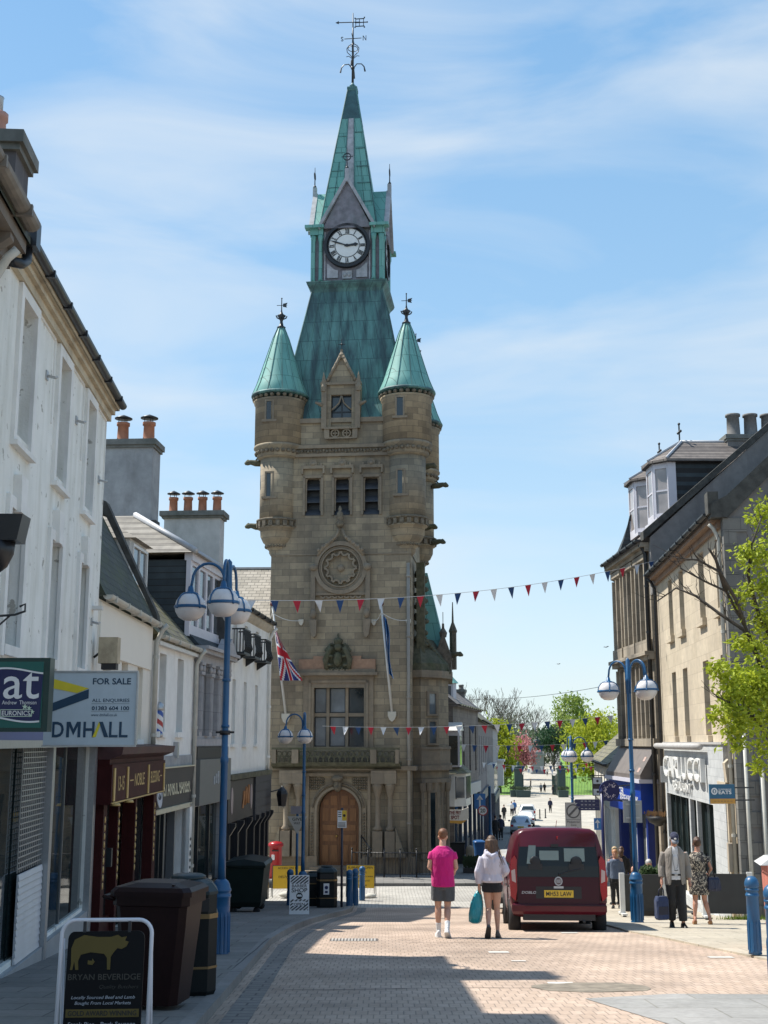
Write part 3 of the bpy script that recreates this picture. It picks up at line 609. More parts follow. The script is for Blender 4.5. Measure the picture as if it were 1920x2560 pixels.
   for k, num in enumerate(('XII', 'I', 'II', 'III', 'IIII', 'V', 'VI', 'VII', 'VIII', 'IX', 'X', 'XI')):
    a = R(30 * k); B = Mx @ Matrix.Translation((.705 * math.sin(a), 0, 27.47 + .705 * math.cos(a))) @ Matrix.Rotation(a, 4, 'Y')
    adv = {'I': .05, 'V': .10, 'X': .105}; x = -sum(adv[ch] for ch in num) / 2
    for ch in num:
     w = adv[ch]; cxx = x + w / 2; x += w
     bars = {'I': [(0, 0)], 'V': [(-.03, 0), (.03, 0)], 'X': [(-.035, .035), (.035, -.035)]}[ch]
     for t0, t1 in bars:
      p.M = B; thick = .017 if (t0 <= 0) else .01
      p.prism([(cxx + t1 - thick, -.11), (cxx + t1 + thick, -.11), (cxx + t0 + thick, .11), (cxx + t0 - thick, .11)], -1.63, -1.612, 'y')
   p.build('numerals', iron_blue, co)
   h = MB()
   for ang2, ln, wd in ((R(84), .52, .055), (R(289), .83, .035)):
    h.M = Mx @ Matrix.Translation((0, 0, 27.47)) @ Matrix.Rotation(ang2, 4, 'Y')
    h.prism([(-wd * .6, -.12), (wd * .6, -.12), (wd, ln * .62), (wd * (1.7 if ln < .6 else .9), ln * .74), (0, ln), (-wd * (1.7 if ln < .6 else .9), ln * .74), (-wd, ln * .62)], -1.66, -1.64, 'y')
   h.M = Mx; disc(h, 0, 27.47, .07, -1.67, -1.63, 14); h.build('hands', iron_blue, co)
   p = MB(); p.M = Mx
   for sx in (-1, 1):
    p.prism([(sx * .42, 25.95), (sx * .92, 25.95), (sx * .92, 26.62), (sx * .86, 26.62), (sx * .6, 26.36), (sx * .42, 26.3)], -1.58, -1.5, 'y')
    p.box(sx * 1.0, sx * 1.06, -1.56, -1.5, 25.85, 28.2)
   p.box(-.22, .22, -1.58, -1.5, 25.9, 26.28); p.ball((-.1, -1.58, 26.1), (.09, .06, .12), 8, 5); p.ball((.1, -1.58, 26.1), (.09, .06, .12), 8, 5); p.build('carved_panel', MAT['weathered_lead'], T)
 # ---- spire
 s = MB(); s.loft([[(-a, CY - a, z), (a, CY - a, z), (a, CY + a, z), (-a, CY + a, z)] for a, z in ((1.40, 28.3), (1.34, 28.5), (.46, 34.4))]); s.build('spire', copper2, T)
 s = MB(); s.loft([[(-a, CY - a, z), (a, CY - a, z), (a, CY + a, z), (-a, CY + a, z)] for a, z in ((.465, 34.4), (.21, 36.05))])
 s.prism([(-.24, 28.6), (.24, 28.6), (.2, 34.4), (-.2, 34.4)], CY, CY + .01, 'y')
 s.build('spire_tip', paint('dark_copper', (.04, .10, .11), .6, .3, 3), T)
 s = MB()
 for sx in (-1, 1):
  s.tube([(sx * 1.34, CY - 1.34, 28.5), (sx * .46, CY - .46, 34.4), (sx * .21, CY - .21, 36.05)], .035, 5); s.tube([(sx * .3, CY - 1.35, 28.5), (sx * .14, CY - .47, 34.4)], .03, 4); s.tube([(sx * .85, CY - 1.345, 28.5), (sx * .5, CY - .83, 32.0)], .018, 4)
 for z, w in ((29.6, 1.18), (30.6, 1.03), (31.5, .9), (32.5, .74), (33.4, .61)):
  s.box(-w + .01, -w * .35, CY - w - .015, CY - w, z, z + .03); s.box(w * .35, w - .01, CY - w - .015, CY - w, z + .2, z + .23)
 s.build('spire_rib', copper, T)
 strip = MB(); strip.loft([[(-.26, CY - 1.33, 28.6), (.26, CY - 1.33, 28.6), (.26, CY - 1.3, 28.6), (-.26, CY - 1.3, 28.6)], [(-.13, CY - .475, 34.4), (.13, CY - .475, 34.4), (.13, CY - .44, 34.4), (-.13, CY - .44, 34.4)]]); strip.build('spire_lead_strip', MAT['weathered_lead'], T)
 s = MB(); s.loft([[(-a, CY - a, z), (a, CY - a, z), (a, CY + a, z), (-a, CY + a, z)] for a, z in ((.21, 36.0), (.24, 36.05), (.24, 36.2), (.16, 36.25))]); s.lathe([(.16, 36.22), (.18, 36.32), (.09, 36.42), (.06, 36.5)], 0, CY, 10); s.build('spire_cap', copper, T)
 v = MB(); v.tube([(0, CY, 36.4), (0, CY, 38.8), (0, CY, 40.25)], [.06, .045, .02], 7)
 va = v.build('weather_vane', iron, T)
 v = MB(); v.tube([(-.74, CY, 39.78), (.35, CY, 39.74)], .025, 5); v.prism([(-.86, 39.78), (-.70, 39.86), (-.70, 39.7)], CY - .015, CY + .015, 'y')
 v.box(.12, .56, CY - .015, CY + .015, 39.9, 39.94); v.box(.12, .56, CY - .015, CY + .015, 39.5, 39.54); v.box(.12, .15, CY - .015, CY + .015, 39.5, 39.94); v.box(.3, .33, CY - .015, CY + .015, 39.5, 39.94); v.box(.5, .53, CY - .015, CY + .015, 39.5, 39.94); v.box(.1, .68, CY - .015, CY + .015, 39.70, 39.74)
 for a, b in ((.1, 39.96), (.56, 39.98), (.1, 39.48), (.56, 39.46), (.7, 39.72)): v.ball((a, CY, b), .04, 6, 4)
 v.build('arrow', iron, va)
 v = MB(); v.tube([(-.42, CY, 38.88), (.42, CY, 38.88)], .02, 5); v.tube([(0, CY - .42, 38.88), (0, CY + .42, 38.88)], .02, 5)
 for x in (.5, .64): v.box(x - .015, x + .015, CY - .015, CY + .015, 38.75, 39.0)
 v.prism([(.485, 39.0), (.515, 39.0), (.655, 38.75), (.625, 38.75)], CY - .014, CY + .014, 'y')
 ringxz(v, -.53, 38.94, .035, .062, CY - .015, CY + .015, 10, R(20), R(270)); ringxz(v, -.53, 38.83, .035, .062, CY - .015, CY + .015, 10, R(-160), R(90)); v.build('compass_letters', iron, va)
 v = MB()
 for k in range(4):
  a = k * math.pi / 2; c, s2 = math.cos(a), math.sin(a); P = lambda r, z: (r * c, CY + r * s2, z)
  v.tube([P(.03, 38.6), P(.2, 38.5), P(.3, 38.35), P(.27, 38.15), P(.12, 38.0), P(.03, 37.85)], .02, 5); v.tube([P(.03, 37.8), P(.2, 37.95), P(.32, 37.92)], .018, 5); v.tube([P(.04, 37.3), P(.2, 37.52), P(.42, 37.5), P(.55, 37.35), P(.6, 37.1)], [.03, .025, .025, .03, .045], 5)
 v.tube([(.24 * math.cos(k * .3142), CY + .24 * math.sin(k * .3142), 38.33) for k in range(21)], .018, 5); v.ball((0, CY, 37.3), .1, 8, 6); v.build('scrollwork', iron, va)
 # ---- drainpipe
 d = MB(); d.tube([(2.86, -.1, -.2), (2.86, -.1, 12.6)], .07, 8)
 for z in (2, 4.5, 7, 9.5, 12): d.tube([(2.86, -.1, z), (2.86, -.1, z + .08)], .095, 8)
 d.build('drainpipe', paint('stone_grey_pipe', (.30, .27, .23), .6), T)
 # ---- canted bay on the right flank
 fp = [(2.97, .9), (3.3, .75), (4.0, 1.45), (4.35, 2.5), (4.1, 7.0), (2.97, 7.0)]
 b = MB(); b.prism(fp, -.4, 8.2, 'z'); bo = b.build('side_bay', sand, T)
 def grow(k): return [(2.97, .9 - k), (3.3 + k * .3, .75 - k), (4.0 + k * .8, 1.45 - k * .7), (4.35 + k, 2.5 - k * .3), (4.1 + k, 7.0), (2.97, 7.0)]
 b = MB()
 for z0, z1, k in ((4.1, 4.3, .14), (4.95, 5.05, .1), (7.9, 8.2, .2), (3.6, 3.75, .1), (.5, .6, .08)): b.prism(grow(k), z0, z1, 'z')
 b.prism(grow(.06), 4.3, 4.95, 'z'); b.prism(grow(.16), -.4, .5, 'z'); b.build('bay_moulding', sand_dress, bo)
 b = MB(); b.loft([[(x, y, 8.2) for x, y in grow(.15)], [(x, y, 8.5) for x, y in grow(.12)], [(3.0, 1.6, 9.6), (3.2, 1.55, 9.6), (3.5, 2.0, 9.6), (3.7, 2.8, 9.6), (3.6, 6.5, 9.6), (3.0, 6.5, 9.6)]]); b.build('bay_roof', mossy, bo)
 # canted face windows (plane between (3.3,.75) and (4.25,1.55))
 ang = math.atan2(.7, .7); Mx = Matrix.Translation((3.3, .75, 0)) @ Matrix.Rotation(ang, 4, 'Z')
 for z0, z1 in ((5.12, 6.18), (6.32, 7.34), (.9, 3.3)):
  f = MB(); f.M = Mx; f.box(.30, .42, -.07, .03, z0, z1); f.box(.80, .92, -.07, .03, z0, z1); f.box(.42, .80, -.07, .03, z1 - .1, z1); f.box(.42, .80, -.07, .03, z0, z0 + .08); wv = f.build('window', sand_dress, bo)
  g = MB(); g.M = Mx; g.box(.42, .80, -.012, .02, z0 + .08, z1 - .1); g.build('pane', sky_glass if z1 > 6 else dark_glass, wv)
 for k in range(5):
  c = MB(); x = 3.35 + k * .24; y = .62 + k * .36; c.lathe([(.11, .6), (.075, .75), (.07, 3.2), (.12, 3.3), (.15, 3.6)], x, y, 9); c.build('colonnette', sand_dress, bo)
 # gabled pinnacle and copper spirelet of the bay
 g = MB(); g.box(3.8, 4.5, 2.3, 3.0, 8.2, 8.75); g.prism([(3.75, 8.75), (4.55, 8.75), (4.15, 9.9)], 2.3, 3.1, 'y'); g.lathe([(.14, 9.7), (.18, 9.9), (.06, 10.1), (.05, 10.3)], 4.15, 2.5, 7); g.tube([(4.15, 2.5, 10.2), (4.15, 2.5, 10.8)], .02, 4); g.lathe([(.16, 8.4), (.16, 10.0), (.2, 10.1), (.05, 10.5), (.02, 11.4)], 4.5, 4.0, 7); g.build('pinnacle', paint('dark_carved_stone', (.13, .11, .085), .9, .4, 8, bump=.6, dirt=(.05, .06, .03), dirt_amt=.7), bo)
 g = MB(); g.loft([[(2.98, 3.0, 9.0), (4.25, 3.0, 9.0), (4.25, 4.6, 9.0), (2.98, 4.6, 9.0)], [(3.3, 3.75, 12.7), (3.4, 3.75, 12.7), (3.4, 3.85, 12.7), (3.3, 3.85, 12.7)]]); g.build('copper_spirelet', copper2, bo)
 g = MB(); rnd = random.Random(11)
 for k in range(34):
  z = 8.3 + 4.3 * k / 34; g.ball((3.25 + .16 * math.sin(k * 1.7), 1.3 + .02 * k, z), (.16 + .07 * rnd.random(), .15, .13), 6, 5)
 for k in range(12): g.ball((3.4 + k * .09, 1.5 + k * .06, 9.6 - .13 * k), (.12, .12, .1), 6, 4)
 g.box(3.1, 3.45, 1.2, 1.6, 8.2, 12.8); g.build('crocketed_pier', mossy, bo)
 garg(4.5, 2.9, 8.95, R(-15), .9)
build_tower()
# ---- flagpoles on the tower front (each a thing of its own, with its flag hung on it)
def tl(x, y, z): return tower.matrix_basis @ Vector((x, y, z))
tower_M = Matrix.Translation(tower.location) @ Matrix.Rotation(R(-6), 4, 'Z')
pole_white = flat('white_enamel', (.62, .62, .60), .35)
shield_m = flat('cream_shield', (.52, .48, .40), .5)
def flagpole(bx, bz, tx, tz, side, label):
 p = empty('flagpole', tower_M @ Vector((bx, -.1, bz)), R(-6), label, 'flagpole', 'flagpoles on the clock tower front')
 dx, dz = tx - bx, tz - bz; dy = -1.0
 m = MB(); m.tube([(0, 0, 0), (dx, dy, dz)], [.055, .04], 8); m.build('pole', pole_white, p)
 m = MB(); m.lathe([(.05, 0), (.11, .05), (.11, .12), (.04, .2)], dx, dy, 10, z=dz - .02); m.build('pole_cap', flat('dark_red_cap', (.12, .03, .025), .4), p)
 sp = [(-.17, .05), (.17, .05), (.17, -.12), (.1, -.28), (0, -.36), (-.1, -.28), (-.17, -.12)]
 m = MB(); m.prism(sp, -.06, .1, 'y'); m.build('shield_bracket', shield_m, p)
 for sx in (-1, 1):
  ex = dx + sx * (.42 if sx * side < 0 else 1.02); m = MB(); m.prism([(ex + a * .62, dz - .5 + b * .62) for a, b in sp], 0, .1, 'y'); s = m.build('wall_shield', shield_m, p)
  m = MB(); pts = [(dx + (ex - dx) * t, dy + (0 - dy) * t, dz - .3 - .22 * t - .12 * math.sin(math.pi * t)) for t in [k / 8 for k in range(9)]]; m.tube(pts, .018, 4); m.build('stay_chain', pole_white, s)
 return p, Vector((dx, dy, dz))
pl, dl = flagpole(-2.22, 6.35, -2.66, 10.75, 1, 'white flagpole flying the red white and blue flag by the white buildings')
pr, drr = flagpole(2.18, 6.42, 1.84, 10.72, 1, 'white flagpole with a furled blue and white saltire beside the carved bay')
def flag(pole, d, name_label, kind):
 f = empty('flag', pole.location, R(-6), name_label, 'flag', None)
 nx, nzz = 26, 26; mats = [flat('flag_red', (.42, .012, .025), .7), flat('flag_white', (.62, .62, .62), .7), flat('flag_navy', (.012, .02, .13), .7)] if kind == 'uk' else [flat('flag_blue', (.02, .13, .36), .7), flat('flag_pale', (.55, .6, .66), .7)]
 m = MB(); H, Wd = (2.5, 1.0) if kind == 'uk' else (2.35, .5); P = {}
 u = d.normalized(); top = d * .94
 for i in range(nx + 1):
  for j in range(nzz + 1):
   s, t = i / nx, j / nzz
   if kind == 'uk': dx = (.18 + .78 * s) * t * .95 + s * .14; x = top.x - u.x * t * H * .75 + dx; z = top.z - .28 * 1 - t * H * 1.0 - s * .55 * (1 - t) - .0; y = top.y + .05 + .09 * math.sin(s * 9 + t * 5) * (0.4 + t)
   else: x = top.x - u.x * t * H + .05 + s * .17 + .05 * math.sin(t * 7) * s; z = top.z - .1 - t * H - .25 * s; y = top.y - u.y * t * H + .13 * math.sin(s * 11 + t * 2)
   P[i, j] = m.pt((x, y, z))
 for i in range(nx):
  for j in range(nzz):
   s, t = (i + .5) / nx, (j + .5) / nzz
   if kind == 'uk':
    a, b = s - .5, t - .5; d1 = min(abs(a - b), abs(a + b))
    if min(abs(a), abs(b)) < .075: c = 0
    elif min(abs(a), abs(b)) < .13: c = 1
    elif d1 < .045: c = 0
    elif d1 < .12: c = 1
    else: c = 2
   else: c = 1 if (abs((s - .5) - (t - .5) * 1.0) < .075 or abs((s - .5) + (t - .5)) < .075) else 0
   m.m = c; m.smooth = True; m.face((P[i, j], P[i + 1, j], P[i + 1, j + 1], P[i, j + 1]))
 o = m.build('cloth', mats, f)
flag(pl, dl, 'red white and blue union flag hanging from a flagpole above the arched oak door', 'uk')
flag(pr, drr, 'furled blue and white saltire flag hanging down its pole on the tower', 'scot')
# ================================================================ LEFT SIDE OF THE STREET
harl = paint('white_harl', (.77, .77, .745), .85, .08, 2.2, bump=.35, dirt=(.30, .28, .23), dirt_amt=.30, dscale=2.2)
def flaky():
 t = NT('flaking_white_harl'); o = t.co(); n = t.noise(o, 2.0, 5); c = t.ramp(n, .3, .7, (.74, .75, .71), (.84, .845, .81))
 st = t.noise(t.scaled(o, (2.2, 2.2, .35)), 1.4, 6, .6); c = t.mix(t.ramp(st, .46, .70, (0, 0, 0), (.55,) * 3), c, (.50, .50, .43))
 fl = t.noise(o, 5.5, 9, .62); c = t.mix(t.ramp(fl, .615, .645, (0, 0, 0), (.7,) * 3), c, (.24, .22, .18)); t.bump(t.noise(o, 26, 5), .4, .015)
 return t.fin(c, .85)
harl1 = flaky()
cream_harl = paint('cream_render', (.72, .69, .62), .85, .06, 1.5, bump=.15, dirt=(.33, .32, .26), dirt_amt=.3, dscale=1.4)
grey_harl = paint('grey_harl', (.30, .31, .32), .9, .2, 2.5, bump=.7, dirt=(.14, .14, .14), dirt_amt=.5)
lilac_stone = stone('grey_painted_stone', (.36, .36, .38), (.40, .40, .42), (.27, .27, .28), 1.1, .45, (.2, .2, .19), .3)
dark_slate = slates('green_grey_slates', (.04, .05, .045), (.075, .085, .075), moss=(.06, .075, .03))
pale_slate = slates('pale_worn_slates', (.22, .20, .17), (.34, .31, .27), (.09, .08, .07), .34, .17)
pale_slate_y = paint('pale_rear_slates', (.30, .275, .23), .8, .2, 3)
def _ps():
 t = NT('pale_coursed_slates'); o = t.co(); sp = t.n('ShaderNodeSeparateXYZ'); t.l(o, sp.inputs[0]); cb = t.n('ShaderNodeCombineXYZ'); t.l(sp.outputs[1], cb.inputs[0]); t.l(sp.outputs[2], cb.inputs[1]); br = t.brick(cb.outputs[0], .34, .16, (.25, .23, .19), (.36, .33, .28), (.10, .09, .08), .014); t.bump(br.outputs['Fac'], -.5, .02); return t.fin(br.outputs['Color'], .75)
pale_slate_y = _ps()
moss_slate = slates('mossy_slates', (.12, .11, .08), (.22, .20, .15), moss=(.16, .15, .05))
blue_slate = slates('dark_blue_slates', (.02, .03, .038), (.04, .055, .065))
terracotta = paint('terracotta', (.36, .15, .085), .8, .15, 6, dirt=(.15, .10, .08))
black_gutter = flat('black_gutter', (.018, .02, .024), .35)
pale_pipe = paint('pale_painted_pipe', (.48, .47, .42), .5, .1, 5, dirt=(.25, .2, .15))
maroon = paint('maroon_shopfront', (.045, .009, .009), .6, .2, 4, spec=.15)
gold = flat('gold_leaf', (.55, .38, .14), .4)
charcoal = paint('charcoal_fascia', (.065, .065, .07), .6, spec=.2)
navy = flat('sign_navy', (.008, .012, .075), .35)
sign_white = flat('sign_white', (.68, .69, .70), .45)
alum = paint('brushed_aluminium', (.42, .43, .44), .35, .08, 20, .6)
shop_glass = glass('shop_window_glass', (.018, .028, .03), .03)
grey_frame = flat('grey_shop_frame', (.13, .135, .14), .4)
def bld(name, X, Y, dx, base, label, side=-1, cat='building'):
 a = math.atan2(1, dx) if side < 0 else math.atan2(-1, -dx)
 e = empty(name, (X, Y, base), a, label, cat); MB.dz = -base; return e
def pot(par, x, y, z, h=.55, r=.13, mat=None, cowl=False):
 m = MB(); m.lathe([(r * 1.15, 0), (r * 1.1, .05), (r, .08), (r * .92, h - .1), (r * 1.12, h - .08), (r * 1.12, h), (r * .8, h), (r * .75, h - .12)], x, y, 12, z=z); o = m.build('chimney_pot', mat or terracotta, par)
 if cowl:
  m = MB()
  for k in range(3): a = k * 2.1; m.tube([(x + r * .8 * math.cos(a), y + r * .8 * math.sin(a), z + h), (x + r * .8 * math.cos(a), y + r * .8 * math.sin(a), z + h + .14)], .012, 4)
  m.lathe([(r * 1.5, .12), (r * 1.5, .14), (.02, .24)], x, y, 12, z=z + h); m.build('cowl', iron, o)
 return o
def chimney(par, x0, x1, y0, y1, z0, z1, mat, pots, slab=.09, pm=None, cowl=False, r=.13, h=.55):
 m = MB(); m.box(x0, x1, y0, y1, z0, z1 - .16); c = m.build('chimney', mat, par)
 m = MB(); m.box(x0 - slab, x1 + slab, y0 - slab, y1 + slab, z1 - .16, z1); m.box(x0 - slab * .5, x1 + slab * .5, y0 - slab * .5, y1 + slab * .5, z1 - .24, z1 - .16); m.build('chimney_cap', MAT['chimney_cap'], c)
 for px_, py_ in pots: pot(c, px_, py_, z1, h, r, pm, cowl)
 return c
paint('chimney_cap', (.16, .165, .155), .9, .25, 4, dirt=(.05, .07, .05))
def roof(par, x0, x1, y0, z0, y1, z1, mat, name='roof', th=.1, back=None):
 """slope from the eave (y0,z0) up to (y1,z1); back = (y2,z2) second slope"""
 m = MB(); m.poly([(x0, y0, z0), (x1, y0, z0), (x1, y1, z1), (x0, y1, z1)])
 if back: m.poly([(x0, y1, z1), (x1, y1, z1), (x1, back[0], back[1]), (x0, back[0], back[1])])
 m.poly([(x0, y0, z0 - th), (x1, y0, z0 - th), (x1, y0, z0), (x0, y0, z0)])
 pr = [(y0, z0), (y1, z1)] + ([back] if back else [])
 for x in (x0, x1): m.poly([(x, a, b) for a, b in pr] + [(x, pr[-1][0], z0 - th), (x, y0, z0 - th)])
 return m.build(name, mat, par)
def gutter(par, x0, x1, y, z, mat=None, r=.075):
 m = MB(); n = 7
 m.loft([[(x, y + r * math.cos(math.pi + math.pi * k / n), z + r * math.sin(math.pi + math.pi * k / n)) for k in range(n + 1)] + [(x, y + r * .85, z), (x, y - r * .85, z)] for x in (x0, x1)])
 k = x0 + .3
 while k < x1: m.box(k, k + .05, y - r * 1.15, y + r * 1.1, z - r * 1.15, z + .01); k += 1.1
 return m.build('gutter', mat or black_gutter, par)
def downpipe(par, x, y, z0, z1, mat=None, r=.05):
 m = MB(); m.tube([(x, y + .0, z0), (x, y, z1 - .35), (x, y - .12, z1 - .1), (x, y - .22, z1)], r, 8)
 z = z0 + .4
 while z < z1 - .5: m.lathe([(r * 1.3, 0), (r * 1.3, .07)], x, y, 8, z=z); z += 1.6
 return m.build('downpipe', mat or pale_pipe, par)
# ---------------------------------------------------------------- nearest building (only its eave, pipe and chimney show)
b0 = bld('eaves_building', -4.75 + .063 * 7.52, 19.9 - 7.52, -.063, -2.5, 'white building with a brown gutter and cream downpipe adjoining the three storey one')
m = MB(); facade(m, -7.5, -.02, -2.5, 5.5, [(-3.2, -2.2, 1, 2.8), (-3.2, -2.2, 3.4, 5.2)], -.06, .2); shell(m, -7.5, -.02, -.06, 8, -2.5, 5.5); m.build('wall', harl1, b0)
for z0, z1 in ((1, 2.8), (3.4, 5.2)): window(b0, -3.2, -2.2, z0, z1, .06)
m = MB(); m.box(-7.5, .1, -.32, -.06, 5.3, 5.45); m.box(-7.5, .1, -.16, -.06, 5.12, 5.3)
for k in range(6): m.prism([(-.06, 5.06), (-.30, 5.24), (-.30, 5.3), (-.06, 5.3)], -.5 - k * 1.1, -.35 - k * 1.1, 'x')
m.build('eaves_board', paint('brown_grey_eaves', (.17, .145, .12), .7, .2, 4), b0)
gutter(b0, -7.5, -.12, -.42, 5.56, paint('weathered_gutter', (.17, .15, .125), .6, .25, 5), .10)
roof(b0, -7.5, .12, -.36, 5.52, 3.2, 8.4, dark_slate, back=(8, 5.6))
downpipe(b0, -.5, -.16, -2.45, 5.1, pale_pipe, .05)
# ---------------------------------------------------------------- B1 tall white three-storey building
b1 = bld('white_building', -4.75, 19.9, -.063, -3.25, 'tall three storey white harled building above the FOR SALE board')
up = [(-6.35, -5.5), (-4.1, -3.3), (-1.98, -1.2)]
ops = [(a + .1, b - .02, 3.6, 5.25) for a, b in up] + [(a + .1, b - .0, 1.1, 2.68) for a, b in up] + [(-6.2, -.25, -2.55, -.06)]
m = MB(); facade(m, -7.5, 0, -3.25, 5.55, ops, 0, .22); shell(m, -7.5, 0, 0, 8.5, -3.25, 5.55); m.build('wall', harl1, b1)
for i, (a, b) in enumerate(up):
 for z0, z1 in ((3.6, 5.25), (1.1, 2.68)):
  w = window(b1, a + .1, b - .02, z0, z1, .17, 1, 2, paint('cool_white_sash', (.52, .54, .55), .5, .05) if 'cool_white_sash' not in MAT else MAT['cool_white_sash'], sky_glass, .06)
  f = MB(); f.box(a - .03, a + .1, -.05, .0, z0 - .14, z1 + .14); f.box(b - .02, b + .12, -.05, 0, z0 - .14, z1 + .14); f.box(a + .1, b - .02, -.05, 0, z1, z1 + .14); f.box(a - .03, b + .12, -.09, 0, z0 - .2, z0 - .14) if z0 > 3 else f.box(a + .1, b - .02, -.06, 0, z0 - .12, z0)
  if z0 < 3: f.prism([((a + b) / 2 - .12, z1 - .02), ((a + b) / 2 + .12, z1 - .02), ((a + b) / 2 + .17, z1 + .42), ((a + b) / 2 - .17, z1 + .42)], -.1, 0, 'y')
  f.build('window_surround', harl, w)
for a, b in ((-5.3, -4.3), (-3.05, -2.15), (-.98, -.1)):
 for z0, z1 in ((3.2, 5.4),):
  f = MB(); f.box(a, b, -.02, 0, z1 - .04, z1)
  f.box(a, a + .03, -.02, 0, z0 + 1.0, z1 - .04); f.box(b - .03, b, -.02, 0, z0 + 1.0, z1 - .04); f.build('wall_panel', harl, b1)
m = MB(); m.box(-7.48, .04, -.07, 0, 5.40, 5.52); m.box(-7.48, .06, -.13, 0, 5.52, 5.60); m.box(-7.48, .08, -.20, 0, 5.60, 5.67); m.build('cornice', paint('cream_cornice', (.52, .45, .33), .8, .15, 3, dirt=(.22, .17, .12), dirt_amt=.6), b1)
gutter(b1, -7.35, .14, -.24, 5.71, black_gutter, .072)
m = MB(); m.box(-7.4, -7.2, -.42, -.18, 5.42, 5.74); m.tube([(-7.3, -.3, 5.42), (-7.3, -.3, 5.28), (-7.4, -.27, 5.2), (-7.6, -.22, 5.14)], .06, 8); m.build('hopper', black_gutter, b1)
roof(b1, -7.5, .05, -.18, 5.69, 3.9, 8.7, dark_slate, back=(8.5, 5.9))
chimney(b1, -6.3, -5.65, .15, 1.8, 5.2, 7.35, stone('sooty_chimney_stone', (.075, .07, .075), (.12, .11, .115), (.15, .14, .13), .5, .42, (.03, .03, .035), .5), [(-5.97, .50)], .10, paint('pale_pink_pot', (.46, .25, .2), .8, .1, 5), r=.125, h=.42)
m = MB(); m.lathe([(.065, 0), (.065, .3), (.075, .32)], -5.97, .50, 10, z=7.68); m.build('flue_liner', alum, b1)
chimney(b1, -1.35, -.55, 2.2, 3.4, 6.6, 11.8, grey_harl, [(-.95, 2.5), (-.95, 3.1)])
# ground floor shop
fa = MB(); fa.box(-7.5, -3.45, -.16, 0, .02, .44); f1 = fa.build('shop_fascia', paint('blue_fascia', (.03, .06, .22), .4, .1), b1)
text('AUDIO VISUAL', f1, sign_white, -5.6, -.17, .2, .15, 1.1); text('HOME APPLIANCES', f1, sign_white, -4.3, -.17, .2, .15, 1.1)
fa = MB(); fa.box(-7.5, -.02, -.19, 0, -.07, .02); fa.box(-.24, -.02, -.1, 0, -3.2, -.07); fa.box(-3.5, -3.34, -.1, .05, -3.0, -.07); fa.build('shopfront_frame', alum, b1)
fa = MB(); fa.box(-7.5, -3.5, -.08, 0, -3.25, -2.62); fa.box(-3.34, -.24, -.08, 0, -3.25, -2.6); fa.build('stall_riser', paint('pale_grey_riser', (.34, .35, .36), .5, .08, 3, dirt=(.2, .2, .2)), b1)
w = MB(); w.box(-6.2, -5.0, .06, .08, -2.6, -.07); w.build('shop_window', shop_glass, b1)
w = MB(); w.box(-3.3, -.3, .04, .06, -2.6, -.07); w = w.build('shop_window', shop_glass, b1)
f = MB(); f.box(-2.0, -1.96, .02, .05, -2.6, -.07); f.build('mullion', grey_frame, w)
sh = MB(); sh.box(-4.95, -3.5, .05, .07, -3.2, -.07); so = sh.build('shop_window', shop_glass, b1)
sh = MB()
for k in range(22): z = -.12 - k * .066; sh.box(-4.85, -3.52, -.02, 0, z - .012, z)
for k in range(13): x = -4.85 + k * .11; sh.box(x - .008, x + .008, -.016, -.004, -1.56, -.07)
sh.build('grille', alum, so)
sh = MB()
for k in range(20): z = -1.58 - k * .08; sh.prism([(-.03, z), (-.01, z), (-.01, z - .078), (-.045, z - .07)], -4.85, -3.52, 'x')
sh.build('roller_shutter', paint('white_shutter', (.58, .58, .60), .4, .06), so)
m = MB(); m.box(-.6, -.45, -.16, 0, 2.1, 2.16); m.box(-.9, -.55, -.2, 0, .62, 1.05); m.build('alarm_box', wfr, b1)
for x, z in ((-4.7, 4.75), (-2.62, 4.7), (-.55, 4.25), (-.6, 1.9)):
 m = MB(); m.box(x - .06, x + .06, -.02, 0, z - .06, z + .06); m.tube([(x, 0, z), (x, -.12, z - .03), (x + .02, -.14, z - .01)], .02, 5); m.build('wall_bracket', alum, b1)
m = MB(); m.tube([(-6.7, -.02, 1.36), (-6.7, -.25, 1.38), (-6.7, -.36, 1.42), (-6.7, -.36, 1.5), (-6.7, -.30, 1.47)], .014, 5); m.tube([(-6.7, -.02, 1.2), (-6.7, -.2, 1.37)], .011, 5); m.build('iron_bracket', iron, b1)
MB.dz = 0
# hanging sign, agents' board, floodlight
s = empty('hanging_sign', (-3.43, 11.6, .11), 0, 'dark green and navy hanging box sign with large white letters', 'sign'); s.scale = (.745,) * 3
m = MB(); m.box(-.72, .30, 0, .22, -.02, .92); m.build('sign_box', flat('dark_green_case', (.008, .035, .03), .35), s)
m = MB(); m.box(-.72, .22, -.012, 0, .03, .87); m.build('green_panel', flat('sign_green', (.008, .10, .085), .4), s)
m = MB(); top = [(-.72 + .94 * k / 16, .74 - .035 * math.cos(k / 16 * 5.2 + .6)) for k in range(17)]; bot = [(-.72 + .92 * k / 16, .155 + .04 * math.sin(-k / 16 * 4.6 + 2.4)) for k in range(17)]
m.prism(top[::-1] + bot, -.02, -.012, 'y'); m.build('navy_panel', navy, s)
m = MB()
for a, b in zip(top, top[1:]): m.prism([a, b, (b[0], b[1] + .022), (a[0], a[1] + .022)], -.024, -.012, 'y')
for a, b in zip(bot, bot[1:]): m.prism([(a[0], a[1] - .022), (b[0], b[1] - .022), b, a], -.024, -.012, 'y')
m.build('wave_stripe', sign_white, s)
text('at', s, sign_white, -.05, -.026, .565, .34, .46, bold=.004); text('Andrew  Thomson', s, sign_white, -.065, -.026, .35, .05, .44)
text('EURONICS', s, sign_white, -.10, -.026, .215, .06, .36, bold=.012)
m = MB(); b = (-.305, .105, .17, .262)
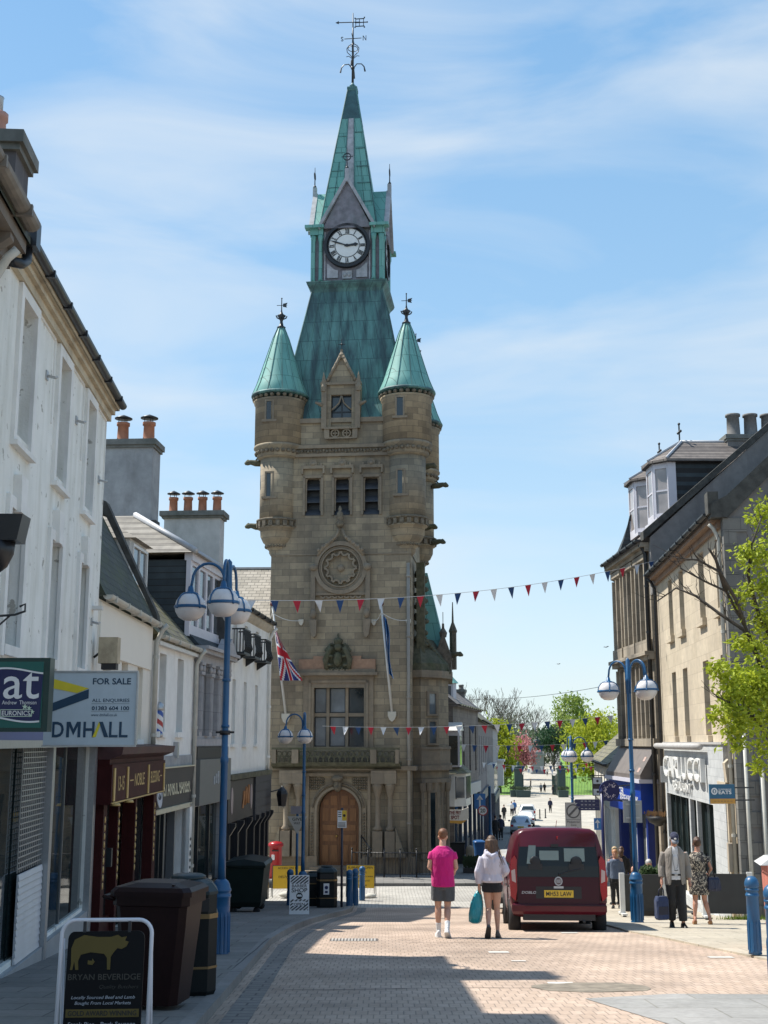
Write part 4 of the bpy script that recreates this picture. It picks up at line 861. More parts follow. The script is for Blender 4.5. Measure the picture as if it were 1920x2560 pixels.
for x0, x1, z0, z1 in ((b[0], b[1], b[2], b[2] + .008), (b[0], b[1], b[3] - .008, b[3]), (b[0], b[0] + .008, b[2], b[3]), (b[1] - .008, b[1], b[2], b[3])): m.box(x0, x1, -.026, -.012, z0, z1)
for cx, cz, r in ((.01, .295, .04), (.065, .278, .032), (.11, .23, .03), (.085, .185, .022)):
 m.prism([(cx + (r if k % 2 == 0 else r * .4) * math.sin(k * math.pi / 5), cz + (r if k % 2 == 0 else r * .4) * math.cos(k * math.pi / 5)) for k in range(10)], -.03, -.012, 'y')
m.build('star_emblem', flat('sign_pale_green', (.5, .62, .5), .5), s)
m = MB(); m.box(-1.3, -.72, .06, .16, .2, .26); m.box(-1.3, -.72, .06, .16, .68, .74); m.build('bracket', iron, s)
s = empty('agents_board', (-3.60, 13.0, .0), 0, 'pale blue FOR SALE board of an estate agent with yellow and navy chevron', 'sign')
def S(x, z): return (x, z)
pale_b = flat('board_pale_blue', (.42, .50, .56), .45); board_navy = flat('board_navy', (.012, .045, .09), .5); board_yel = flat('board_yellow', (.62, .52, .03), .5)
W0, W1_, Z0, Z1 = -.03, .945, -.03, .735
m = MB(); m.box(W0, W1_, 0, .03, Z0, Z1); m.build('panel', pale_b, s)
m = MB(); m.box(W0 - .01, W1_ + .012, -.012, .035, Z1, Z1 + .018); m.box(W1_, W1_ + .018, -.012, .035, Z0, Z1); m.box(W0 - .01, W1_ + .012, -.012, .035, Z0 - .02, Z0); m.build('edge_trim', alum, s)
m = MB(); m.prism([(W0 + .03, .575), (W0 + .03, .68), (.435, .565), (.31, .515)], -.006, 0, 'y'); m.build('yellow_band', board_yel, s)
m = MB(); m.prism([(W0 + .03, .30), (W0 + .03, .39), (.435, .555), (.435, .46)], -.006, 0, 'y'); m.build('navy_band', board_navy, s)
text('FOR SALE', s, board_navy, .68, -.004, .64, .068, .41, bold=.02); text('ALL ENQUIRIES', s, board_navy, .675, -.004, .435, .042, .40, bold=.004); text('01383 604 100', s, board_navy, .675, -.004, .355, .042, .40, bold=.02); text('www.dmhall.co.uk', s, board_navy, .61, -.004, .285, .030, .28)
text('D', s, board_navy, .125, -.004, .13, .165, .125, bold=.02); text('H', s, board_navy, .455, -.004, .13, .165, .12, bold=.02)
m = MB(); m.box(.215, .245, -.004, 0, .048, .212); m.box(.335, .365, -.004, 0, .048, .212); m.prism([(.245, .212), (.245, .165), (.29, .07), (.335, .165), (.335, .212), (.325, .212), (.29, .135), (.255, .212)], -.0045, 0, 'y'); m.build('lettering', board_navy, s); text('LL', s, board_navy, .77, -.004, .13, .165, .2, bold=.012)
m = MB(); m.prism([(.575, .05), (.61, .21), (.645, .21), (.645, .2), (.66, .05), (.63, .05), (.61, .16)], -.006, 0, 'y')
m = MB(); m.prism([(.495, .05), (.53, .05), (.585, .212), (.56, .212)], -.006, 0, 'y'); m.build('yellow_stroke', board_yel, s)
m = MB(); m.prism([(.56, .212), (.60, .212), (.665, .05), (.62, .05)], -.0065, 0, 'y'); m.box(.47, .875, -.004, 0, .402, .404); m.box(.47, .875, -.004, 0, .322, .324); m.build('navy_stroke', board_navy, s)
m = MB(); m.box(-.25, W0, .01, .05, .2, .26); m.box(-.25, W0, .01, .05, .5, .56); m.build('bracket', alum, s)
s = empty('floodlight', (-4.57, 19.6, 1.25), 0, 'rusty beige floodlight on the corner of the white building', 'floodlight')
m = MB(); m.box(-.05, .26, -.12, .1, 0, .42); m.build('housing', paint('rusty_beige', (.42, .35, .24), .6, .2, 6, dirt=(.08, .05, .03), dirt_amt=.8), s)
m = MB(); m.box(.0, .24, -.1, .08, -.10, 0); m.tube([(-.15, .0, .1), (-.02, 0, .2)], .02, 5); m.build('lamp', black, s)
s = empty('gull_box', (-3.98, 12.4, 2.36), 0, 'black projecting lantern box on the tall white building', 'lantern')
m = MB(); m.prism([(-.5, .0), (.18, .0), (.13, -.28), (-.45, -.28)], 0, .3, 'y'); m.build('hood', black_gutter, s); m = MB(); m.lathe([(.17, 0), (.16, -.12), (.1, -.26), (.02, -.33)], -.1, .15, 14, z=-.28); m.build('lamp_bowl', iron_blue, s)
# ---------------------------------------------------------------- B2 low building with the maroon shopfront
b2 = bld('slate_roof_building', -4.75, 19.9, -.015, -3.5, 'low cream building with steep green slate roof above a maroon shopfront')
st = [(.57, 1.18), (2.12, 2.71), (3.66, 4.24)]
m = MB(); facade(m, .02, 5.2, -3.5, 2.35, [(a, b, .05, 1.44) for a, b in st] + [(.35, 4.95, -3.3, -1.0)], 0, .12); shell(m, .02, 5.2, 0, 8, -3.5, 2.35); m.build('wall', cream_harl, b2)
m = MB(); m.box(.1, 5.0, -.03, 0, 1.45, 2.3); m.build('blank_panel', paint('cream_panel', (.76, .72, .64), .6, .03, 1), b2)
for a, b in st:
 m = MB(); m.box(a, b, .10, .13, .05, 1.45); w = m.build('blind_window', paint('blind_infill', (.50, .46, .38), .7, .08, 3) if 'blind_infill' not in MAT else MAT['blind_infill'], b2)
 m = MB(); m.box(a - .05, b + .05, -.06, 0, -.08, .05); m.build('sill', harl, w)
gutter(b2, .05, 5.15, -.14, 2.42, pale_pipe, .085); downpipe(b2, 5.12, -.1, -.3, 2.4)
m = MB(); m.poly([(.0, -.12, 2.40), (5.0, -.12, 2.40), (5.0, 1.15, 4.75), (.0, 1.15, 4.75)]); m.poly([(0, 1.15, 4.75), (5.0, 1.15, 4.75), (5.0, 4.2, 6.0), (0, 4.2, 6.0)]); m.poly([(0, -.12, 2.4), (0, 1.15, 4.75), (0, 4.2, 6.0), (0, 4.2, 2.4)]); m.poly([(5.0, -.12, 2.4), (5.0, 4.2, 2.4), (5.0, 4.2, 6), (5.0, 1.15, 4.75)]); m.build('roof', dark_slate, b2)
m = MB(); m.loft([[(5.0, -.16, 2.3), (5.35, -.16, 2.3), (5.35, -.1, 2.62), (5.0, -.1, 2.62)], [(5.0, 1.05, 4.7), (5.35, 1.05, 4.7), (5.35, 1.05, 5.0), (5.0, 1.05, 5.0)], [(5.0, 4.2, 5.9), (5.35, 4.2, 5.9), (5.35, 4.2, 6.2), (5.0, 4.2, 6.2)]]); m.build('skew', paint('dark_mossy_skew', (.06, .06, .055), .95, .4, 5, bump=.6), b2)
# maroon shopfront
sf = MB(); sf.box(.0, 5.25, -.34, 0, -1.0, -.36); sf.box(-.02, 5.3, -.30, 0, -.36, -.28); sf.box(.15, .42, -.2, 0, -3.5, -1.0); sf.box(4.85, 5.2, -.2, 0, -3.5, -1.0); sf.box(1.62, 1.78, -.14, .1, -3.4, -1.0); sf.box(3.22, 3.38, -.14, .1, -3.4, -1.0); sf.box(.42, 1.62, -.06, .1, -3.5, -2.9); sf.box(3.38, 4.85, -.06, .1, -3.5, -2.9)
sfo = sf.build('shopfront', maroon, b2)
m = MB(); m.prism([(-.3, -.28), (-.5, -.2), (-.52, -.08), (0, -.04), (0, -.28)], -.04, 5.32, 'x'); m.build('shop_cornice', paint('mossy_maroon', (.06, .02, .02), .6, .3, 5, dirt=(.06, .06, .03), dirt_amt=.6), sfo)
text('13-15', sfo, gold, .78, -.345, -.68, .24, .5, bold=.01); text('NOBLE', sfo, gold, 2.45, -.345, -.66, .22, .95, bold=.008); text('BLESSING', sfo, gold, 4.1, -.345, -.66, .22, 1.0, bold=.008)
m = MB(); m.box(1.55, 1.85, -.345, -.34, -.67, -.65); m.box(4.68, 4.86, -.345, -.34, -.67, -.65); m.box(.02, 5.24, -.36, -.34, -.985, -.965)
for x in (.18, 1.3, 3.32, 5.1):
 m.box(x - .05, x + .05, -.36, -.34, -.95, -.42)
 if x < 2: m.lathe([(.09, -.02), (.07, .02)], x, -.38, 10, z=-1.0)
for x in (.28, 1.7, 3.3, 5.0):
 for k in range(9): m.ball((x, -.2 if x in (.28, 5.0) else -.145, -1.25 - k * .13), (.035, .015, .06), 6, 4)
m.build('gilding', gold, sfo)
for a, b in ((.42, 1.62), (3.38, 4.85)): m = MB(); m.box(a, b, .02, .04, -2.9, -1.02); m.build('shop_window', shop_glass, sfo)
m = MB(); m.box(1.8, 3.2, .25, .3, -3.45, -1.02); m.build('door', flat('shop_door', (.02, .008, .008), .25), sfo)
m = MB(); m.box(.9, 1.0, -.2, -.06, -2.05, -1.75); m.build('cigarette_bin', iron, sfo)
MB.dz = 0
# ---------------------------------------------------------------- B3 white barber's building
b3 = bld('barber_building', -4.83, 25.35, .05, -3.85, 'two storey white painted building over the grey barber shop with two sash windows')
wn3 = [(.5, 1.14), (2.28, 2.92)]
m = MB(); facade(m, 0, 4.1, -3.85, 2.12, [(a, b, .22, 1.88) for a, b in wn3] + [(.1, 3.7, -3.4, -1.42)], 0, .3); shell(m, 0, 4.1, 0, 8, -3.85, 2.12); m.build('wall', harl, b3)
for a, b in wn3:
 w = window(b3, a, b, .22, 1.88, .22, 1, 2); m = MB(); m.box(a - .08, b + .08, -.07, 0, .1, .22); m.build('sill', harl, w)
m = MB(); m.box(0, 4.1, -.12, 0, 2.02, 2.12); m.build('eaves_board', wfr, b3); gutter(b3, 0, 4.15, -.16, 2.22, pale_pipe, .08); downpipe(b3, 4.02, -.08, -3.3, 2.2)
roof(b3, 0, 4.15, -.12, 2.2, 3.0, 5.6, moss_slate, back=(8, 2.2))
m = MB(); m.box(.05, 4.0, -.04, 0, -.55, -.3); m.build('grey_band', grey_harl, b3)
m = MB(); m.prism([(-.1, -.56), (-.02, -1.40), (0, -1.40), (0, -.56)], .02, 3.98, 'x'); fo = m.build('shop_fascia', paint('grey_barber_fascia', (.075, .072, .068), .6, .05, spec=.2), b3)
m = MB(); m.box(.02, 3.98, -.13, 0, -.56, -.53); m.box(.02, 3.98, -.08, 0, -1.5, -1.40); m.build('fascia_trim', flat('cream_trim', (.55, .5, .36), .5), fo)
Mf = Matrix.Translation((0, -.075, -.98)) @ Matrix.Rotation(R(-5.5), 4, 'X'); cream_l = flat('cream_letters', (.60, .55, .38), .5)
text('ISTANBUL BARBER', fo, cream_l, 2.28, 0, 0, .34, 2.75, M=Mf, bold=.012)
m = MB(); m.M = Mf; disc(m, .5, 0, .28, -.012, .0, 24, .38); m.build('oval_emblem', flat('pale_emblem', (.45, .47, .52), .5), fo)
m = MB(); m.M = Mf; ringxz(m, .5, 0, .2, .22, -.016, -.012, 24); m.box(.42, .58, -.016, -.012, .02, .05); m.box(.4, .6, -.016, -.012, -.06, -.03); m.tube([(.44, -.016, -.2), (.5, -.016, -.1), (.56, -.016, -.2)], .012, 4); m.build('emblem_lines', charcoal, fo)
m = MB(); m.box(.1, 1.3, .05, .07, -3.35, -1.5); w = m.build('shop_window', glass('mirror_shop_glass', (.02, .03, .03), .01), b3); m = MB(); m.box(1.0, 1.05, .0, .08, -3.35, -1.5); m.box(1.3, 1.38, -.02, .08, -3.6, -1.5); m.box(.02, .1, -.02, .08, -3.8, -1.5); m.build('mullion', black_gutter, w)
m = MB(); m.box(1.5, 3.7, .28, .31, -3.8, -1.45); m.build('doorway', flat('dark_doorway', (.01, .012, .016), .3), b3)
m = MB(); m.box(1.9, 1.98, .1, .27, -3.7, -1.5); m.box(2.9, 2.98, .1, .27, -3.7, -1.5); m.build('door_frame', grey_frame, b3)
m = MB(); m.box(3.7, 3.98, -.08, .1, -3.85, -1.42); m.build('pilaster', harl, b3)
m = MB()
for k in range(7): m.ball((3.84, -.09, -3.2 + .16 * k), (.06, .01, .05 + .02 * math.sin(k * 2)), 6, 4)
m.build('graffiti', black, b3)
m = MB(); m.box(2.08, 2.24, -.1, 0, -.35, .0); m.build('meter_box', alum, b3)
# small dormer over the barber's roof
d = MB(); d.prism([(.7, 2.9), (.7, 4.35), (3, 4.35), (3, 2.9)], .3, 1.75, 'x'); do = d.build('dormer', paint('dormer_white', (.60, .60, .58), .5, .05), b3)
window(do, .38, 1.68, 3.4, 4.25, .67, 2, 1, wfr, sky_glass)
d = MB(); d.loft([[(.22, .55, 4.35), (1.83, .55, 4.35), (1.83, 3.2, 4.35), (.22, 3.2, 4.35)], [(.8, 1.5, 4.95), (1.25, 1.5, 4.95), (1.25, 3.2, 4.95), (.8, 3.2, 4.95)]]); d.build('dormer_roof', pale_slate, do)
MB.dz = 0
# ---------------------------------------------------------------- B4 classical grey front
b4 = bld('pilastered_building', -4.62, 29.45, .09, -4.2, 'narrow grey classical front with fluted pilasters and a wide white dormer')
m = MB(); facade(m, 0, 3.6, -4.2, 2.2, [(.62, 1.25, .15, 1.7), (1.5, 2.1, .15, 1.7), (2.35, 2.98, .15, 1.7), (.3, 3.3, -3.9, -1.55)], 0, .25); shell(m, 0, 3.6, 0, 8, -4.2, 2.2); m.build('wall', lilac_stone, b4)
for a, b in ((.62, 1.25), (1.5, 2.1), (2.35, 2.98)): window(b4, a, b, .15, 1.7, .2, 1, 2)
for x in (.3, 1.37, 2.23, 3.25):
 m = MB(); m.box(x - .14, x + .14, -.12, 0, .15, 1.62)
 for k in range(4): m.box(x - .11 + k * .065, x - .08 + k * .065, -.14, -.12, .25, 1.6)
 m.box(x - .19, x + .19, -.16, 0, 1.62, 1.7); m.ball((x - .15, -.12, 1.78), (.08, .06, .09), 8, 6); m.ball((x + .15, -.12, 1.78), (.08, .06, .09), 8, 6); m.box(x - .2, x + .2, -.17, 0, 1.86, 1.93); m.build('pilaster', lilac_stone, b4)
m = MB(); m.box(-.02, 3.62, -.12, 0, 1.93, 2.14); m.box(-.05, 3.65, -.28, 0, 2.14, 2.24); m.box(-.05, 3.65, -.36, 0, 2.24, 2.32); m.box(0, 3.6, -.06, 0, -.1, .08); m.prism([(2.2, 2.32), (3.5, 2.32), (2.85, 2.72)], -.3, 0, 'y'); m.build('cornice', lilac_stone, b4)
roof(b4, -.02, 3.65, -.1, 2.35, 3.0, 5.6, blue_slate, back=(8, 2.3))
d = MB(); d.box(-.05, 3.5, .25, 3.4, 2.5, 4.45); do = d.build('dormer', blue_slate, b4)
d = MB(); d.box(-.12, 3.56, .1, .3, 4.42, 4.62); d.box(-.12, .06, .14, .25, 2.55, 4.42); d.box(3.3, 3.5, .14, .25, 2.55, 4.42); d.box(.06, 3.3, .14, .25, 2.55, 2.75); d.build('dormer_trim', paint('pale_lilac_paint', (.56, .55, .60), .5, .05), do)
for k in range(4): window(do, .06 + k * .81, .06 + (k + 1) * .81, 2.75, 4.42, .2, 1, 2, MAT['pale_lilac_paint'], sky_glass, .09)
d = MB(); d.loft([[(-.25, -.02, 4.6), (3.7, -.02, 4.6), (3.7, 4.0, 4.6), (-.25, 4.0, 4.6)], [(.9, 1.9, 5.75), (2.6, 1.9, 5.75), (2.6, 4.0, 5.75), (.9, 4.0, 5.75)]]); d.build('dormer_roof', pale_slate, do)
d = MB()
for p0, p1 in (((-.25, -.02, 4.62), (.9, 1.9, 5.77)), ((3.7, -.02, 4.62), (2.6, 1.9, 5.77)), ((.9, 1.9, 5.77), (2.6, 1.9, 5.77)), ((-.25, 4.0, 4.62), (.9, 4.0, 5.77))): d.tube([p0, p1], .08, 6)
d.build('lead_hip', paint('pale_lead', (.40, .41, .43), .5, .1), do)
m = MB(); m.box(.05, 3.5, -.2, 0, -1.5, -.42); so = m.build('shop_sign', flat('grey_green_sign', (.14, .145, .14), .5), b4)
m = MB(); m.box(.05, 3.5, -.12, .0, -.42, -.12); m.build('black_band', black, so)
m = MB(); [m.box(1.5 + .22 * k, 1.64 + .22 * k, -.21, -.2, -1.05 + .03 * (k % 2), -.85 + .06 * (k % 3)) for k in range(4)]; m.build('worn_lettering', paint('worn_silver', (.3, .33, .36), .6, .3, 9), so)
m = MB(); m.box(.35, 3.2, .1, .13, -3.5, -1.55); w = m.build('shop_window', shop_glass, b4); m = MB(); m.box(1.0, 1.08, .05, .1, -3.9, -1.55); m.box(2.2, 2.28, .05, .1, -3.9, -1.55); m.box(.3, 3.3, .05, .14, -4.1, -3.5); m.build('shopfront_frame', black_gutter, w)
MB.dz = 0
# ---------------------------------------------------------------- B5 white building with iron balconies
b5 = bld('balcony_building', -4.3, 33.05, .067, -4.9, 'white building with three black iron balconies beside the clock tower')
wl = [(.85, 1.35), (2.6, 3.1), (4.52, 5.05)]
m = MB(); facade(m, 0, 6.9, -4.9, 3.75, [(a, b, -.05, 1.74) for a, b in wl] + [(a, b, 2.45, 3.4) for a, b in wl] + [(.3, 6.7, -4.7, -2.15)], 0, .18); shell(m, 0, 6.9, 0, 8, -4.9, 3.75); m.build('wall', harl, b5)
for a, b in wl: window(b5, a, b, -.05, 1.74, .12, 1, 2); window(b5, a, b, 2.45, 3.4, .12, 1, 1)
for a, b in wl:
 w = MB(); w.box(a - .1, b + .1, -.09, 0, -.14, -.05); w.build('sill', harl, b5)
m = MB(); m.prism([(0, 3.55), (-.06, 3.6), (-.14, 3.72), (-.14, 3.82), (0, 3.82)], -.05, 6.92, 'x'); m.build('cornice', paint('cream_stone_cornice', (.45, .40, .32), .8, .15, 3, dirt=(.15, .12, .09), dirt_amt=.6), b5)
gutter(b5, -.05, 6.95, -.18, 3.9, black_gutter, .09)
roof(b5, 0, 6.95, -.14, 3.9, 3.6, 6.7, moss_slate, back=(8, 3.8))
# crow-stepped near gable with chimney, far chimney
m = MB()
for k in range(7): m.box(-.45, -.02, -.1 + k * .42, .45 + k * .42, 3.4 + k * .3, 4.35 + k * .34)
m.box(-.42, -.03, .0, 8, -1, 3.9); m.prism([(-.05, 3.9), (3.6, 6.8), (8, 3.9)], -.42, -.03, 'x'); m.build('crow_stepped_gable', paint('dark_grey_gable', (.07, .07, .07), .95, .3, 4, bump=.7, dirt=(.18, .18, .17)), b5)
c1 = chimney(b5, -.5, .35, 2.15, 4.3, 5.6, 8.35, grey_harl, [(-.05, 2.4), (-.05, 3.15), (-.05, 3.9)], .1, cowl=True, r=.17, h=.6)
c2_ = chimney(b5, 6.3, 7.0, 1.6, 3.5, 4.5, 7.6, paint('pale_harl', (.48, .48, .47), .9, .1, 3, bump=.5, dirt=(.25, .25, .24)), [(6.7, 1.8), (6.7, 2.3), (6.7, 2.8), (6.7, 3.3)], .14, cowl=True, r=.15, h=.55)
for a, b in wl:                           # balconies
 c = (a + b) / 2; w = .5; m = MB()
 m.box(c - w, c + w, -.36, 0, 2.42, 2.48); m.prism([(-.34, 2.42), (0, 2.42), (0, 2.2)], c - .05, c + .05, 'x')
 bo = m.build('balcony', iron, b5); m = MB()
 m.box(c - w, c + w, -.36, -.33, 3.1, 3.14); m.box(c - w, c - w + .03, -.36, 0, 3.1, 3.14); m.box(c + w - .03, c + w, -.36, 0, 3.1, 3.14)
 for k in range(9): x = c - w + .02 + k * (2 * w - .04) / 8; m.tube([(x, -.345, 2.48), (x, -.42, 2.62), (x, -.36, 2.82), (x, -.345, 3.1)], .016, 4)
 for s_ in (-1, 1):
  for k in range(4): m.tube([(c + s_ * (w - .015), -.06 - k * .085, 2.48), (c + s_ * (w - .015), -.06 - k * .085, 3.1)], .016, 4)
 m.build('railing', iron_blue, bo)
m = MB(); m.box(-.02, 6.95, -.2, 0, -1.02, -.88); m.build('shop_ledge', mossy, b5)
m = MB(); m.box(.02, 3.9, -.12, 0, -2.15, -1.05); so = m.build('shop_sign', flat('dark_brown_sign', (.035, .028, .026), .5), b5)
m = MB(); m.tube([(2.1, -.13, -1.85), (2.25, -.14, -1.4), (2.45, -.14, -1.75), (2.6, -.14, -1.3), (2.75, -.14, -1.7), (3.0, -.14, -1.25), (3.0, -.14, -1.75)], .04, 5); m.build('scrollwork', flat('orange_scroll', (.45, .2, .08), .5), so)
for x in (.5, 3.5): m = MB(); disc(m, x, -1.58, .16, -.14, -.12, 18, .36); m.build('oval_emblem', flat('pale_pink_emblem', (.35, .28, .27), .5), so)
m = MB(); m.box(3.95, 6.88, -.18, 0, -2.3, -1.0); so = m.build('shop_sign', paint('charcoal_boards', (.04, .04, .045), .6, .2, 6), b5)
m = MB()
for k in range(5): m.box(3.95, 6.88, -.186, -.18, -2.2 + k * .24, -2.185 + k * .24)
m.build('board_joint', black, so)
for k, x in enumerate((.35, 1.6, 2.9, 4.2, 5.2, 6.1, 6.78)):
 m = MB(); m.box(x - .11, x + .11, -.12, .1, -4.9, -2.15); m.box(x - .15, x + .15, -.16, .1, -4.9, -4.4); m.prism([(-.12, -2.5), (-.28, -2.25), (-.28, -2.15), (-.1, -2.15)], x - .08, x + .08, 'x'); m.build('shop_pilaster', flat('black_shopfront', (.022, .022, .026), .35), b5)
for a, b in ((.46, 1.49), (1.71, 2.79), (3.01, 4.09), (4.31, 5.09), (5.31, 5.99), (6.21, 6.67)): m = MB(); m.box(a, b, .1, .12, -4.7, -2.15); m.build('shop_window', shop_glass, b5)
m = MB(); m.tube([(6.8, -.1, -1.6), (6.85, -.5, -1.5)], .02, 5); m.lathe([(.03, .35), (.16, .2), (.2, .1), (.13, -.28), (.05, -.32)], 6.85, -.55, 6, z=-1.75); m.build('wall_lantern', iron_blue, b5)
downpipe(b5, 6.8, -.08, -.9, 3.7, harl)
for z in (3.0, 1.5, .2, -.7): m = MB(); m.tube([(6.9, .3, z), (7.05, .3, z)], .02, 5); m.ball((7.1, .3, z), .05, 6, 4); m.build('cable_bracket', alum, b5)
MB.dz = 0
# slate roofed house behind, across the side lane
bh = bld('slate_house', -5.6, 52.5, .02, -5.3, 'house behind the white building with pale slate roof touching the clock tower'); m = MB(); m.box(0, 9, -1.1, 8, -5.3, 4.9); m.build('wall', cream_harl, bh)
m = MB(); m.prism([(-.2, 4.9), (4.5, 8.15), (9.2, 4.9)], -1.1, 8, 'y'); m.v = [Vector((v.x, v.y, v.z)) for v in m.v]; m.build('roof', pale_slate_y, bh); m = MB(); m.box(4.4, 4.6, -1.15, 8, 8.12, 8.22); m.build('ridge', MAT['pale_lead'], bh)
MB.dz = 0
# ================================================================ RIGHT SIDE OF THE STREET
cream_ash = stone('cream_ashlar', (.50, .425, .315), (.60, .515, .39), (.40, .34, .255), .85, .42, (.25, .21, .17), .35, .006, odd=(.52, .37, .22))
sooty_ash = stone('sooty_ashlar', (.31, .265, .205), (.42, .36, .28), (.18, .16, .13), .8, .4, (.06, .055, .05), .8, .006)
dark_gable = stone('dark_gable_render', (.19, .185, .185), (.23, .225, .22), (.2, .195, .19), 2.5, 1.2, (.07, .07, .07), .6, .004)
quoin = stone('grey_quoins', (.17, .165, .155), (.22, .215, .2), (.1, .1, .095), .6, .35, (.07, .07, .065), .5)
brown_slate = slates('brown_slates', (.10, .085, .08), (.19, .165, .15), (.03, .028, .028), .32, .17)
grey_pot = paint('grey_chimney_pot', (.16, .155, .15), .85, .2, 5)
pale_shop = stone('pale_painted_stone', (.47, .49, .50), (.54, .56, .57), (.36, .38, .39), .42, .21, (.25, .26, .27), .3, .006, bump=.6)
wshade = glass('bay_window_glass', (.30, .27, .26), .08)
# ---------------------------------------------------------------- RB1 cream sandstone building with the restaurant
rb1 = bld('sandstone_building', 8.4, 30, .08, -4.0, 'cream sandstone building over the pale stone restaurant front with raised letters', 1)
wx = [(-.12, .66), (-2.6, -1.8), (-5.9, -5.1), (-7.97, -7.2)]
ops = [(a, b, .18, 2.13) for a, b in wx] + [(a, b, 3.25, 5.03) for a, b in wx] + [(-9.2, -1.25, -4.0, -.4), (-.55, .55, -4.0, -1.33)]
m = MB(); facade(m, -10.4, .8, -5.2, 5.5, ops, 0, .28); m.poly([(-10.4, 0, -5.2), (-10.4, 0, 5.5), (-10.4, 9, 5.5), (-10.4, 9, -5.2)]); m.poly([(-10.4, 9, -5.2), (.8, 9, -5.2), (.8, 9, 5.5), (-10.4, 9, 5.5)]); m.build('wall', cream_ash, rb1)
for i, (a, b) in enumerate(wx):
 for z0, z1 in ((.18, 2.13), (3.25, 5.03)):
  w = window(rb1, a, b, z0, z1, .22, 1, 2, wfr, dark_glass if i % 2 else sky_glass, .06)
  f = MB(); f.box(a - .1, b + .1, -.12, .0, z0 - .2, z0 - .01); f.build('sill', cream_ash, w)
m = MB(); m.box(-10.4, .8, -.10, 0, 5.2, 5.36); m.box(-10.42, .84, -.26, 0, 5.36, 5.5); m.build('cornice', paint('brown_stone_cornice', (.25, .17, .12), .85, .2, 4, dirt=(.08, .06, .05), dirt_amt=.6), rb1)
gutter(rb1, -10.4, .8, -.36, 5.56, black_gutter, .08)
roof(rb1, -10.4, .8, -.3, 5.56, 4.6, 10.0, brown_slate, back=(9, 5.6))
m = MB(); m.prism([(0, -5.2), (0, 5.5), (4.6, 9.9), (9, 5.5), (9, -5.2)], .8, 1.05, 'x'); m.build('gable', dark_gable, rb1)
m = MB()
for k in range(28): w = .55 if k % 2 else .3; m.box(1.05, 1.09, .0, w, -4.4 + k * .35, -4.06 + k * .35)
m.box(.78, 1.09, -.015, 0, -5.2, 5.5); m.build('quoin', quoin, rb1)
m = MB(); m.loft([[(.7, -.3, 5.4), (1.15, -.3, 5.4), (1.15, -.3, 5.75), (.7, -.3, 5.75)], [(.7, .1, 5.4), (1.15, .1, 5.4), (1.15, .1, 5.95), (.7, .1, 5.95)], [(.7, 4.6, 9.75), (1.15, 4.6, 9.75), (1.15, 4.6, 10.1), (.7, 4.6, 10.1)]]); m.box(.72, 1.13, -.36, -.1, 5.5, 6.05); m.build('skew', MAT['dark_mossy_skew'], rb1)
m = MB(); m.box(1.05, 1.55, 1.15, 6, -5.2, 5.9); m.prism([(1.15, 5.9), (6, 5.9), (4.6, 9.0), (3.2, 8.0)], 1.05, 1.5, 'x'); m.build('chimney_breast', paint('warm_grey_render', (.135, .125, .115), .9, .12, 2, dirt=(.09, .085, .08)), rb1)
m = MB(); m.tube([(1.6, 1.05, -4.6), (1.6, 1.05, 5.4)], .05, 8); m.tube([(1.2, .55, -4.6), (1.2, .55, -.6)], .06, 8); m.tube([(1.12, .2, -4.6), (1.12, .2, .2)], .05, 8); m.build('gable_pipe', pale_pipe, rb1)
chimney(rb1, .55, 1.25, 2.2, 3.4, 7.0, 8.9, paint('lilac_chimney', (.3, .26, .26), .85, .15, 3), [(.9, 2.5), (.9, 3.05)], .1)
# restaurant front
m = MB(); facade(m, -9.25, .35, -4.6, -.06, [(-9.0, -4.95, -4.3, -1.57), (-4.72, -3.75, -4.3, -1.57), (-3.6, -1.25, -4.3, -1.57)], -.16, .2); m.poly([(.35, -.16, -4.6), (.35, 0, -4.6), (.35, 0, -.06), (.35, -.16, -.06)]); m.poly([(-9.25, -.16, -.06), (.35, -.16, -.06), (.35, 0, -.06), (-9.25, 0, -.06)]); m.poly([(-9.25, 0, -4.6), (-9.25, -.16, -4.6), (-9.25, -.16, -.06), (-9.25, 0, -.06)])
rf = m.build('restaurant_front', pale_shop, rb1)
m = MB(); m.box(-9.3, .4, -.2, 0, -.06, .0); m.tube([(-9.6, -.35, -.12), (-1.7, -.35, -.12)], .09, 8); m.build('awning_case', paint('pale_grey_lead', (.42, .41, .40), .6, .12, 5), rf)
for a, b in ((-9.0, -4.95), (-4.72, -3.75), (-3.6, -1.25)):
 m = MB(); m.box(a, b, .02, .05, -4.3, -1.57); w = m.build('shop_window', shop_glass, rf); m = MB(); n = 4 if b - a > 3 else 2
 for k in range(n + 1): x = a + (b - a) * k / n; m.box(x - .035, x + .035, -.05, .02, -4.3, -1.57)
 m.box(a, b, -.05, .02, -3.9, -3.84); m.build('mullion', flat('dark_green_frame', (.02, .03, .028), .4), w)
lw = flat('raised_white_letters', (.72, .72, .70), .4)
def letters3d(s, par, mat, x, z, h, w, y, ext, bold=.0):
 o = text(s, par, mat, x, y, z, h, w, bold=bold); o.name = 'lettering'; md = o.modifiers.new('thick', 'SOLIDIFY'); md.thickness = ext; md.offset = -1; return o
letters3d('CARLUCCI', rf, lw, -5.2, -.73, .62, 6.6, -.32, .12); letters3d('RESTAURANT', rf, lw, -5.7, -1.27, .26, 3.2, -.24, .06)
m = MB(); m.box(-8.95, -8.75, -.35, -.16, -1.25, -.75); m.build('letter_box_sign', alum, rf)
m = MB(); m.box(-.55, .55, .25, .28, -4.2, -1.33); m.build('door', flat('dark_side_door', (.015, .017, .02), .35), rb1)
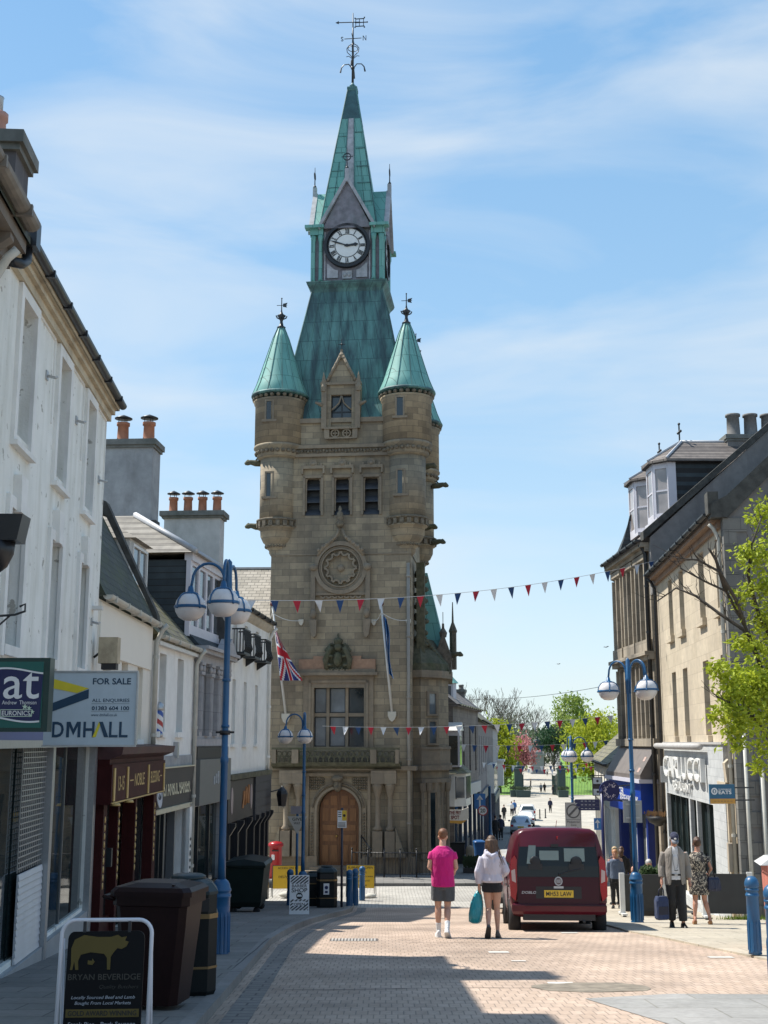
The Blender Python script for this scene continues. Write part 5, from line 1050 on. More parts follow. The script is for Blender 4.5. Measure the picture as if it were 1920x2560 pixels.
m = MB(); m.box(.36, .5, -.14, 0, -4.4, -1.0); m.box(-.5, .55, -.18, 0, -1.33, -.95); m.prism([(-.16, -.95), (-.2, -.5), (-.1, -.4), (0, -.4), (0, -.95)], .42, .7, 'x'); m.build('door_pilaster', cream_ash, rb1)
m = MB(); m.box(.56, .74, -.22, 0, -3.0, -2.35); m.build('meter_box', paint('beige_box', (.42, .36, .28), .6), rb1)
downpipe(rb1, .78, -.08, -4.2, 5.3); downpipe(rb1, -10.2, -.1, -4.9, 5.4, black_gutter)
MB.dz = 0
# projecting "eats" sign
s = empty('projecting_sign', tuple(atY(1806, 1985, 27.2)), R(8), 'teal and amber projecting sign reading EATS by the restaurant', 'sign')
m = MB(); m.box(-.29, .29, 0, .05, -.21, .21); m.build('panel', flat('sign_teal', (.012, .10, .19), .4), s); m = MB(); m.box(-.29, .29, -.004, 0, -.21, -.10); m.build('amber_band', flat('sign_amber', (.50, .25, .04), .4), s)
text('DUNFERMLINE', s, sign_white, .06, -.006, .10, .03, .3, bold=.01); text('EATS', s, sign_white, .06, -.006, .035, .08, .3, bold=.03); m = MB(); [m.box(-.2 + .075 * k, -.15 + .075 * k, -.006, -.004, -.165, -.145) for k in range(6)]; m.build('faint_print', flat('dull_amber', (.3, .16, .05), .5), s)
m = MB(); ringxz(m, -.185, .06, .045, .075, -.006, 0, 18); m.box(-.2, -.165, -.006, 0, .03, .09); m.build('round_emblem', sign_white, s); m = MB(); m.box(.29, .75, .01, .04, .12, .15); m.box(.29, .75, .01, .04, -.15, -.12); m.build('bracket', iron, s)
# ---------------------------------------------------------------- RB2 bay fronted building with the charity shop
rb2 = bld('bay_fronted_building', 9.3, 41.4, -.02, -5.0, 'sooty stone building with white canted dormers over the blue charity shop', 1)
bays = [(-1.9, -.35), (-3.9, -2.3), (-5.8, -4.35)]
ops = [(a + .1 + k * .72, a + .6 + k * .72, 3.6, 5.9) for a, b in bays for k in (0, 1)] + [(a + .1 + k * .72, a + .6 + k * .72, .25, 2.5) for a, b in bays for k in (0, 1)] + [(-5.6, -.6, -4.9, -2.4)]
m = MB(); facade(m, -6.1, -.05, -5.4, 6.85, ops, 0, .3); shell(m, -6.1, -.05, 0, 9, -5.4, 6.85); m.build('wall', sooty_ash, rb2)
for o in ops[:-1]: window(rb2, o[0], o[1], o[2], o[3], .2, 1, 2, wfr, dark_glass, .05)
m = MB()
for a, b in bays:
 for k in (-.04, .60, 1.36): m.box(a + k, a + k + .12, -.16, 0, 3.35, 6.2); m.box(a + k, a + k + .12, -.12, 0, .1, 2.7)
 m.box(a - .1, b + .1, -.2, 0, 3.1, 3.5); m.prism([(0, 6.2), (-.2, 6.3), (-.2, 6.5), (0, 6.55)], a - .06, b + .06, 'x')
m.build('window_pilaster', sooty_ash, rb2)
m = MB(); m.box(-6.15, .0, -.34, 0, 2.95, 3.08); m.box(-6.15, 0, -.2, 0, 2.8, 2.95); m.box(-6.15, 0, -.2, 0, 6.55, 6.7); m.box(-6.2, .02, -.36, 0, 6.7, 6.85); m.box(-6.15, 0, -.16, 0, -.15, .12); m.build('cornice', sooty_ash, rb2)
gutter(rb2, -6.2, .05, -.45, 6.95, black_gutter, .09); downpipe(rb2, -.18, -.14, -4.7, 6.8, black_gutter, .07)
roof(rb2, -6.1, -.05, -.4, 6.9, 4.7, 11.1, brown_slate, back=(9, 6.9))
m = MB(); m.prism([(-.05, 5.0), (-.05, 7.0), (4.7, 11.2), (9, 7.0), (9, 5.0)], -.05, .25, 'x'); m.build('gable', dark_gable, rb2)
m = MB(); m.loft([[(-.15, -.3, 6.9), (.32, -.3, 6.9), (.32, -.3, 7.2), (-.15, -.3, 7.2)], [(-.15, 4.7, 11.2), (.32, 4.7, 11.2), (.32, 4.7, 11.45), (-.15, 4.7, 11.45)]]); m.build('skew', MAT['dark_mossy_skew'], rb2)
chimney(rb2, -2.2, -1.5, 3.4, 6.2, 9.5, 11.15, dark_gable, [(-1.85, 3.75), (-1.85, 4.4), (-1.85, 5.05), (-1.85, 5.7)], .08, grey_pot, h=.85, r=.25)
for x1 in (-.9, -3.9):
 x0 = x1 - 1.75; c = .42; zb, zt = 7.9, 9.95
 fp = [(x1, 3.4), (x1, .95 + c * 0.2), (x1 - c, .55), (x0 + c, .55), (x0, .95 + c * .2), (x0, 3.4)]
 d = MB(); d.prism(fp, zb, zt, 'z'); do = d.build('dormer', blue_slate, rb2)
 fr = MB()
 for (ax, ay), (bx, by) in ((fp[1], fp[2]), (fp[2], fp[3]), (fp[3], fp[4])):
  v = Vector((bx - ax, by - ay, 0)); ln = v.length; an = math.atan2(v.y, v.x) + math.pi
  Mx = Matrix.Translation((bx, by, 0)) @ Matrix.Rotation(an, 4, 'Z')
  fr.M = Mx; fr.box(0, .09, -.05, .02, zb, zt); fr.box(ln - .09, ln, -.05, .02, zb, zt); fr.box(.09, ln - .09, -.05, .02, zb, zb + .2); fr.box(.09, ln - .09, -.05, .02, zt - .2, zt); fr.box(.09, ln - .09, -.04, .02, (zb + zt) / 2 - .03, (zb + zt) / 2 + .03)
  g = MB(); g.M = Mx; g.box(.09, ln - .09, -.02, .0, zb + .2, zt - .2); g.build('pane', wshade, do)
 fr.M = None; fr.box(x1, x1 + .06, .95, 1.25, zb - .1, zt); fr.box(x0 - .05, x1 + .05, .5, .9, zb - .12, zb); fr.build('window_frame', MAT['pale_lilac_paint'], do)
 e = .2; fo = [(x1 + e, 3.4), (x1 + e, .9), (x1 - c + .05, .55 - e), (x0 + c - .05, .55 - e), (x0 - e, .9), (x0 - e, 3.4)]; xm = (x0 + x1) / 2
 ap = [(xm + .05, 4.6), (xm + .05, 1.75), (xm + .03, 1.7), (xm - .03, 1.7), (xm - .05, 1.75), (xm - .05, 4.6)]
 r = MB(); r.loft([[(x, y, zt) for x, y in fo], [(x, y, zt + .1) for x, y in fo], [(x, y, zt + .95) for x, y in ap]]); r.build('dormer_roof', brown_slate, do)
 r = MB()
 for i in (1, 2, 3, 4): r.tube([(*fo[i], zt + .12), (*ap[i], zt + .98)], .05, 5)
 r.tube([(xm, 1.7, zt + .98), (xm, 4.6, zt + .98)], .07, 6); r.build('lead_hip', MAT['pale_lead'], do)
 f = MB(); f.tube([(xm, 1.7, zt + .9), (xm, 1.7, zt + 1.65)], .03, 5); f.tube([(xm - .16, 1.7, zt + 1.35), (xm + .16, 1.7, zt + 1.35)], .03, 5)
 for a, b in ((-.17, 1.35), (.17, 1.35), (0, 1.66), (0, 1.35)): f.ball((xm + a, 1.7, zt + b), .055, 6, 4)
 f.build('finial', iron, do)
d = MB(); d.loft([[(-6.0 + .25 * k, -.3 + .9 * (k / 5) ** .5 - 0, 7.0 + .45 * k), (-5.2, -.3 + .9 * (k / 5) ** .5, 7.0 + .45 * k), (-5.2, 3, 7.0 + .45 * k), (-6.0 + .25 * k, 3, 7.0 + .45 * k)] for k in range(5)]); d.build('curved_turret_roof', blue_slate, rb2)
# charity shop
sf = MB(); sf.prism([(0, -.18), (-.05, -.18), (-.6, -1.1), (-.6, -1.25), (0, -1.25)], -6.0, -.3, 'x'); sfo = sf.build('shop_canopy', paint('brown_lead_canopy', (.15, .13, .12), .6, .15, 3), rb2)
m = MB(); m.box(-6.05, -.25, -.66, 0, -1.38, -1.25); m.build('canopy_fascia', flat('lilac_white', (.55, .54, .62), .5), sfo)
for k in (.35, .75): m = MB(); m.prism([(-.06 - .55 * k, -.18 - .92 * k), (-.15 - .55 * k, -.33 - .92 * k), (-.13 - .55 * k, -.36 - .92 * k), (-.03 - .55 * k, -.2 - .92 * k)], -1.0, -.7, 'x'); m.build('patch', flat('pink_patch', (.42, .30, .26), .6), sfo)
m = MB(); m.box(-6.0, -.75, -.5, 0, -2.42, -1.38); so = m.build('shop_sign', flat('charity_blue', (.006, .045, .33), .35), rb2)
text('CANCER', so, sign_white, -4.3, -.506, -1.75, .26, 1.7, bold=.02); text('RESEARCH UK', so, sign_white, -2.6, -.506, -2.0, .26, 2.9, bold=.02)
m = MB(); m.box(-5.9, -5.5, -.2, .1, -5.2, -2.42); m.box(-1.0, -.75, -.3, .1, -5.2, -2.42); m.box(-3.3, -3.2, -.1, .1, -5.2, -2.42); m.box(-5.5, -1.0, -.1, .1, -5.3, -4.7); m.build('shopfront', flat('shop_blue', (.008, .025, .17), .4), rb2)
m = MB(); m.box(-5.5, -1.0, .1, .13, -4.7, -2.42); w = m.build('shop_window', glass('pale_shop_glass', (.10, .11, .10), .08), rb2)  # pane colour paler than the other shop windows
m = MB(); disc(m, -2.0, -3.6, .25, .05, .08, 20, .55); m.build('cyan_poster', flat('cyan_poster', (.10, .45, .55), .5), w); m = MB(); m.box(-2.6, -2.35, .05, .08, -4.2, -3.0); m.box(-4.4, -4.0, .05, .08, -4.3, -3.1); m.build('poster', sign_white, w)
MB.dz = 0
def hang_disc():
 c = atY(1524, 1977, 41.0); s = empty('round_sign', tuple(c), R(4), 'dark blue round hanging sign with a dotted letter C', 'sign')
 m = MB(); disc(m, 0, 0, .34, 0, .08, 32); m.build('disc', flat('round_sign_blue', (.008, .012, .09), .35), s); rnd = random.Random(2); d1 = MB()
 for k in range(90):
  a = R(40 + 280 * rnd.random()); r = .14 + .09 * rnd.random() + (.05 if rnd.random() < .2 else 0); q = .006 + .009 * rnd.random(); d1.box(r * math.cos(a) - q + .03, r * math.cos(a) + q + .03, -.006, 0, r * math.sin(a) - q, r * math.sin(a) + q)
 d1.build('dotted_letter', flat('pale_dots', (.6, .55, .65), .5), s); m = MB(); m.tube([(.2, .04, -.3), (.85, .04, -.42)], .02, 5); m.tube([(.3, .04, .15), (.85, .04, .2)], .02, 5); m.build('bracket', iron, s)
hang_disc()
# ---------------------------------------------------------------- lower buildings beyond, right side
def plain(name, X, Y, dx, L, base, ez, rz_, label, wallm, roofm, side, rows, n, dep=8, shop=None, ww=.8):
 e = bld(name, X, Y, dx, base, label, side); x0, x1 = (-L, 0) if side > 0 else (0, L); m = MB(); ops = []
 for z0, z1 in rows:
  for k in range(n): c = x0 + L * (k + .5) / n; ops.append((c - ww / 2, c + ww / 2, z0, z1))
 facade(m, x0, x1, base - .6, ez, ops, 0, .2); shell(m, x0, x1, 0, dep, base - .6, ez); m.build('wall', wallm, e)
 for o in ops: window(e, *o[:4], .14, 1, 2)
 roof(e, x0 - .05, x1 + .05, -.25, ez + .02, dep / 2, rz_, roofm, back=(dep, ez)); gutter(e, x0, x1, -.3, ez + .05)
 g = MB(); g.prism([(0, ez), (dep / 2, rz_ - .05), (dep, ez)], x1 - .2, x1, 'x') if side > 0 else g.prism([(0, ez), (dep / 2, rz_ - .05), (dep, ez)], x0, x0 + .2, 'x'); g.build('gable', wallm, e)
 if shop:
  m = MB(); zs = base + 2.7; m.box(x0 + .2, x1 - .2, -.15, 0, zs, zs + .6); s = m.build('shop_fascia', shop[0], e)
  k = x0 + .3
  while k < x1 - 2:
   m = MB(); m.box(k, k + 1.9, -.03, .0, base + .5, zs - .02); m.build('shop_window', shop_glass, e); m = MB(); m.box(k + 1.9, k + 2.1, -.12, 0, base - .5, zs); m.build('shop_pilaster', shop[1], e); k += 2.3
 return e
rb3 = plain('dormer_cottage', 8.95, 47.9, .128, 17, -5.3, -.9, 1.9, 'low cream shop with white window rows beyond the charity shop', cream_harl, moss_slate, 1, [(-2.6, -1.3)], 6, 6, (flat('pale_fascia', (.5, .5, .46), .5), wfr))
MB.dz = 0
# ================================================================ BEYOND THE TOWER
dark_stone = stone('dark_whin_stone', (.14, .125, .115), (.20, .18, .165), (.10, .095, .09), .5, .25, (.05, .045, .045), .6)
lil_stone = stone('lilac_grey_stone', (.15, .145, .155), (.20, .195, .20), (.16, .155, .16), .6, .3, (.09, .085, .09), .4)
b6 = plain('chip_shop_building', 3.4, 60, .18, 12.1, -5.5, 1.8, 5.2, 'dark stone building with white timber bays over the chip shop', dark_stone, brown_slate, -1, [(-1.6, .9), (-4.6, -2.6)], 4, 8, (flat('pale_shop_fascia', (.30, .31, .34), .5), flat('blue_shop_pilaster', (.05, .07, .12), .5)))
b6['category'] = 'building'
m = MB(); fp = [(-.7, .3), (-.7, -.12), (-.2, -.62), (1.9, -.62), (2.3, 0), (-.3, .3)]
m.prism(fp, -3.05, -1.5, 'z'); o = m.build('timber_bay', wfr, b6)
m = MB(); m.loft([[(x - (.1 if x < 0 else -.1), y - .1, -1.5) for x, y in fp], [(.1, .2, -.9), (.1, .1, -.9), (.3, -.05, -.9), (1.6, -.05, -.9), (1.9, .1, -.9), (.5, .25, -.9)]]); m.build('bay_roof', moss_slate, o)
for (ax, ay), (bx, by), n in (((-.70, -.12), (-.2, -.62), 1), ((-.2, -.62), (1.9, -.62), 4)):
 v = Vector((bx - ax, by - ay, 0)); Mx = Matrix.Translation((ax, ay, 0)) @ Matrix.Rotation(math.atan2(v.y, v.x), 4, 'Z'); w = v.length / n
 for k in range(n): g = MB(); g.M = Mx; g.box(k * w + .1, (k + 1) * w - .1, -.02, .0, -2.65, -1.68); g.box(k * w + .06, k * w + .1, -.05, 0, -2.7, -1.64); g.build('pane', glass('bay_pane', (.09, .10, .115), .1) if 'bay_pane' not in MAT else MAT['bay_pane'], o)
m = MB(); m.box(-.5, .4, -.36, .3, -1.2, .55); o2 = m.build('timber_bay', MAT['pale_lilac_paint'], b6); m = MB(); m.box(-.4, .3, -.38, -.36, -1.1, .3); m.box(-.52, -.5, -.28, .2, -1.1, .3); m.build('pane', dark_glass, o2); m = MB(); m.prism([(-.62, .55), (.52, .55), (-.05, .95)], -.46, .4, 'y'); m.build('bay_roof', wfr, o2)
m = MB(); m.lathe([(.42, 1.9), (.42, 3.0)], 3.0, .6, 8); o2 = m.build('octagonal_dormer', MAT['pale_lilac_paint'], b6); m = MB(); m.lathe([(.55, 3.0), (.04, 3.55)], 3.0, .6, 8); m.build('dormer_roof', copper2, o2); m = MB(); m.box(2.57, 2.6, .4, .8, 2.2, 2.85); m.build('pane', sky_glass, o2)
chimney(b6, 10.3, 11.0, .6, 2.6, 1.9, 3.0, dark_gable, [(10.65, .8), (10.65, 1.3), (10.65, 1.8), (10.65, 2.3)], .08, grey_pot, r=.14, h=.28)
MB.dz = 0
b7 = plain('lilac_grey_terrace', 5.55, 72.1, .115, 34, -6.3, 1.25, 4.6, 'long lilac grey terrace running down to the square', lil_stone, moss_slate, -1, [(-2.0, .4), (-5.4, -3.3)], 9, 8, (flat('dark_shop_fascia', (.04, .05, .08), .5), flat('navy_shop_pilaster', (.02, .03, .07), .5)))
m = MB(); m.box(16, 26, -.5, 0, -3.6, -1.6); o = m.build('timber_bay', wfr, b7)
for k in range(8): m = MB(); m.box(16.2 + k * 1.22, 17.15 + k * 1.22, -.52, -.5, -3.3, -1.8); m.build('pane', MAT['bay_pane'], o)
MB.dz = 0
b8 = plain('corner_house', 9.47, 106.3, .115, 19, -7.9, 1.2, 4.8, 'grey corner house with white bay, last house before the square', grey_harl, brown_slate, -1, [(-2.0, .2), (-5.2, -3.2)], 4, 8, (flat('teal_shop_fascia', (.03, .06, .07), .5), flat('stone_shop_pilaster', (.2, .2, .2), .6)))
m = MB(); m.box(14, 17.5, -.6, 0, -4.2, -1.9); m.box(13.8, 17.7, -.75, 0, -1.9, -1.7); m.build('timber_bay', wfr, b8)
MB.dz = 0
s = empty('chip_shop_sign', tuple(atY(1143, 2041, 58.6)), R(4), 'cream projecting sign reading THE FRY SPOT under a white timber bay', 'sign')
m = MB(); m.prism([(-.42, -.3), (.22, -.34), (.55, -.1), (.55, .42), (.22, .3), (-.42, .3)], 0, .07, 'y'); m.build('panel', flat('chip_cream', (.80, .74, .64), .5), s); m = MB(); m.prism([(-.42, -.3), (.22, -.34), (.45, -.17), (.2, -.2), (-.42, -.18)], -.004, 0, 'y'); m.build('chips_band', flat('chip_amber', (.70, .36, .06), .5), s)
rl = flat('dark_red_letters', (.22, .02, .02), .5); text('THE FRY', s, rl, -.1, -.006, .17, .17, .58, bold=.035); text('SPOT', s, rl, -.1, -.006, -.05, .18, .40, bold=.035)
# ---------------------------------------------------------------- trees
def leafm(name, c, var=.35):
 t = NT(name); o = t.co(); n = t.noise(o, .9, 5, .6); oi = t.n('ShaderNodeObjectInfo')
 col = t.ramp(n, .3, .7, tuple(x * (1 - var) for x in c), tuple(min(1, x * (1 + var)) for x in c)); t.fin(col, .6, 0, .3)
 tr = t.n('ShaderNodeBsdfTranslucent'); t.l(col, tr.inputs[0]); ms = t.n('ShaderNodeMixShader'); ms.inputs[0].default_value = .38; t.l(t.b.outputs[0], ms.inputs[1]); t.l(tr.outputs[0], ms.inputs[2]); t.l(ms.outputs[0], t.t.nodes['Material Output'].inputs[0]); return t.mat
lime = leafm('lime_leaves', (.34, .38, .03)); palegreen = leafm('pale_green_leaves', (.24, .31, .07)); pinkl = leafm('cherry_blossom', (.52, .22, .24)); everg = leafm('evergreen_leaves', (.03, .075, .035)); olive = leafm('olive_leaves', (.11, .14, .07)); freshl = leafm('fresh_yellow_green_leaves', (.34, .40, .035))
bark = paint('bark', (.06, .05, .042), .95, .3, 8, bump=.6); pbark = paint('pale_bark', (.15, .13, .12), .95, .3, 6)
def branch(m, p, d, L, r, depth, rnd, tips, rmin=.02, spread=.6, up=.15):
 n = 3; pts = [p]; q = p.copy(); dd = d.copy()
 for k in range(n):
  dd = (dd + Vector((rnd.uniform(-1, 1), rnd.uniform(-1, 1), rnd.uniform(-.6, 1))) * .16 + Vector((0, 0, up * .3))).normalized(); q = q + dd * (L / n); pts.append(q.copy())
 m.tube(pts, [max(rmin, r * (1 - .16 * k)) for k in range(n + 1)], 6 if r > .06 else 4, caps=False)
 tips.append(q.copy())
 if depth > 0:
  for k in range(rnd.choice((2, 3, 3))):
   ax = Vector((rnd.uniform(-1, 1), rnd.uniform(-1, 1), rnd.uniform(-.2, .9))).normalized(); nd = (dd * (1 - spread * .5) + ax * spread).normalized()
   st = pts[rnd.choice((2, 3, 3))]
   branch(m, st, nd, L * rnd.uniform(.6, .82), max(rmin, r * .58), depth - 1, rnd, tips, rmin, spread, up)
def tree(name, X, Y, H, cr, mat, label, n=2200, leaf=.38, seed=1, trunk=.4, squash=1.0, bare=False, depth=4, group='trees in the park', barkm=None, cz=None, z=None, openness=.3):
 rnd = random.Random(seed); z = gzs(Y) - .1 if z is None else z; e = empty(name, (X, Y, z), 0, label, 'tree', group)
 m = MB(); tips = []; th = H * (trunk if bare else trunk * .6)
 m.tube([(0, 0, -.2), (.02 * H * .3, 0, th * .5), (0, .1, th)], [H * .026, H * .02, H * .017], 8)
 for k in range(5):
  a = k * 1.26 + rnd.random(); branch(m, Vector((0, 0, th * (.8 + .2 * rnd.random()))), Vector((math.cos(a) * .6, math.sin(a) * .6, 1)).normalized(), (H - th) * .36, H * .011, depth if bare else 2, rnd, tips, .03 if bare else .04, .62, .25)
 m.build('trunk', barkm or bark, e)
 if not bare:
  c = MB(); cz = cz or (H - cr * squash * .95); cl = []
  while len(cl) < max(26, n // 55):
   p = Vector((rnd.uniform(-1, 1), rnd.uniform(-1, 1), rnd.uniform(-1, 1)))
   if p.length > 1 or p.length < .35 or noise.noise(p * 1.7 + Vector((seed, 0, 0))) < -openness * .5: continue
   cl.append(Vector((p.x * cr, p.y * cr, cz + p.z * cr * squash)))
  for i in range(n):
   ce = rnd.choice(cl); r = cr * .24; o = Vector((rnd.gauss(0, r), rnd.gauss(0, r), rnd.gauss(0, r * .75))); p = ce + o
   if p.z < .6: continue
   s = leaf * rnd.uniform(.5, 1.2); u = Vector((rnd.uniform(-1, 1), rnd.uniform(-1, 1), rnd.uniform(-.7, .7))).normalized(); v = u.orthogonal().normalized(); v.rotate(Matrix.Rotation(rnd.uniform(0, 6), 3, u)); w = u.cross(v)
   c.poly([p - v * s, p + w * s * .45, p + v * s, p - w * s * .45])
  c.build('crown', mat, e)
 return e
def tpx(px, Y): return (px - 960) / 3000 * Y * .975
tree('bare_tree', tpx(1246, 236), 236, 18.5, 6, None, 'tall bare grey tree rising behind the lilac grey terrace', bare=True, seed=3, depth=5, trunk=.28, barkm=pbark)
tree('bare_tree', tpx(1332, 310), 310, 17.5, 6, None, 'grey leafless tree far behind the statue', bare=True, seed=8, depth=4, trunk=.3, barkm=pbark)
tree('bare_tree', tpx(1296, 330), 330, 16, 6, None, 'hazy leafless tree rising behind the pink blossom', bare=True, seed=9, depth=4, trunk=.3, barkm=pbark)
tree('lime_tree', tpx(1250, 212), 212, 12.2, 2.9, lime, 'bright narrow lime green tree beside the last terrace house', n=5000, seed=4, squash=2.0, trunk=.2)
tree('lime_tree', tpx(1488, 216), 216, 12.6, 4.9, lime, 'large spreading lime green tree by the lamp with the ENDS plate', n=6200, seed=5, squash=1.05, trunk=.2)
tree('pale_tree', tpx(1437, 262), 262, 17.0, 4.0, palegreen, 'tall pale green half open tree above the spreading lime tree', n=3000, seed=6, squash=1.0, trunk=.5, openness=.8, leaf=.40)
tree('pale_tree', tpx(1532, 240), 240, 15, 6, lime, 'lime green tree half hidden by the bay fronted building', n=2600, seed=16)
tree('cherry_tree', tpx(1304, 258), 258, 9.2, 3.0, pinkl, 'pink blossoming cherry tree beside the statue', n=2600, seed=7, squash=1.0, trunk=.3, cz=5.6)
tree('evergreen_tree', tpx(1386, 300), 300, 11.5, 3.4, everg, 'dark evergreen tree close to the statue', n=2400, seed=10, squash=1.1, trunk=.2)
tree('evergreen_tree', tpx(1420, 320), 320, 12.5, 4.2, everg, 'taller dark evergreen behind a park gate pier', n=2000, seed=11, squash=1.1, trunk=.2)
tree('olive_tree', tpx(1362, 330), 330, 9.5, 4.6, olive, 'low grey green tree directly behind the statue', n=1500, seed=12, trunk=.2)
tree('olive_tree', tpx(1285, 345), 345, 14, 6, olive, 'grey green tree behind the pink blossom', n=1500, seed=13, trunk=.2)
tree('olive_tree', tpx(1240, 300), 300, 12, 6, olive, 'grey green tree hidden low behind the narrow lime tree', n=1500, seed=14, trunk=.2)
m = MB(); rnd = random.Random(20)
for i in range(5200):
 x = rnd.uniform(-60, 260); y = rnd.uniform(430, 470); h = 9 + 4 * noise.noise(Vector((x * .05, 3, 0))) ; z = rnd.random() ** .6 * h; s = 1.1 * rnd.uniform(.5, 1.2); p = Vector((x, y, gzs(y) + z)); u = Vector((rnd.uniform(-1, 1), rnd.uniform(-1, 1), rnd.uniform(-.7, .7))).normalized(); v = u.orthogonal().normalized(); w = u.cross(v); m.poly([p - v * s, p + w * s * .6, p + v * s, p - w * s * .6])
tag(m.build('woodland', leafm('distant_leaves', (.12, .16, .10))), 'grey green belt of distant woodland closing the view', 'wood', kind='stuff')
# ---------------------------------------------------------------- gates, statue, planters
gate_m = paint('dark_green_gate', (.025, .05, .045), .5, .2, 3)
def gatepier(px, Y, side, label):
 e = empty('gate_pier', (tpx(px, Y), Y, gzs(Y)), 0, label, 'gate', 'park gate piers'); m = MB(); m.box(-.75, .75, -.75, .75, 0, .5); m.box(-.62, .62, -.62, .62, .5, 4.2); m.box(-.8, .8, -.8, .8, 4.2, 4.5); m.lathe([(.6, 4.5), (.5, 4.8), (.15, 5.1), (.3, 5.3), (0, 5.6)], 0, 0, 10); m.build('pier', gate_m, e)
 m = MB(); n = 14
 for k in range(n): a = k / n * 1.3; x = side * (-.7 - .5 * math.sin(a)); y = 3.0 * k / n; m.box(x - .03, x + .03, y - .03, y + .03, .1, 3.6 - .4 * math.sin(k / n * 3.1))
 for z in (.4, 1.8, 3.2): m.tube([(side * (-.7 - .5 * math.sin(k / 8 * 1.3)), 3.0 * k / 8, z) for k in range(9)], .04, 5)
 m.build('gate_leaf', gate_m, e); m = MB()
 for k in range(20): m.box(side * (.8 + k * .25) - .025, side * (.8 + k * .25) + .025, -.03, .03, .1, 3.2)
 for z in (.4, 2.9): m.box(min(side * .8, side * 5.6), max(side * .8, side * 5.6), -.04, .04, z, z + .06)
 m.build('railing', gate_m, e)
gatepier(1296, 204, -1, 'dark green gate pier with open leaf, terrace side of the path'); gatepier(1404, 204, 1, 'dark green gate pier with open leaf, spreading lime tree side')
for k, (px, Y, lb) in enumerate(((1288, 200, 'small dark planter tub next to the widest planter'), (1308, 199, 'widest dark planter box, in front of a gate leaf'), (1408, 199, 'single dark planter box at the pier on the lime tree side'))):
 e = empty('planter', (tpx(px, Y), Y, gzs(Y)), 0, lb, 'planter', 'planters at the park gates'); m = MB(); w = 1.2 if k == 1 else .85; m.prism([(-w * .9, 0), (w * .9, 0), (w, 1.1), (-w, 1.1)], -.5, .5, 'y'); m.build('tub', gate_m, e); m = MB(); rnd = random.Random(k)
 for i in range(120): p = Vector((rnd.uniform(-w, w), rnd.uniform(-.45, .45), 1.1 + rnd.random() * .45)); m.poly([p, p + Vector((.15, .05, .1)), p + Vector((.05, .1, .22)), p + Vector((-.1, .0, .12))])
 m.build('plants', olive, e)
e = empty('statue', (tpx(1345, 285), 285, gzs(285) - .2), 0, 'dark bronze statue on a tall grey stone plinth in the park', 'statue'); m = MB(); m.box(-1.7, 1.7, -1.7, 1.7, 0, .6); m.box(-1.35, 1.35, -1.35, 1.35, .6, 4.4); m.box(-1.6, 1.6, -1.6, 1.6, 4.4, 4.8); m.lathe([(1.3, 4.8), (1.0, 5.4), (.8, 5.6)], 0, 0, 10); m.build('plinth', paint('grey_granite', (.22, .23, .24), .8, .1, 3), e)
m = MB(); m.lathe([(.65, 5.6), (.7, 6.2), (.5, 7.0), (.62, 7.6), (.6, 7.9), (.25, 8.1), (.2, 8.2)], 0, 0, 10, sy=.7); m.ball((0, 0, 8.4), (.24, .26, .3), 8, 6); m.tube([(-.5, 0, 7.8), (-.75, -.1, 7.1), (-.5, -.4, 6.7)], [.18, .15, .1], 6); m.tube([(.5, 0, 7.8), (.8, 0, 7.2), (.75, -.2, 6.5)], [.18, .15, .1], 6); m.build('figure', flat('bronze', (.02, .035, .04), .5), e)
# ---------------------------------------------------------------- parked cars
tyre = flat('tyre_rubber', (.018, .018, .02), .8); rimm = flat('alloy_rim', (.35, .36, .38), .3, .8); car_glass = glass('car_glass', (.03, .045, .05), .04); red_lens = flat('red_lens', (.32, .008, .012), .15); plate_y = flat('yellow_plate', (.62, .42, .03), .4)
def wheel(par, x, y, r, w, side):
 m = MB(); p = [(r * .62, -w / 2), (r * .9, -w / 2), (r, -w * .3), (r, w * .3), (r * .9, w / 2), (r * .62, w / 2)]; n = 24
 m.smooth = True; m.loft([[(x + h, y + q * math.cos(2 * math.pi * k / n), r + q * math.sin(2 * math.pi * k / n)) for k in range(n)] for q, h in p], caps=False); m.smooth = False
 t = m.build('wheel', tyre, par); m = MB(); xo = x + side * w * .35
 for k in range(5):
  a = k * 1.2566; m.prism([(y + math.cos(a + q) * d, r + math.sin(a + q) * d) for q, d in ((-.3, .1 * r), (-.25, .64 * r), (.25, .64 * r), (.3, .1 * r))], xo - .015, xo + .015, 'x')
 m.prism([(y + math.cos(k * .3) * r * .64, r + math.sin(k * .3) * r * .64) for k in range(21)], xo - side * .05 - .01, xo - side * .05 + .01, 'x'); m.build('rim', rimm, t)
def carbody(mat, st, hw):
 """st = list of (y, zbottom, zbelt, ztop, wtop, wscale)"""
 m = MB(); m.smooth = True; rings = []
 for y, zb, zl, zt, wt, ws in st:
  w = hw * ws; w2 = w * wt; h = [(w * .92, zb), (w, zb + .12), (w * 1.0, (zb + zl) / 2), (w * .985, zl), (w * .985 * .5 + w2 * .5, (zl + zt) / 2 * 1.0), (w2, zt - .07), (w2 * .82, zt - .01), (w2 * .4, zt + .01)]
  rings.append([(a, y, b) for a, b in h] + [(-a, y, b) for a, b in h[::-1]])
 m.loft(rings); return m
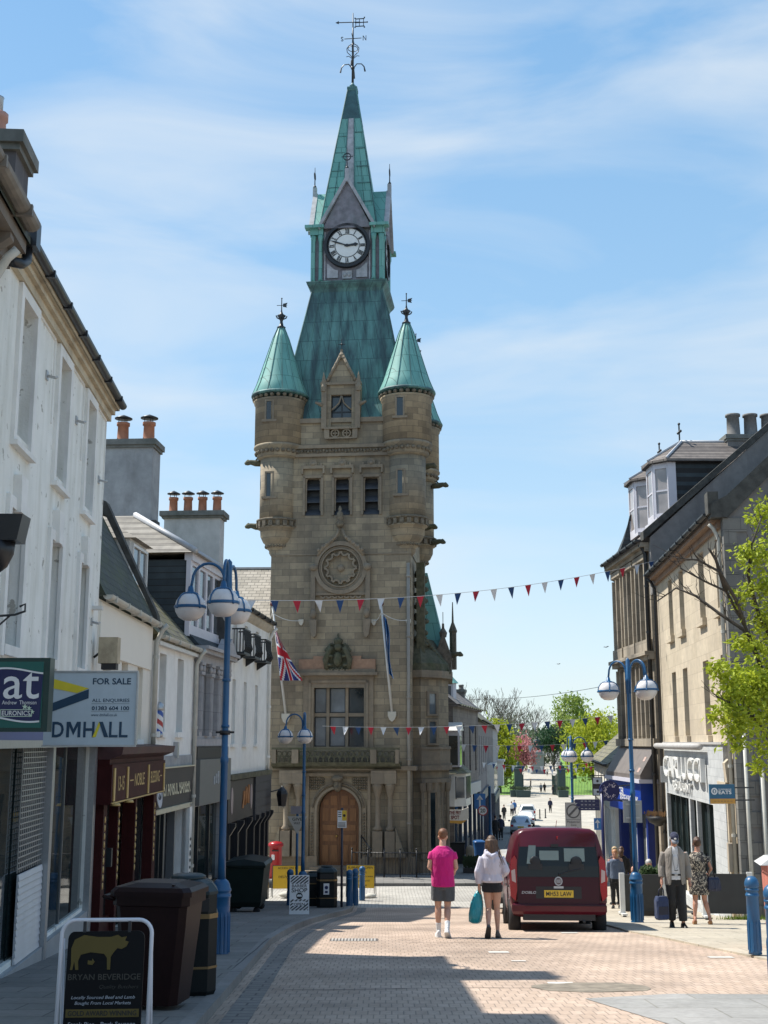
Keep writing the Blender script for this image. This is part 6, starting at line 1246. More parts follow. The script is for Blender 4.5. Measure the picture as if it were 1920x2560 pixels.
def car(X, Y, rz, mat, label, kind='hatch', plate='', z=None):
 e = empty('parked_car', (X, Y, gzs(Y) if z is None else z), rz, label, 'car', 'cars parked down the street'); H = {'sedan': 1.43, 'hatch': 1.5, 'suv': 1.78}[kind]; b = .92 if kind != 'suv' else 1.08
 if kind == 'sedan': st = [(0, .3, b - .05, b, .9, .93), (.08, .26, b, b + .06, .9, .98), (.55, .24, b + .02, b + .1, .88, 1), (1.3, .24, b, H - .03, .74, 1), (1.7, .24, b, H, .74, 1), (2.6, .24, b, H - .03, .74, 1), (3.4, .24, b - .04, b + .02, .86, .99), (4.3, .26, .78, .85, .8, .93), (4.5, .35, .62, .7, .75, .85)]
 else: st = [(0, .32, b, b + .03, .86, .93), (.06, .27, b, b + .12, .84, .97), (.32, .25, b, H - .08, .76, 1), (.7, .25, b, H, .76, 1), (2.3, .25, b, H - .02, .75, 1), (3.2, .25, b - .04, b + .04, .86, .99), (4.0, .27, .8, .88, .8, .93), (4.2, .36, .64, .72, .75, .86)]
 m = carbody(mat, st, .9); m.build('body', mat, e)
 g = MB(); y0, z0, y1, z1 = ((.62, b + .1, 1.28, H - .09) if kind == 'sedan' else (.075, b + .12, .30, H - .16))
 g.loft([[(-.72, y0 - .02, z0), (.72, y0 - .02, z0), (.72, y0 + .03, z0), (-.72, y0 + .03, z0)], [(-.58, y1 - .03, z1), (.58, y1 - .03, z1), (.58, y1 + .03, z1), (-.58, y1 + .03, z1)]]); g.build('rear_window', car_glass, e)
 for sx in (-1, 1):
  g = MB(); g.loft([[(sx * .865, a, b + .04), (sx * .84, a, b + .04), (sx * .70, a + q, H - .12), (sx * .725, a + q, H - .12)] for a, q in ((.75 if kind != 'sedan' else 1.35, .1), (2.75, -.35))]); g.build('side_window', car_glass, e)
  t = MB(); t.box(sx * .62, sx * .86, -.03, .05, b - .22, b - .05) if kind != 'suv' else t.box(sx * .68, sx * .86, -.03, .05, b - .2, b + .06); t.build('tail_light', red_lens, e)
  mr = MB(); mr.ball((sx * .98, 2.75, b + .1), (.1, .06, .08), 8, 6); mr.build('wing_mirror', mat, e)
  for y in (.75, 3.35): wheel(e, sx * .8, y, .32 if kind != 'suv' else .36, .2, sx)
 p = MB(); p.box(-.26, .26, -.04, .0, .62, .73); p.build('number_plate', plate_y, e); p = MB(); p.box(-.8, .8, -.02, .06, .27, .42); p.build('bumper', black, e)
 return e
white_car = paint('white_car_paint', (.62, .62, .61), .2, .03, 2); silver_car = paint('silver_blue_car_paint', (.42, .47, .52), .22, .03, 2, .3)
car(tpx(1318, 139), 139, R(-5), white_car, 'white sport utility car with dark rear window at the head of the parked row', 'suv')
car(tpx(1313, 126), 126, R(-6), white_car, 'white saloon car parked between two other cars', 'sedan'); car(tpx(1300, 105), 105, R(-6), silver_car, 'pale silver blue car just above the roof of the maroon van', 'hatch')
car(3.8, 33.5, R(-3), paint('beige_car_paint', (.42, .40, .36), .25, .04, 2), 'pale beige car half hidden between the girl and the maroon van', 'hatch')
for k, px in enumerate((1335, 1348, 1362)):
 e = empty('slim_bollard', (tpx(px, 143 + k), 143 + k, gzs(143 + k) + .02), 0, 'slim dark bollard standing in the pale square', 'bollard', 'slim bollards in the square'); m = MB(); m.lathe([(.12, 0), (.12, .1), (.07, .14), (.07, .95), (.1, 1.0), (.0, 1.12)], 0, 0, 8); m.build('post', iron, e)
# ================================================================ STREET FURNITURE
blue_paint = paint('lamp_blue_paint', (.010, .085, .205), .38, .15, 3, dirt=(.10, .12, .14), dirt_amt=.5, dscale=5)
globe_m = paint('opal_globe', (.62, .60, .60), .25, .05, 3, dirt=(.30, .27, .24), dirt_amt=.35, dscale=4)
def lamp(X, Y, arms, label, H=5.5, z=None, rz=0):
 z = gzs(Y) + .06 if z is None else z; e = empty('street_lamp', (X, Y, z), rz, label, 'street lamp', 'blue globe street lamps'); k = H / 5.5
 m = MB(); m.lathe([(.135, 0), (.135, .02), (.125, .05), (.125, .62), (.128, .66), (.128, .78), (.14, .79), (.14, .82), (.13, .83), (.13, .86), (.14, .87), (.14, .895), (.128, .91), (.118, .96), (.095, 1.0), (.06, 1.03)], 0, 0, 20)
 for j in range(14):
  a = j * 2 * math.pi / 14; m.tube([(.125 * math.cos(a), .125 * math.sin(a), .06), (.125 * math.cos(a), .125 * math.sin(a), .54), (.125 * math.cos(a), .125 * math.sin(a), .60)], [.016, .016, .004], 5)
 m.build('base', blue_paint, e)
 m = MB(); m.lathe([(.058, 1.0), (.052, 1.4), (.05, 2.6), (.058, 2.62), (.058, 2.68), (.046, 2.7), (.044, H - .5), (.06, H - .48), (.06, H - .42), (.05, H - .4), (.045, H - .02), (.0, H + .03)], 0, 0, 14)
 for zz in (3.1, 3.75): m.lathe([(.06, zz), (.06, zz + .04)], 0, 0, 12)
 m.build('post', blue_paint, e)
 for a in arms:
  c, s = math.cos(R(a)), math.sin(R(a)); P = lambda r, zz: (r * c, r * s, zz); Rr = .55
  m = MB(); m.tube([P(.05, H - .75), P(.06, H - .35)] + [P(Rr / 2 + .02 - (Rr / 2 - .04) * math.cos(t * math.pi / 10), H - .30 + .26 * math.sin(t * math.pi / 10)) for t in range(11)] + [P(Rr, H - .42)], .022, 7); ar = m.build('arm', blue_paint, e)
  cx, cy, gzz = Rr * c, Rr * s, H - .68
  m = MB(); m.lathe([(.01, -.2), (.10, -.19), (.17, -.145), (.212, -.07), (.225, 0), (.205, .09), (.16, .155), (.10, .195)], cx, cy, 22, z=gzz); m.build('globe', globe_m, ar)
  m = MB(); m.lathe([(.228, -.022), (.234, -.012), (.234, .012), (.228, .022)], cx, cy, 22, z=gzz, caps=False); m.lathe([(.12, .18), (.11, .205), (.05, .225), (.035, .30), (.02, .31)], cx, cy, 14, z=gzz)
  for j in range(4):
   b = R(45 + 90 * j + a); m.tube([(cx + r * math.cos(b), cy + r * math.sin(b), gzz + h) for r, h in ((.232, 0), (.212, .092), (.166, .16), (.105, .2))], .013, 5)
   m.ball((cx + .234 * math.cos(b), cy + .234 * math.sin(b), gzz - .012), .022, 6, 4)
  m.build('cage', blue_paint, ar)
 return e
l1 = lamp(-2.26, 17.35, (180, -90, 85), 'blue lamp post with the largest globes, behind the dark bins', 5.5)
m = MB(); m.lathe([(.075, 3.0), (.075, 3.06)], 0, 0, 12); m.box(-.13, .13, -.02, .02, 3.02, 3.05); m.build('clamp', black, l1)
l2 = lamp(5.31, 26.3, (131, -58, 38), 'blue lamp post with a grey sign back, near the old man', 5.5, -3.72)
m = MB(); m.box(-.20, .2, .07, .09, 2.03, 2.49); m.build('sign_back', paint('grey_sign_back', (.34, .34, .33), .5, .05), l2); m = MB()
for zz in (2.12, 2.4): m.box(-.15, .15, .055, .07, zz, zz + .025)
m.build('sign_clip', alum, l2)
lamp(-2.3, 35.3, (180, -85), 'blue lamp post with two globes in front of the clock tower door', 5.45)
l4 = lamp(6.42, 42.0, (2, -100, 95), 'blue lamp post carrying the Pedestrian Zone ENDS plate', 5.2)
m = MB(); m.box(-.27, .27, -.09, -.07, 2.02, 2.98); pz = m.build('zone_plate', flat('plate_grey', (.40, .40, .41), .5), l4)
m = MB(); ringxz(m, 0, 2.69, .19, .235, -.096, -.09, 28); m.M = Matrix.Translation((0, 0, 2.69)) @ Matrix.Rotation(R(45), 4, 'Y'); m.box(-.035, .035, -.097, -.09, -.2, .2); m.M = None
for a, b, c, d in ((-.27, .27, 2.02, 2.035), (-.27, .27, 2.965, 2.98), (-.27, -.255, 2.035, 2.965), (.255, .27, 2.035, 2.965), (-.255, .255, 2.41, 2.42)): m.box(a, b, -.095, -.09, c, d)
m.build('roundel', flat('plate_dark_grey', (.09, .09, .10), .5), pz)
text('Pedestrian', pz, black, 0, -.094, 2.34, .075, .42); text('Zone', pz, black, 0, -.094, 2.24, .065, .19); text('ENDS', pz, black, 0, -.094, 2.11, .10, .34, bold=.02)
# ---------------------------------------------------------------- bunting
pen = [flat('pennant_white', (.62, .62, .63), .7), flat('pennant_navy', (.012, .05, .15), .7), flat('pennant_red', (.42, .012, .03), .7)]
cord_m = flat('white_cord', (.6, .6, .6), .7)
def bunting(A, B, sag, n, w, h, label, k0=0, seed=0, skip=()):
 rnd = random.Random(seed); A, B = Vector(A), Vector(B); e = empty('bunting', A, 0, label, 'bunting', 'bunting strings across the street'); d = B - A
 P = lambda t: d * t - Vector((0, 0, 4 * sag * t * (1 - t))); m = MB(); m.tube([P(k / 30) for k in range(31)], .009, 4); m.build('cord', cord_m, e); u = Vector((d.x, d.y, 0)).normalized()
 for k in range(n):
  if k in skip: continue
  t = (k + .6) / n; p = P(t); q = P(t + w / d.length); m = MB(); tw = rnd.uniform(-.12, .12); hh = h * rnd.uniform(.92, 1.05); c = (p + q) / 2 + Vector((tw * .5, tw - .05, -hh)); b = (p + q) / 2 + Vector((0, .03 * rnd.uniform(-1, 1), -hh * .45))
  m.smooth = True; ia, ib, im, ic = m.pt(p), m.pt(q), m.pt(b + u * 0), m.pt(c); l, r_ = m.pt(p * .5 + c * .5 + Vector((0, .01, 0))), m.pt(q * .5 + c * .5)
  m.face((ia, l, im)); m.face((ia, im, ib)); m.face((ib, im, r_)); m.face((l, ic, im)); m.face((im, ic, r_)); m.build('pennant', pen[(k + k0) % 3], e)
bunting(atY(400, 1492, 30.6), atY(1636, 1402, 40.8), .55, 26, .26, .36, 'long nearest string of red white and navy bunting crossing the blind rose of the tower', 0, 1)
bunting(atY(806, 1815, 47.6), atY(1530, 1789, 47.6), .2, 23, .24, .32, 'second string of bunting starting at the tower window', 2, 2)
bunting(atY(1106, 1858, 61), atY(1545, 1848, 64), .22, 16, .28, .36, 'third string of bunting, just above the pink blossom', 2, 3)
bunting(atY(1191, 1904, 78), atY(1492, 1904, 84), .3, 13, .28, .36, 'fourth string of bunting low over the park gates', 0, 4)
bunting(atY(1224, 1914, 96), atY(1500, 1914, 100), .3, 14, .3, .38, 'fifth string of bunting, last before the park gates', 2, 5)
A, B = atY(1180, 1748, 66), atY(1545, 1708, 52); e = empty('overhead_cable', A, 0, 'thin overhead cable crossing the pale sky above the lime trees', 'cable'); m = MB(); d = B - A; m.tube([d * (k / 12) - Vector((0, 0, .8 * (k / 12) * (1 - k / 12))) for k in range(13)], .012, 4); m.build('wire', iron, e)
for px, py, Y, lb in ((1515, 1619, 70, 'gull gliding beside the bay fronted building'), (1396, 1661, 95, 'tiny bird flying in the pale sky between the bare tree and the lime trees')):
 e = empty('bird', atY(px, py, Y), .3, lb, 'bird'); m = MB(); m.loft([[(-.16, .0, 0), (-.16, .02, .01), (-.16, 0, .02)], [(0, -.07, 0), (0, .06, .02), (0, 0, .07)], [(.22, 0, .02), (.22, .02, .03), (.22, .01, .04)]]); e.scale = (.5,) * 3; m.poly([(-.05, .03, .05), (.08, .03, .05), (.12, .4, .16), (.02, .75, .1), (-.02, .4, .15)]); m.poly([(-.05, -.03, .05), (.08, -.03, .05), (.12, -.4, .17), (.02, -.75, .08), (-.02, -.4, .16)]); m.build('plumage', flat('bird_grey', (.10, .10, .11), .7), e)
# ---------------------------------------------------------------- near A-board
e = empty('pavement_sign', (-1.865, 8.4, gzs(8.4) + .1), 0, 'black butcher pavement sign in a white tube frame', 'sign'); e.rotation_euler = (R(-6), 0, R(3))
H = .98; W = .30
m = MB(); pts = [(-W, 0, 0), (-W, 0, H - .09)] + [(-W + .09 - .09 * math.cos(t * math.pi / 12), 0, H - .09 + .09 * math.sin(t * math.pi / 12)) for t in range(1, 7)] + [(W - .09 + .09 * math.sin(t * math.pi / 12), 0, H - .09 + .09 * math.cos(t * math.pi / 12)) for t in range(0, 7)] + [(W, 0, 0)]
m.tube(pts, .0135, 10); m.build('frame', paint('white_tube', (.62, .62, .66), .35, .04, 4), e)
m = MB(); m.tube([(-W, .02, .0), (-W, .25, .0), (-W * .98, .03, H - .12)], .012, 8); m.tube([(W, .25, .0), (W * .98, .03, H - .12)], .012, 8); m.build('rear_leg', MAT['white_tube'], e)
m = MB(); hw = .255; top = H - .07; r = .05
m.prism([(-hw, .08), (hw, .08), (hw, top - r)] + [(hw - r + r * math.cos(t * math.pi / 8), top - r + r * math.sin(t * math.pi / 8)) for t in range(1, 5)] + [(-hw + r - r * math.sin(t * math.pi / 8), top - r + r * math.cos(t * math.pi / 8)) for t in range(1, 5)], -.006, .012, 'y'); p = m.build('panel', paint('board_black', (.004, .004, .005), .5, spec=.15), e)
m = MB(); m.box(-.16, -.14, -.01, .01, top - .01, H); m.box(.14, .16, -.01, .01, top - .01, H); m.build('hinge', black, e)
gd = flat('dull_gold', (.10, .07, .010), .7); dg = flat('dark_letters', (.035, .03, .022), .5); pw = flat('pale_print', (.36, .38, .42), .5)
cow = [(-.225, .70), (-.23, .80), (-.21, .855), (-.15, .885), (-.06, .872), (.03, .872), (.075, .885), (.10, .868), (.135, .875), (.125, .848), (.15, .84), (.135, .81), (.105, .795), (.075, .80), (.05, .77), (.035, .745), (.035, .665), (.015, .665), (.01, .74), (-.01, .765), (-.10, .775), (-.165, .76), (-.18, .72), (-.175, .665), (-.195, .665), (-.205, .72), (-.215, .665), (-.23, .665)]
m = MB(); m.prism([(x, z + .0) for x, z in cow], -.012, -.006, 'y'); m.prism([(-.115, .70), (-.085, .695), (-.07, .715), (-.085, .735), (-.09, .72), (-.115, .725)], -.012, -.006, 'y'); m.build('cow_emblem', gd, p)
text('BRYAN BEVERIDGE', p, dg, 0, -.012, .62, .038, .48, bold=.01); text('Quality Butchers', p, flat('faint_letters', (.02, .018, .015), .5), .1, -.012, .555, .03, .26, shear=.3)
text('Locally Sourced Beef and Lamb', p, pw, 0, -.012, .49, .026, .42, shear=.25); text('Bought From Local Markets', p, pw, 0, -.012, .455, .026, .37, shear=.25)
m = MB(); m.box(-.24, .24, -.012, -.006, .37, .42); g2 = m.build('gold_band', gd, p); text('GOLD AWARD WINNING', p, flat('black_letters', (.006, .006, .006), .5), 0, -.015, .395, .032, .45, bold=.015)
text('Steak Pies - Pork Sausage', p, pw, 0, -.012, .325, .032, .44); pass
# ---------------------------------------------------------------- bins
def wheelie(X, Y, rz, mat, label, w=.58, d=.72, h=1.05, z=None, group=None):
 e = empty('wheeled_bin', (X, Y, gzs(Y) + .1 if z is None else z), rz, label, 'bin', group); m = MB()
 rr = lambda a, b, zz, o=0: [(a - .06, -b + o, zz), (a, -b + .06 + o, zz), (a, b - .06 + o, zz), (a - .06, b + o, zz), (-a + .06, b + o, zz), (-a, b - .06 + o, zz), (-a, -b + .06 + o, zz), (-a + .06, -b + o, zz)]
 m.loft([rr(w * .40, d * .36, .06), rr(w * .41, d * .38, .2), rr(w * .46, d * .46, h * .72), rr(w * .48, d * .48, h - .12), rr(w * .5, d * .52, h - .11), rr(w * .5, d * .52, h - .03)]); m.build('body', mat, e)
 m = MB(); m.loft([rr(w * .53, d * .55, h - .03), rr(w * .53, d * .55, h + .015), rr(w * .47, d * .5, h + .05), rr(w * .3, d * .3, h + .085)]); m.build('lid', mat, e)
 m = MB(); m.tube([(-w * .42, d * .5, h - .06), (-w * .42, d * .64, h - .04), (w * .42, d * .64, h - .04), (w * .42, d * .5, h - .06)], .018, 7); m.box(-w * .4, w * .4, -d * .3, -d * .27, h + .06, h + .075); m.build('handle', mat, e)
 for sx in (-1, 1):
  m = MB(); m.smooth = True; m.loft([[(sx * w * .40 + o, d * .36 + q * math.cos(t * .5236), .1 + q * math.sin(t * .5236)) for t in range(12)] for q, o in ((.04, -.03), (.1, -.03), (.1, .03), (.04, .03))]); m.build('wheel', tyre, e)
 return e
wheelie(-2.12, 11.85, R(80), paint('dark_brown_plastic', (.016, .007, .007), .4, .15, 5, spec=.15), 'dark brown wheeled bin behind the butcher sign')
e = empty('litter_bin', (-2.03, 12.95, gzs(12.95) + .1), R(10), 'dark round shouldered litter bin behind the brown wheeled bin', 'bin', 'litter bins beside the lamp posts')
def litter(e, mat, lidm, w=.30, h=1.15):
 rr = lambda a, zz, c=.09: [(a - c, -a, zz), (a, -a + c, zz), (a, a - c, zz), (a - c, a, zz), (-a + c, a, zz), (-a, a - c, zz), (-a, -a + c, zz), (-a + c, -a, zz)]
 m = MB(); m.loft([rr(w * .92, 0), rr(w, .06), rr(w, h * .66)]); m.build('body', mat, e); m = MB(); m.loft([rr(w * 1.02, h * .66), rr(w * 1.02, h * .70)]); m.loft([rr(w * 1.02, h * .24), rr(w * 1.02, h * .26)]); m.build('band', gold if False else flat('dull_brass_band', (.22, .15, .07), .4, .6) if 'dull_brass_band' not in MAT else MAT['dull_brass_band'], e)
 m = MB(); m.loft([rr(w * .97, h * .70), rr(w * .97, h * .86)]); m.build('hood', mat, e); m = MB(); m.box(-w * .7, w * .7, -w * 1.0, -w * .9, h * .72, h * .83); m.build('aperture', black, e)
 m = MB(); m.loft([rr(w * 1.0, h * .86), rr(w * 1.0, h * .885), rr(w * .8, h * .95), rr(w * .55, h * .98, .05)]); m.lathe([(w * .6, h * .975), (w * .6, h), (w * .5, h * 1.015), (0.01, h * 1.02)], 0, 0, 18); m.build('lid', lidm, e)
bin_dark = paint('black_green_bin', (.006, .009, .010), .45, .15, 4, spec=.25); lid_dark = paint('grey_green_lid', (.018, .03, .034), .4, .15, 4, spec=.3)
litter(e, bin_dark, lid_dark)
e2 = empty('litter_bin', (-1.62, 35.4, gzs(35.4) + .1), R(4), 'black litter bin with a white label near the lamp before the tower', 'bin', 'litter bins beside the lamp posts'); litter(e2, bin_dark, lid_dark, .29, 1.12)
m = MB(); m.box(-.1, .06, -.31, -.295, .38, .68); m.build('label_plate', sign_white, e2); m = MB(); disc(m, -.02, .57, .05, -.314, -.31, 12); m.box(-.06, .02, -.314, -.31, .42, .48); m.build('label_print', navy, e2)
e3 = empty('litter_bin', (-2.05, 36.3, gzs(36.3) + .1), R(4), 'lower black bin half hidden behind the barber sign', 'bin', 'litter bins beside the lamp posts'); litter(e3, bin_dark, lid_dark, .26, .95)
def bigbin(X, Y, rz, mat, label):
 e = empty('communal_bin', (X, Y, gzs(Y) + .1), rz, label, 'bin'); m = MB(); m.loft([[(a, b, zz) for a, b in ((-w, -d), (w, -d), (w, d), (-w, d))] for w, d, zz in ((.55, .38, .18), (.6, .42, .3), (.66, .5, 1.15), (.7, .54, 1.17), (.7, .54, 1.22))]); m.build('body', mat, e)
 m = MB(); m.loft([[(-.72, y, zz) for y, zz in ((-.55, 1.22), (-.5, 1.3), (0, 1.38), (.5, 1.3), (.55, 1.22))], [(.72, y, zz) for y, zz in ((-.55, 1.22), (-.5, 1.3), (0, 1.38), (.5, 1.3), (.55, 1.22))]]); m.build('lid', lid_dark, e)
 for sx in (-1, 1):
  for sy in (-1, 1): m = MB(); m.smooth = True; m.loft([[(sx * .45 + o, sy * .3 + q * math.cos(t * .6283), .09 + q * math.sin(t * .6283)) for t in range(10)] for q, o in ((.03, -.025), (.09, -.025), (.09, .025), (.03, .025))]); m.build('wheel', tyre, e)
 return e
bigbin(-3.55, 32.6, R(88), paint('dark_green_bin', (.006, .014, .012), .45, .2, 4, spec=.25), 'dark green four wheeled bin beside the black shop pilasters')
# ---------------------------------------------------------------- barber board
e = empty('pavement_sign', (-2.03, 30.0, gzs(30) + .1), R(4), 'white and black striped barber shop pavement sign', 'sign'); e.rotation_euler = (R(-8), 0, R(4)); m = MB(); m.box(-.235, .235, 0, .02, .08, .9); m.box(-.24, .24, -.005, .04, 0, .08); p = m.build('panel', sign_white, e); m = MB(); m.box(-.24, .24, .3, .32, 0, .85); m.build('rear_panel', black, e)
m = MB()
for z0, z1 in ((.70, .88), (.09, .34)):
 for k in range(-6, 7):
  x = k * .095
  for j in range(12):                 # stripe in short steps so it stays inside the panel
   za, zb = z0 + (z1 - z0) * j / 12, z0 + (z1 - z0) * (j + 1) / 12; xa = x + (za - z0) * 1.3
   a, b = max(-.215, xa), min(.215, xa + .05)
   if b > a and not (z0 < .3 and .18 < za < .28 and abs((a + b) / 2) < .15): m.box(a, b, -.004, 0, za, zb)
m.build('stripes', black, p)
text('BARBER', p, black, 0, -.005, .65, .07, .36, bold=.01); text('SHOP', p, black, 0, -.005, .55, .1, .38, bold=.015); text('OPEN', p, black, 0, -.005, .23, .065, .26, bold=.01)
m = MB(); disc(m, 0, .42, .078, -.005, 0, 20); m.build('emblem_disc', black, p); m = MB(); ringxz(m, -.02, .42, .0, .035, -.008, -.005, 10, 0, math.pi); ringxz(m, .02, .42, .0, .035, -.008, -.005, 10, 0, math.pi); m.box(-.06, .06, -.008, -.005, .405, .42); m.build('moustache', sign_white, p)
# ---------------------------------------------------------------- bollards, posts, road signs
def bollard(X, Y, label, z=None, k=1.0):
 e = empty('bollard', (X, Y, gzs(Y) + .05 if z is None else z), 0, label, 'bollard', 'blue bollards'); m = MB(); m.lathe([(.095, 0), (.09, .04), (.085, .45), (.088, .5), (.088, .78), (.097, .79), (.097, .815), (.086, .82), (.086, .86), (.097, .865), (.097, .89), (.08, .9)], 0, 0, 18)
 for j in range(9): a = j * .698; m.tube([(.084 * math.cos(a), .084 * math.sin(a), .05), (.083 * math.cos(a), .083 * math.sin(a), .42), (.086 * math.cos(a), .086 * math.sin(a), .47)], [.016, .016, .004], 5)
 m.build('post', blue_paint, e); m = MB(); m.lathe([(.09, .89), (.102, .93), (.102, .97), (.085, 1.02), (.05, 1.055), (.0, 1.065)], 0, 0, 18); m.build('dome_cap', blue_paint, e); return e
bollard(5.27, 17.9, 'blue domed bollard at the kerb by the maroon bin, whole and upright'); bollard(4.50, 14.5, 'blue domed bollard cut off by the picture side, larger of two')
bollard(-1.0, 36.2, 'thick blue bollard in front of the yellow notice'); bollard(-.86, 37.4, 'blue bollard just behind the thicker bollard by the yellow notice'); bollard(-2.75, 36.6, 'slim blue bollard partly behind the barber sign'); bollard(-.70, 40.0, 'pale blue bollard far behind the yellow notice', gzs(40))
def signpost(X, Y, h, label, r=.04, mat=None, name='sign_post', z=None): e = empty(name, (X, Y, gzs(Y) + .08 if z is None else z), 0, label, 'sign'); m = MB(); m.tube([(0, 0, 0), (0, 0, h)], r, 8); m.build('post', mat or blue_paint, e); return e
e = signpost(-1.2, 35.4, 2.75, 'slim dark post with a small white and yellow notice by the tower door', .035, paint('dark_post', (.03, .03, .05), .5)); m = MB(); m.box(-.13, .13, -.06, -.04, 2.2, 2.68); p = m.build('notice', sign_white, e); m = MB(); m.box(0.0, .13, -.064, -.06, 2.4, 2.68); m.build('yellow_panel', plate_y, p); m = MB()
for k in range(4): m.box(-.11, .1, -.064, -.06, 2.33 - k * .035, 2.345 - k * .035)
for k in range(3): m.box(-.11, -.02, -.064, -.06, 2.62 - k * .06, 2.645 - k * .06)
disc(m, .065, 2.54, .04, -.068, -.064, 12); m.build('print', black, p)
e = signpost(-2.62, 37.4, 2.75, 'GIVE WAY triangle on a blue post beside the lamp'); m = MB(); m.prism([(-.3, 2.55), (.3, 2.55), (0, 2.03)], -.07, -.05, 'y'); p = m.build('triangle', flat('sign_beige', (.42, .40, .36), .5), e); text('GIVE', p, black, 0, -.075, 2.47, .09, .3, bold=.01); text('WAY', p, black, 0, -.075, 2.35, .07, .2, bold=.01); m = MB(); m.box(-.2, .2, -.07, -.05, 2.62, 2.85); m.build('plate', flat('plate_mauve', (.22, .2, .22), .5), e)
def notice(X, Y, rz, lines, label):
 e = empty('road_notice', (X, Y, gzs(Y)), rz, label, 'sign', 'yellow road notices'); e.rotation_euler = (R(-6), 0, rz); m = MB(); m.box(-.46, .46, 0, .02, .28, 1.0); p = m.build('panel', flat('notice_yellow', (.62, .38, .02), .5) if 'notice_yellow' not in MAT else MAT['notice_yellow'], e)
 m = MB()
 for sx in (-1, 1): m.tube([(sx * .47, .01, 0), (sx * .47, .01, 1.02)], .012, 5); m.tube([(sx * .47, .01, 1.0), (sx * .5, .4, .0)], .012, 5)
 m.tube([(-.48, .01, 1.01), (.48, .01, 1.01)], .012, 5); m.build('frame', iron, e); n = len(lines)
 for i, s in enumerate(lines): s and text(s, p, black, 0, -.004, .93 - i * .14, .075, min(.84, .055 * len(s)))
notice(-.79, 41.4, R(-4), ['BUSINESSES OPEN', 'AS USUAL', 'Delivery access', 'Maygate and', 'Kirkgate'], 'yellow notice reading BUSINESSES OPEN AS USUAL behind the blue bollards')
notice(-3.2, 41.2, R(8), ['ACCESS ONLY', '', 'DELIVERIES'], 'yellow ACCESS notice beside the red pillar box')
m = MB()
e = empty('sandbag', (-3.15, 40.9, gzs(40.9) + .05), .4, 'white sandbag on the foot of the yellow ACCESS notice', 'sandbag', 'sandbags on the road notices'); m.ball((0, 0, .07), (.3, .18, .1), 12, 7); m.build('sack', paint('sackcloth', (.5, .48, .42), .9, .15, 6), e)
e = empty('sandbag', (-.45, 41.0, gzs(41) + .0), .9, 'pale sandbag at the foot of the BUSINESSES OPEN notice', 'sandbag', 'sandbags on the road notices'); m = MB(); m.ball((0, 0, .06), (.26, .16, .09), 12, 7); m.build('sack', MAT['sackcloth'], e)
e = empty('pillar_box', (-3.92, 45, gzs(45) + .0), 0, 'red cylindrical post box at the lane corner beside the tower', 'post box'); red = paint('post_office_red', (.33, .008, .012), .3, .08, 4); m = MB(); m.lathe([(.25, 0), (.25, .32)], 0, 0, 24); m.build('plinth', black, e); m = MB(); m.lathe([(.23, .32), (.225, 1.42), (.25, 1.44)], 0, 0, 24); m.build('body', red, e); m = MB(); m.lathe([(.265, 1.43), (.275, 1.47), (.27, 1.53), (.2, 1.59), (.02, 1.62)], 0, 0, 24); m.build('cap', red, e); m = MB(); m.box(-.13, -.02, -.24, -.2, .98, 1.16); m.build('collection_plate', sign_white, e); m = MB(); m.box(-.12, .12, -.245, -.2, 1.28, 1.33); m.build('letter_slot', black, e)
# railing before the tower
e = empty('railing', (-1.25, 48.35, gzs(48.3) + .1), R(-6), 'black iron railing in front of the tower by its door', 'railing'); m = MB(); L = 3.15
for k in range(25): m.tube([(k * L / 24, 0, .1), (k * L / 24, 0, .95)], .012, 5)
m.build('balusters', iron_blue, e); m = MB(); m.tube([(0, 0, .12), (L, 0, .12)], .015, 5); m.tube([(0, 0, .92), (L, 0, .92)], .02, 6); m.tube([(.25, .9, 1.5), (.75, .1, 1.0)], .025, 6); m.tube([(.25, .9, .6), (.25, .9, 1.5)], .02, 6); m.build('rail', iron_blue, e)
for k in range(6): m = MB(); m.tube([(k * L / 5, 0, 0), (k * L / 5, 0, 1.03)], .026, 7); m.ball((k * L / 5, 0, 1.06), .04, 8, 5); m.build('post', iron_blue, e)
# barber pole
MB.dz = 0; c = atY(396, 1806, 25.9); e = empty('barber_pole', (c.x, c.y, c.z - .32), R(90), 'red white and blue striped barber pole on the white wall', 'barber pole'); m = MB(); N = 20; st = [flat('pole_red', (.40, .03, .03), .3), sign_white, flat('pole_blue', (.02, .08, .35), .3), sign_white]
V = [[m.pt((.1 * math.cos(2 * math.pi * k / N), .1 * math.sin(2 * math.pi * k / N), .08 + .5 * j / 24)) for k in range(N)] for j in range(25)]
for j in range(24):
 for k in range(N): m.m = int((k / N * 4 + j / 24 * 5) % 4); m.smooth = True; m.face((V[j][k], V[j][(k + 1) % N], V[j + 1][(k + 1) % N], V[j + 1][k]))
m.m = 0; m.build('striped_drum', st, e); m = MB(); m.lathe([(.06, 0), (.11, .03), (.11, .09)], 0, 0, 16); m.lathe([(.11, .57), (.12, .6), (.12, .63), (.1, .7), (.04, .75)], 0, 0, 16); m.box(-.02, .02, .08, .22, .05, .08); m.box(-.02, .02, .08, .22, .55, .58); m.build('cap', alum, e)
# drain grate in the road
e = empty('drain_grate', (-.5, 20.9, gzs(20.9)), 0, 'iron drain grate set in the brick road', 'drain'); m = MB(); m.box(-.40, .40, -.16, .16, .004, .010); m.build('frame', paint('rusty_iron', (.10, .085, .075), .7), e); m = MB()
for k in range(14): m.box(-.37 + k * .054, -.37 + k * .054 + .03, -.13, .13, .010, .018)
m.build('bars', paint('worn_iron', (.38, .36, .33), .6, .2), e)
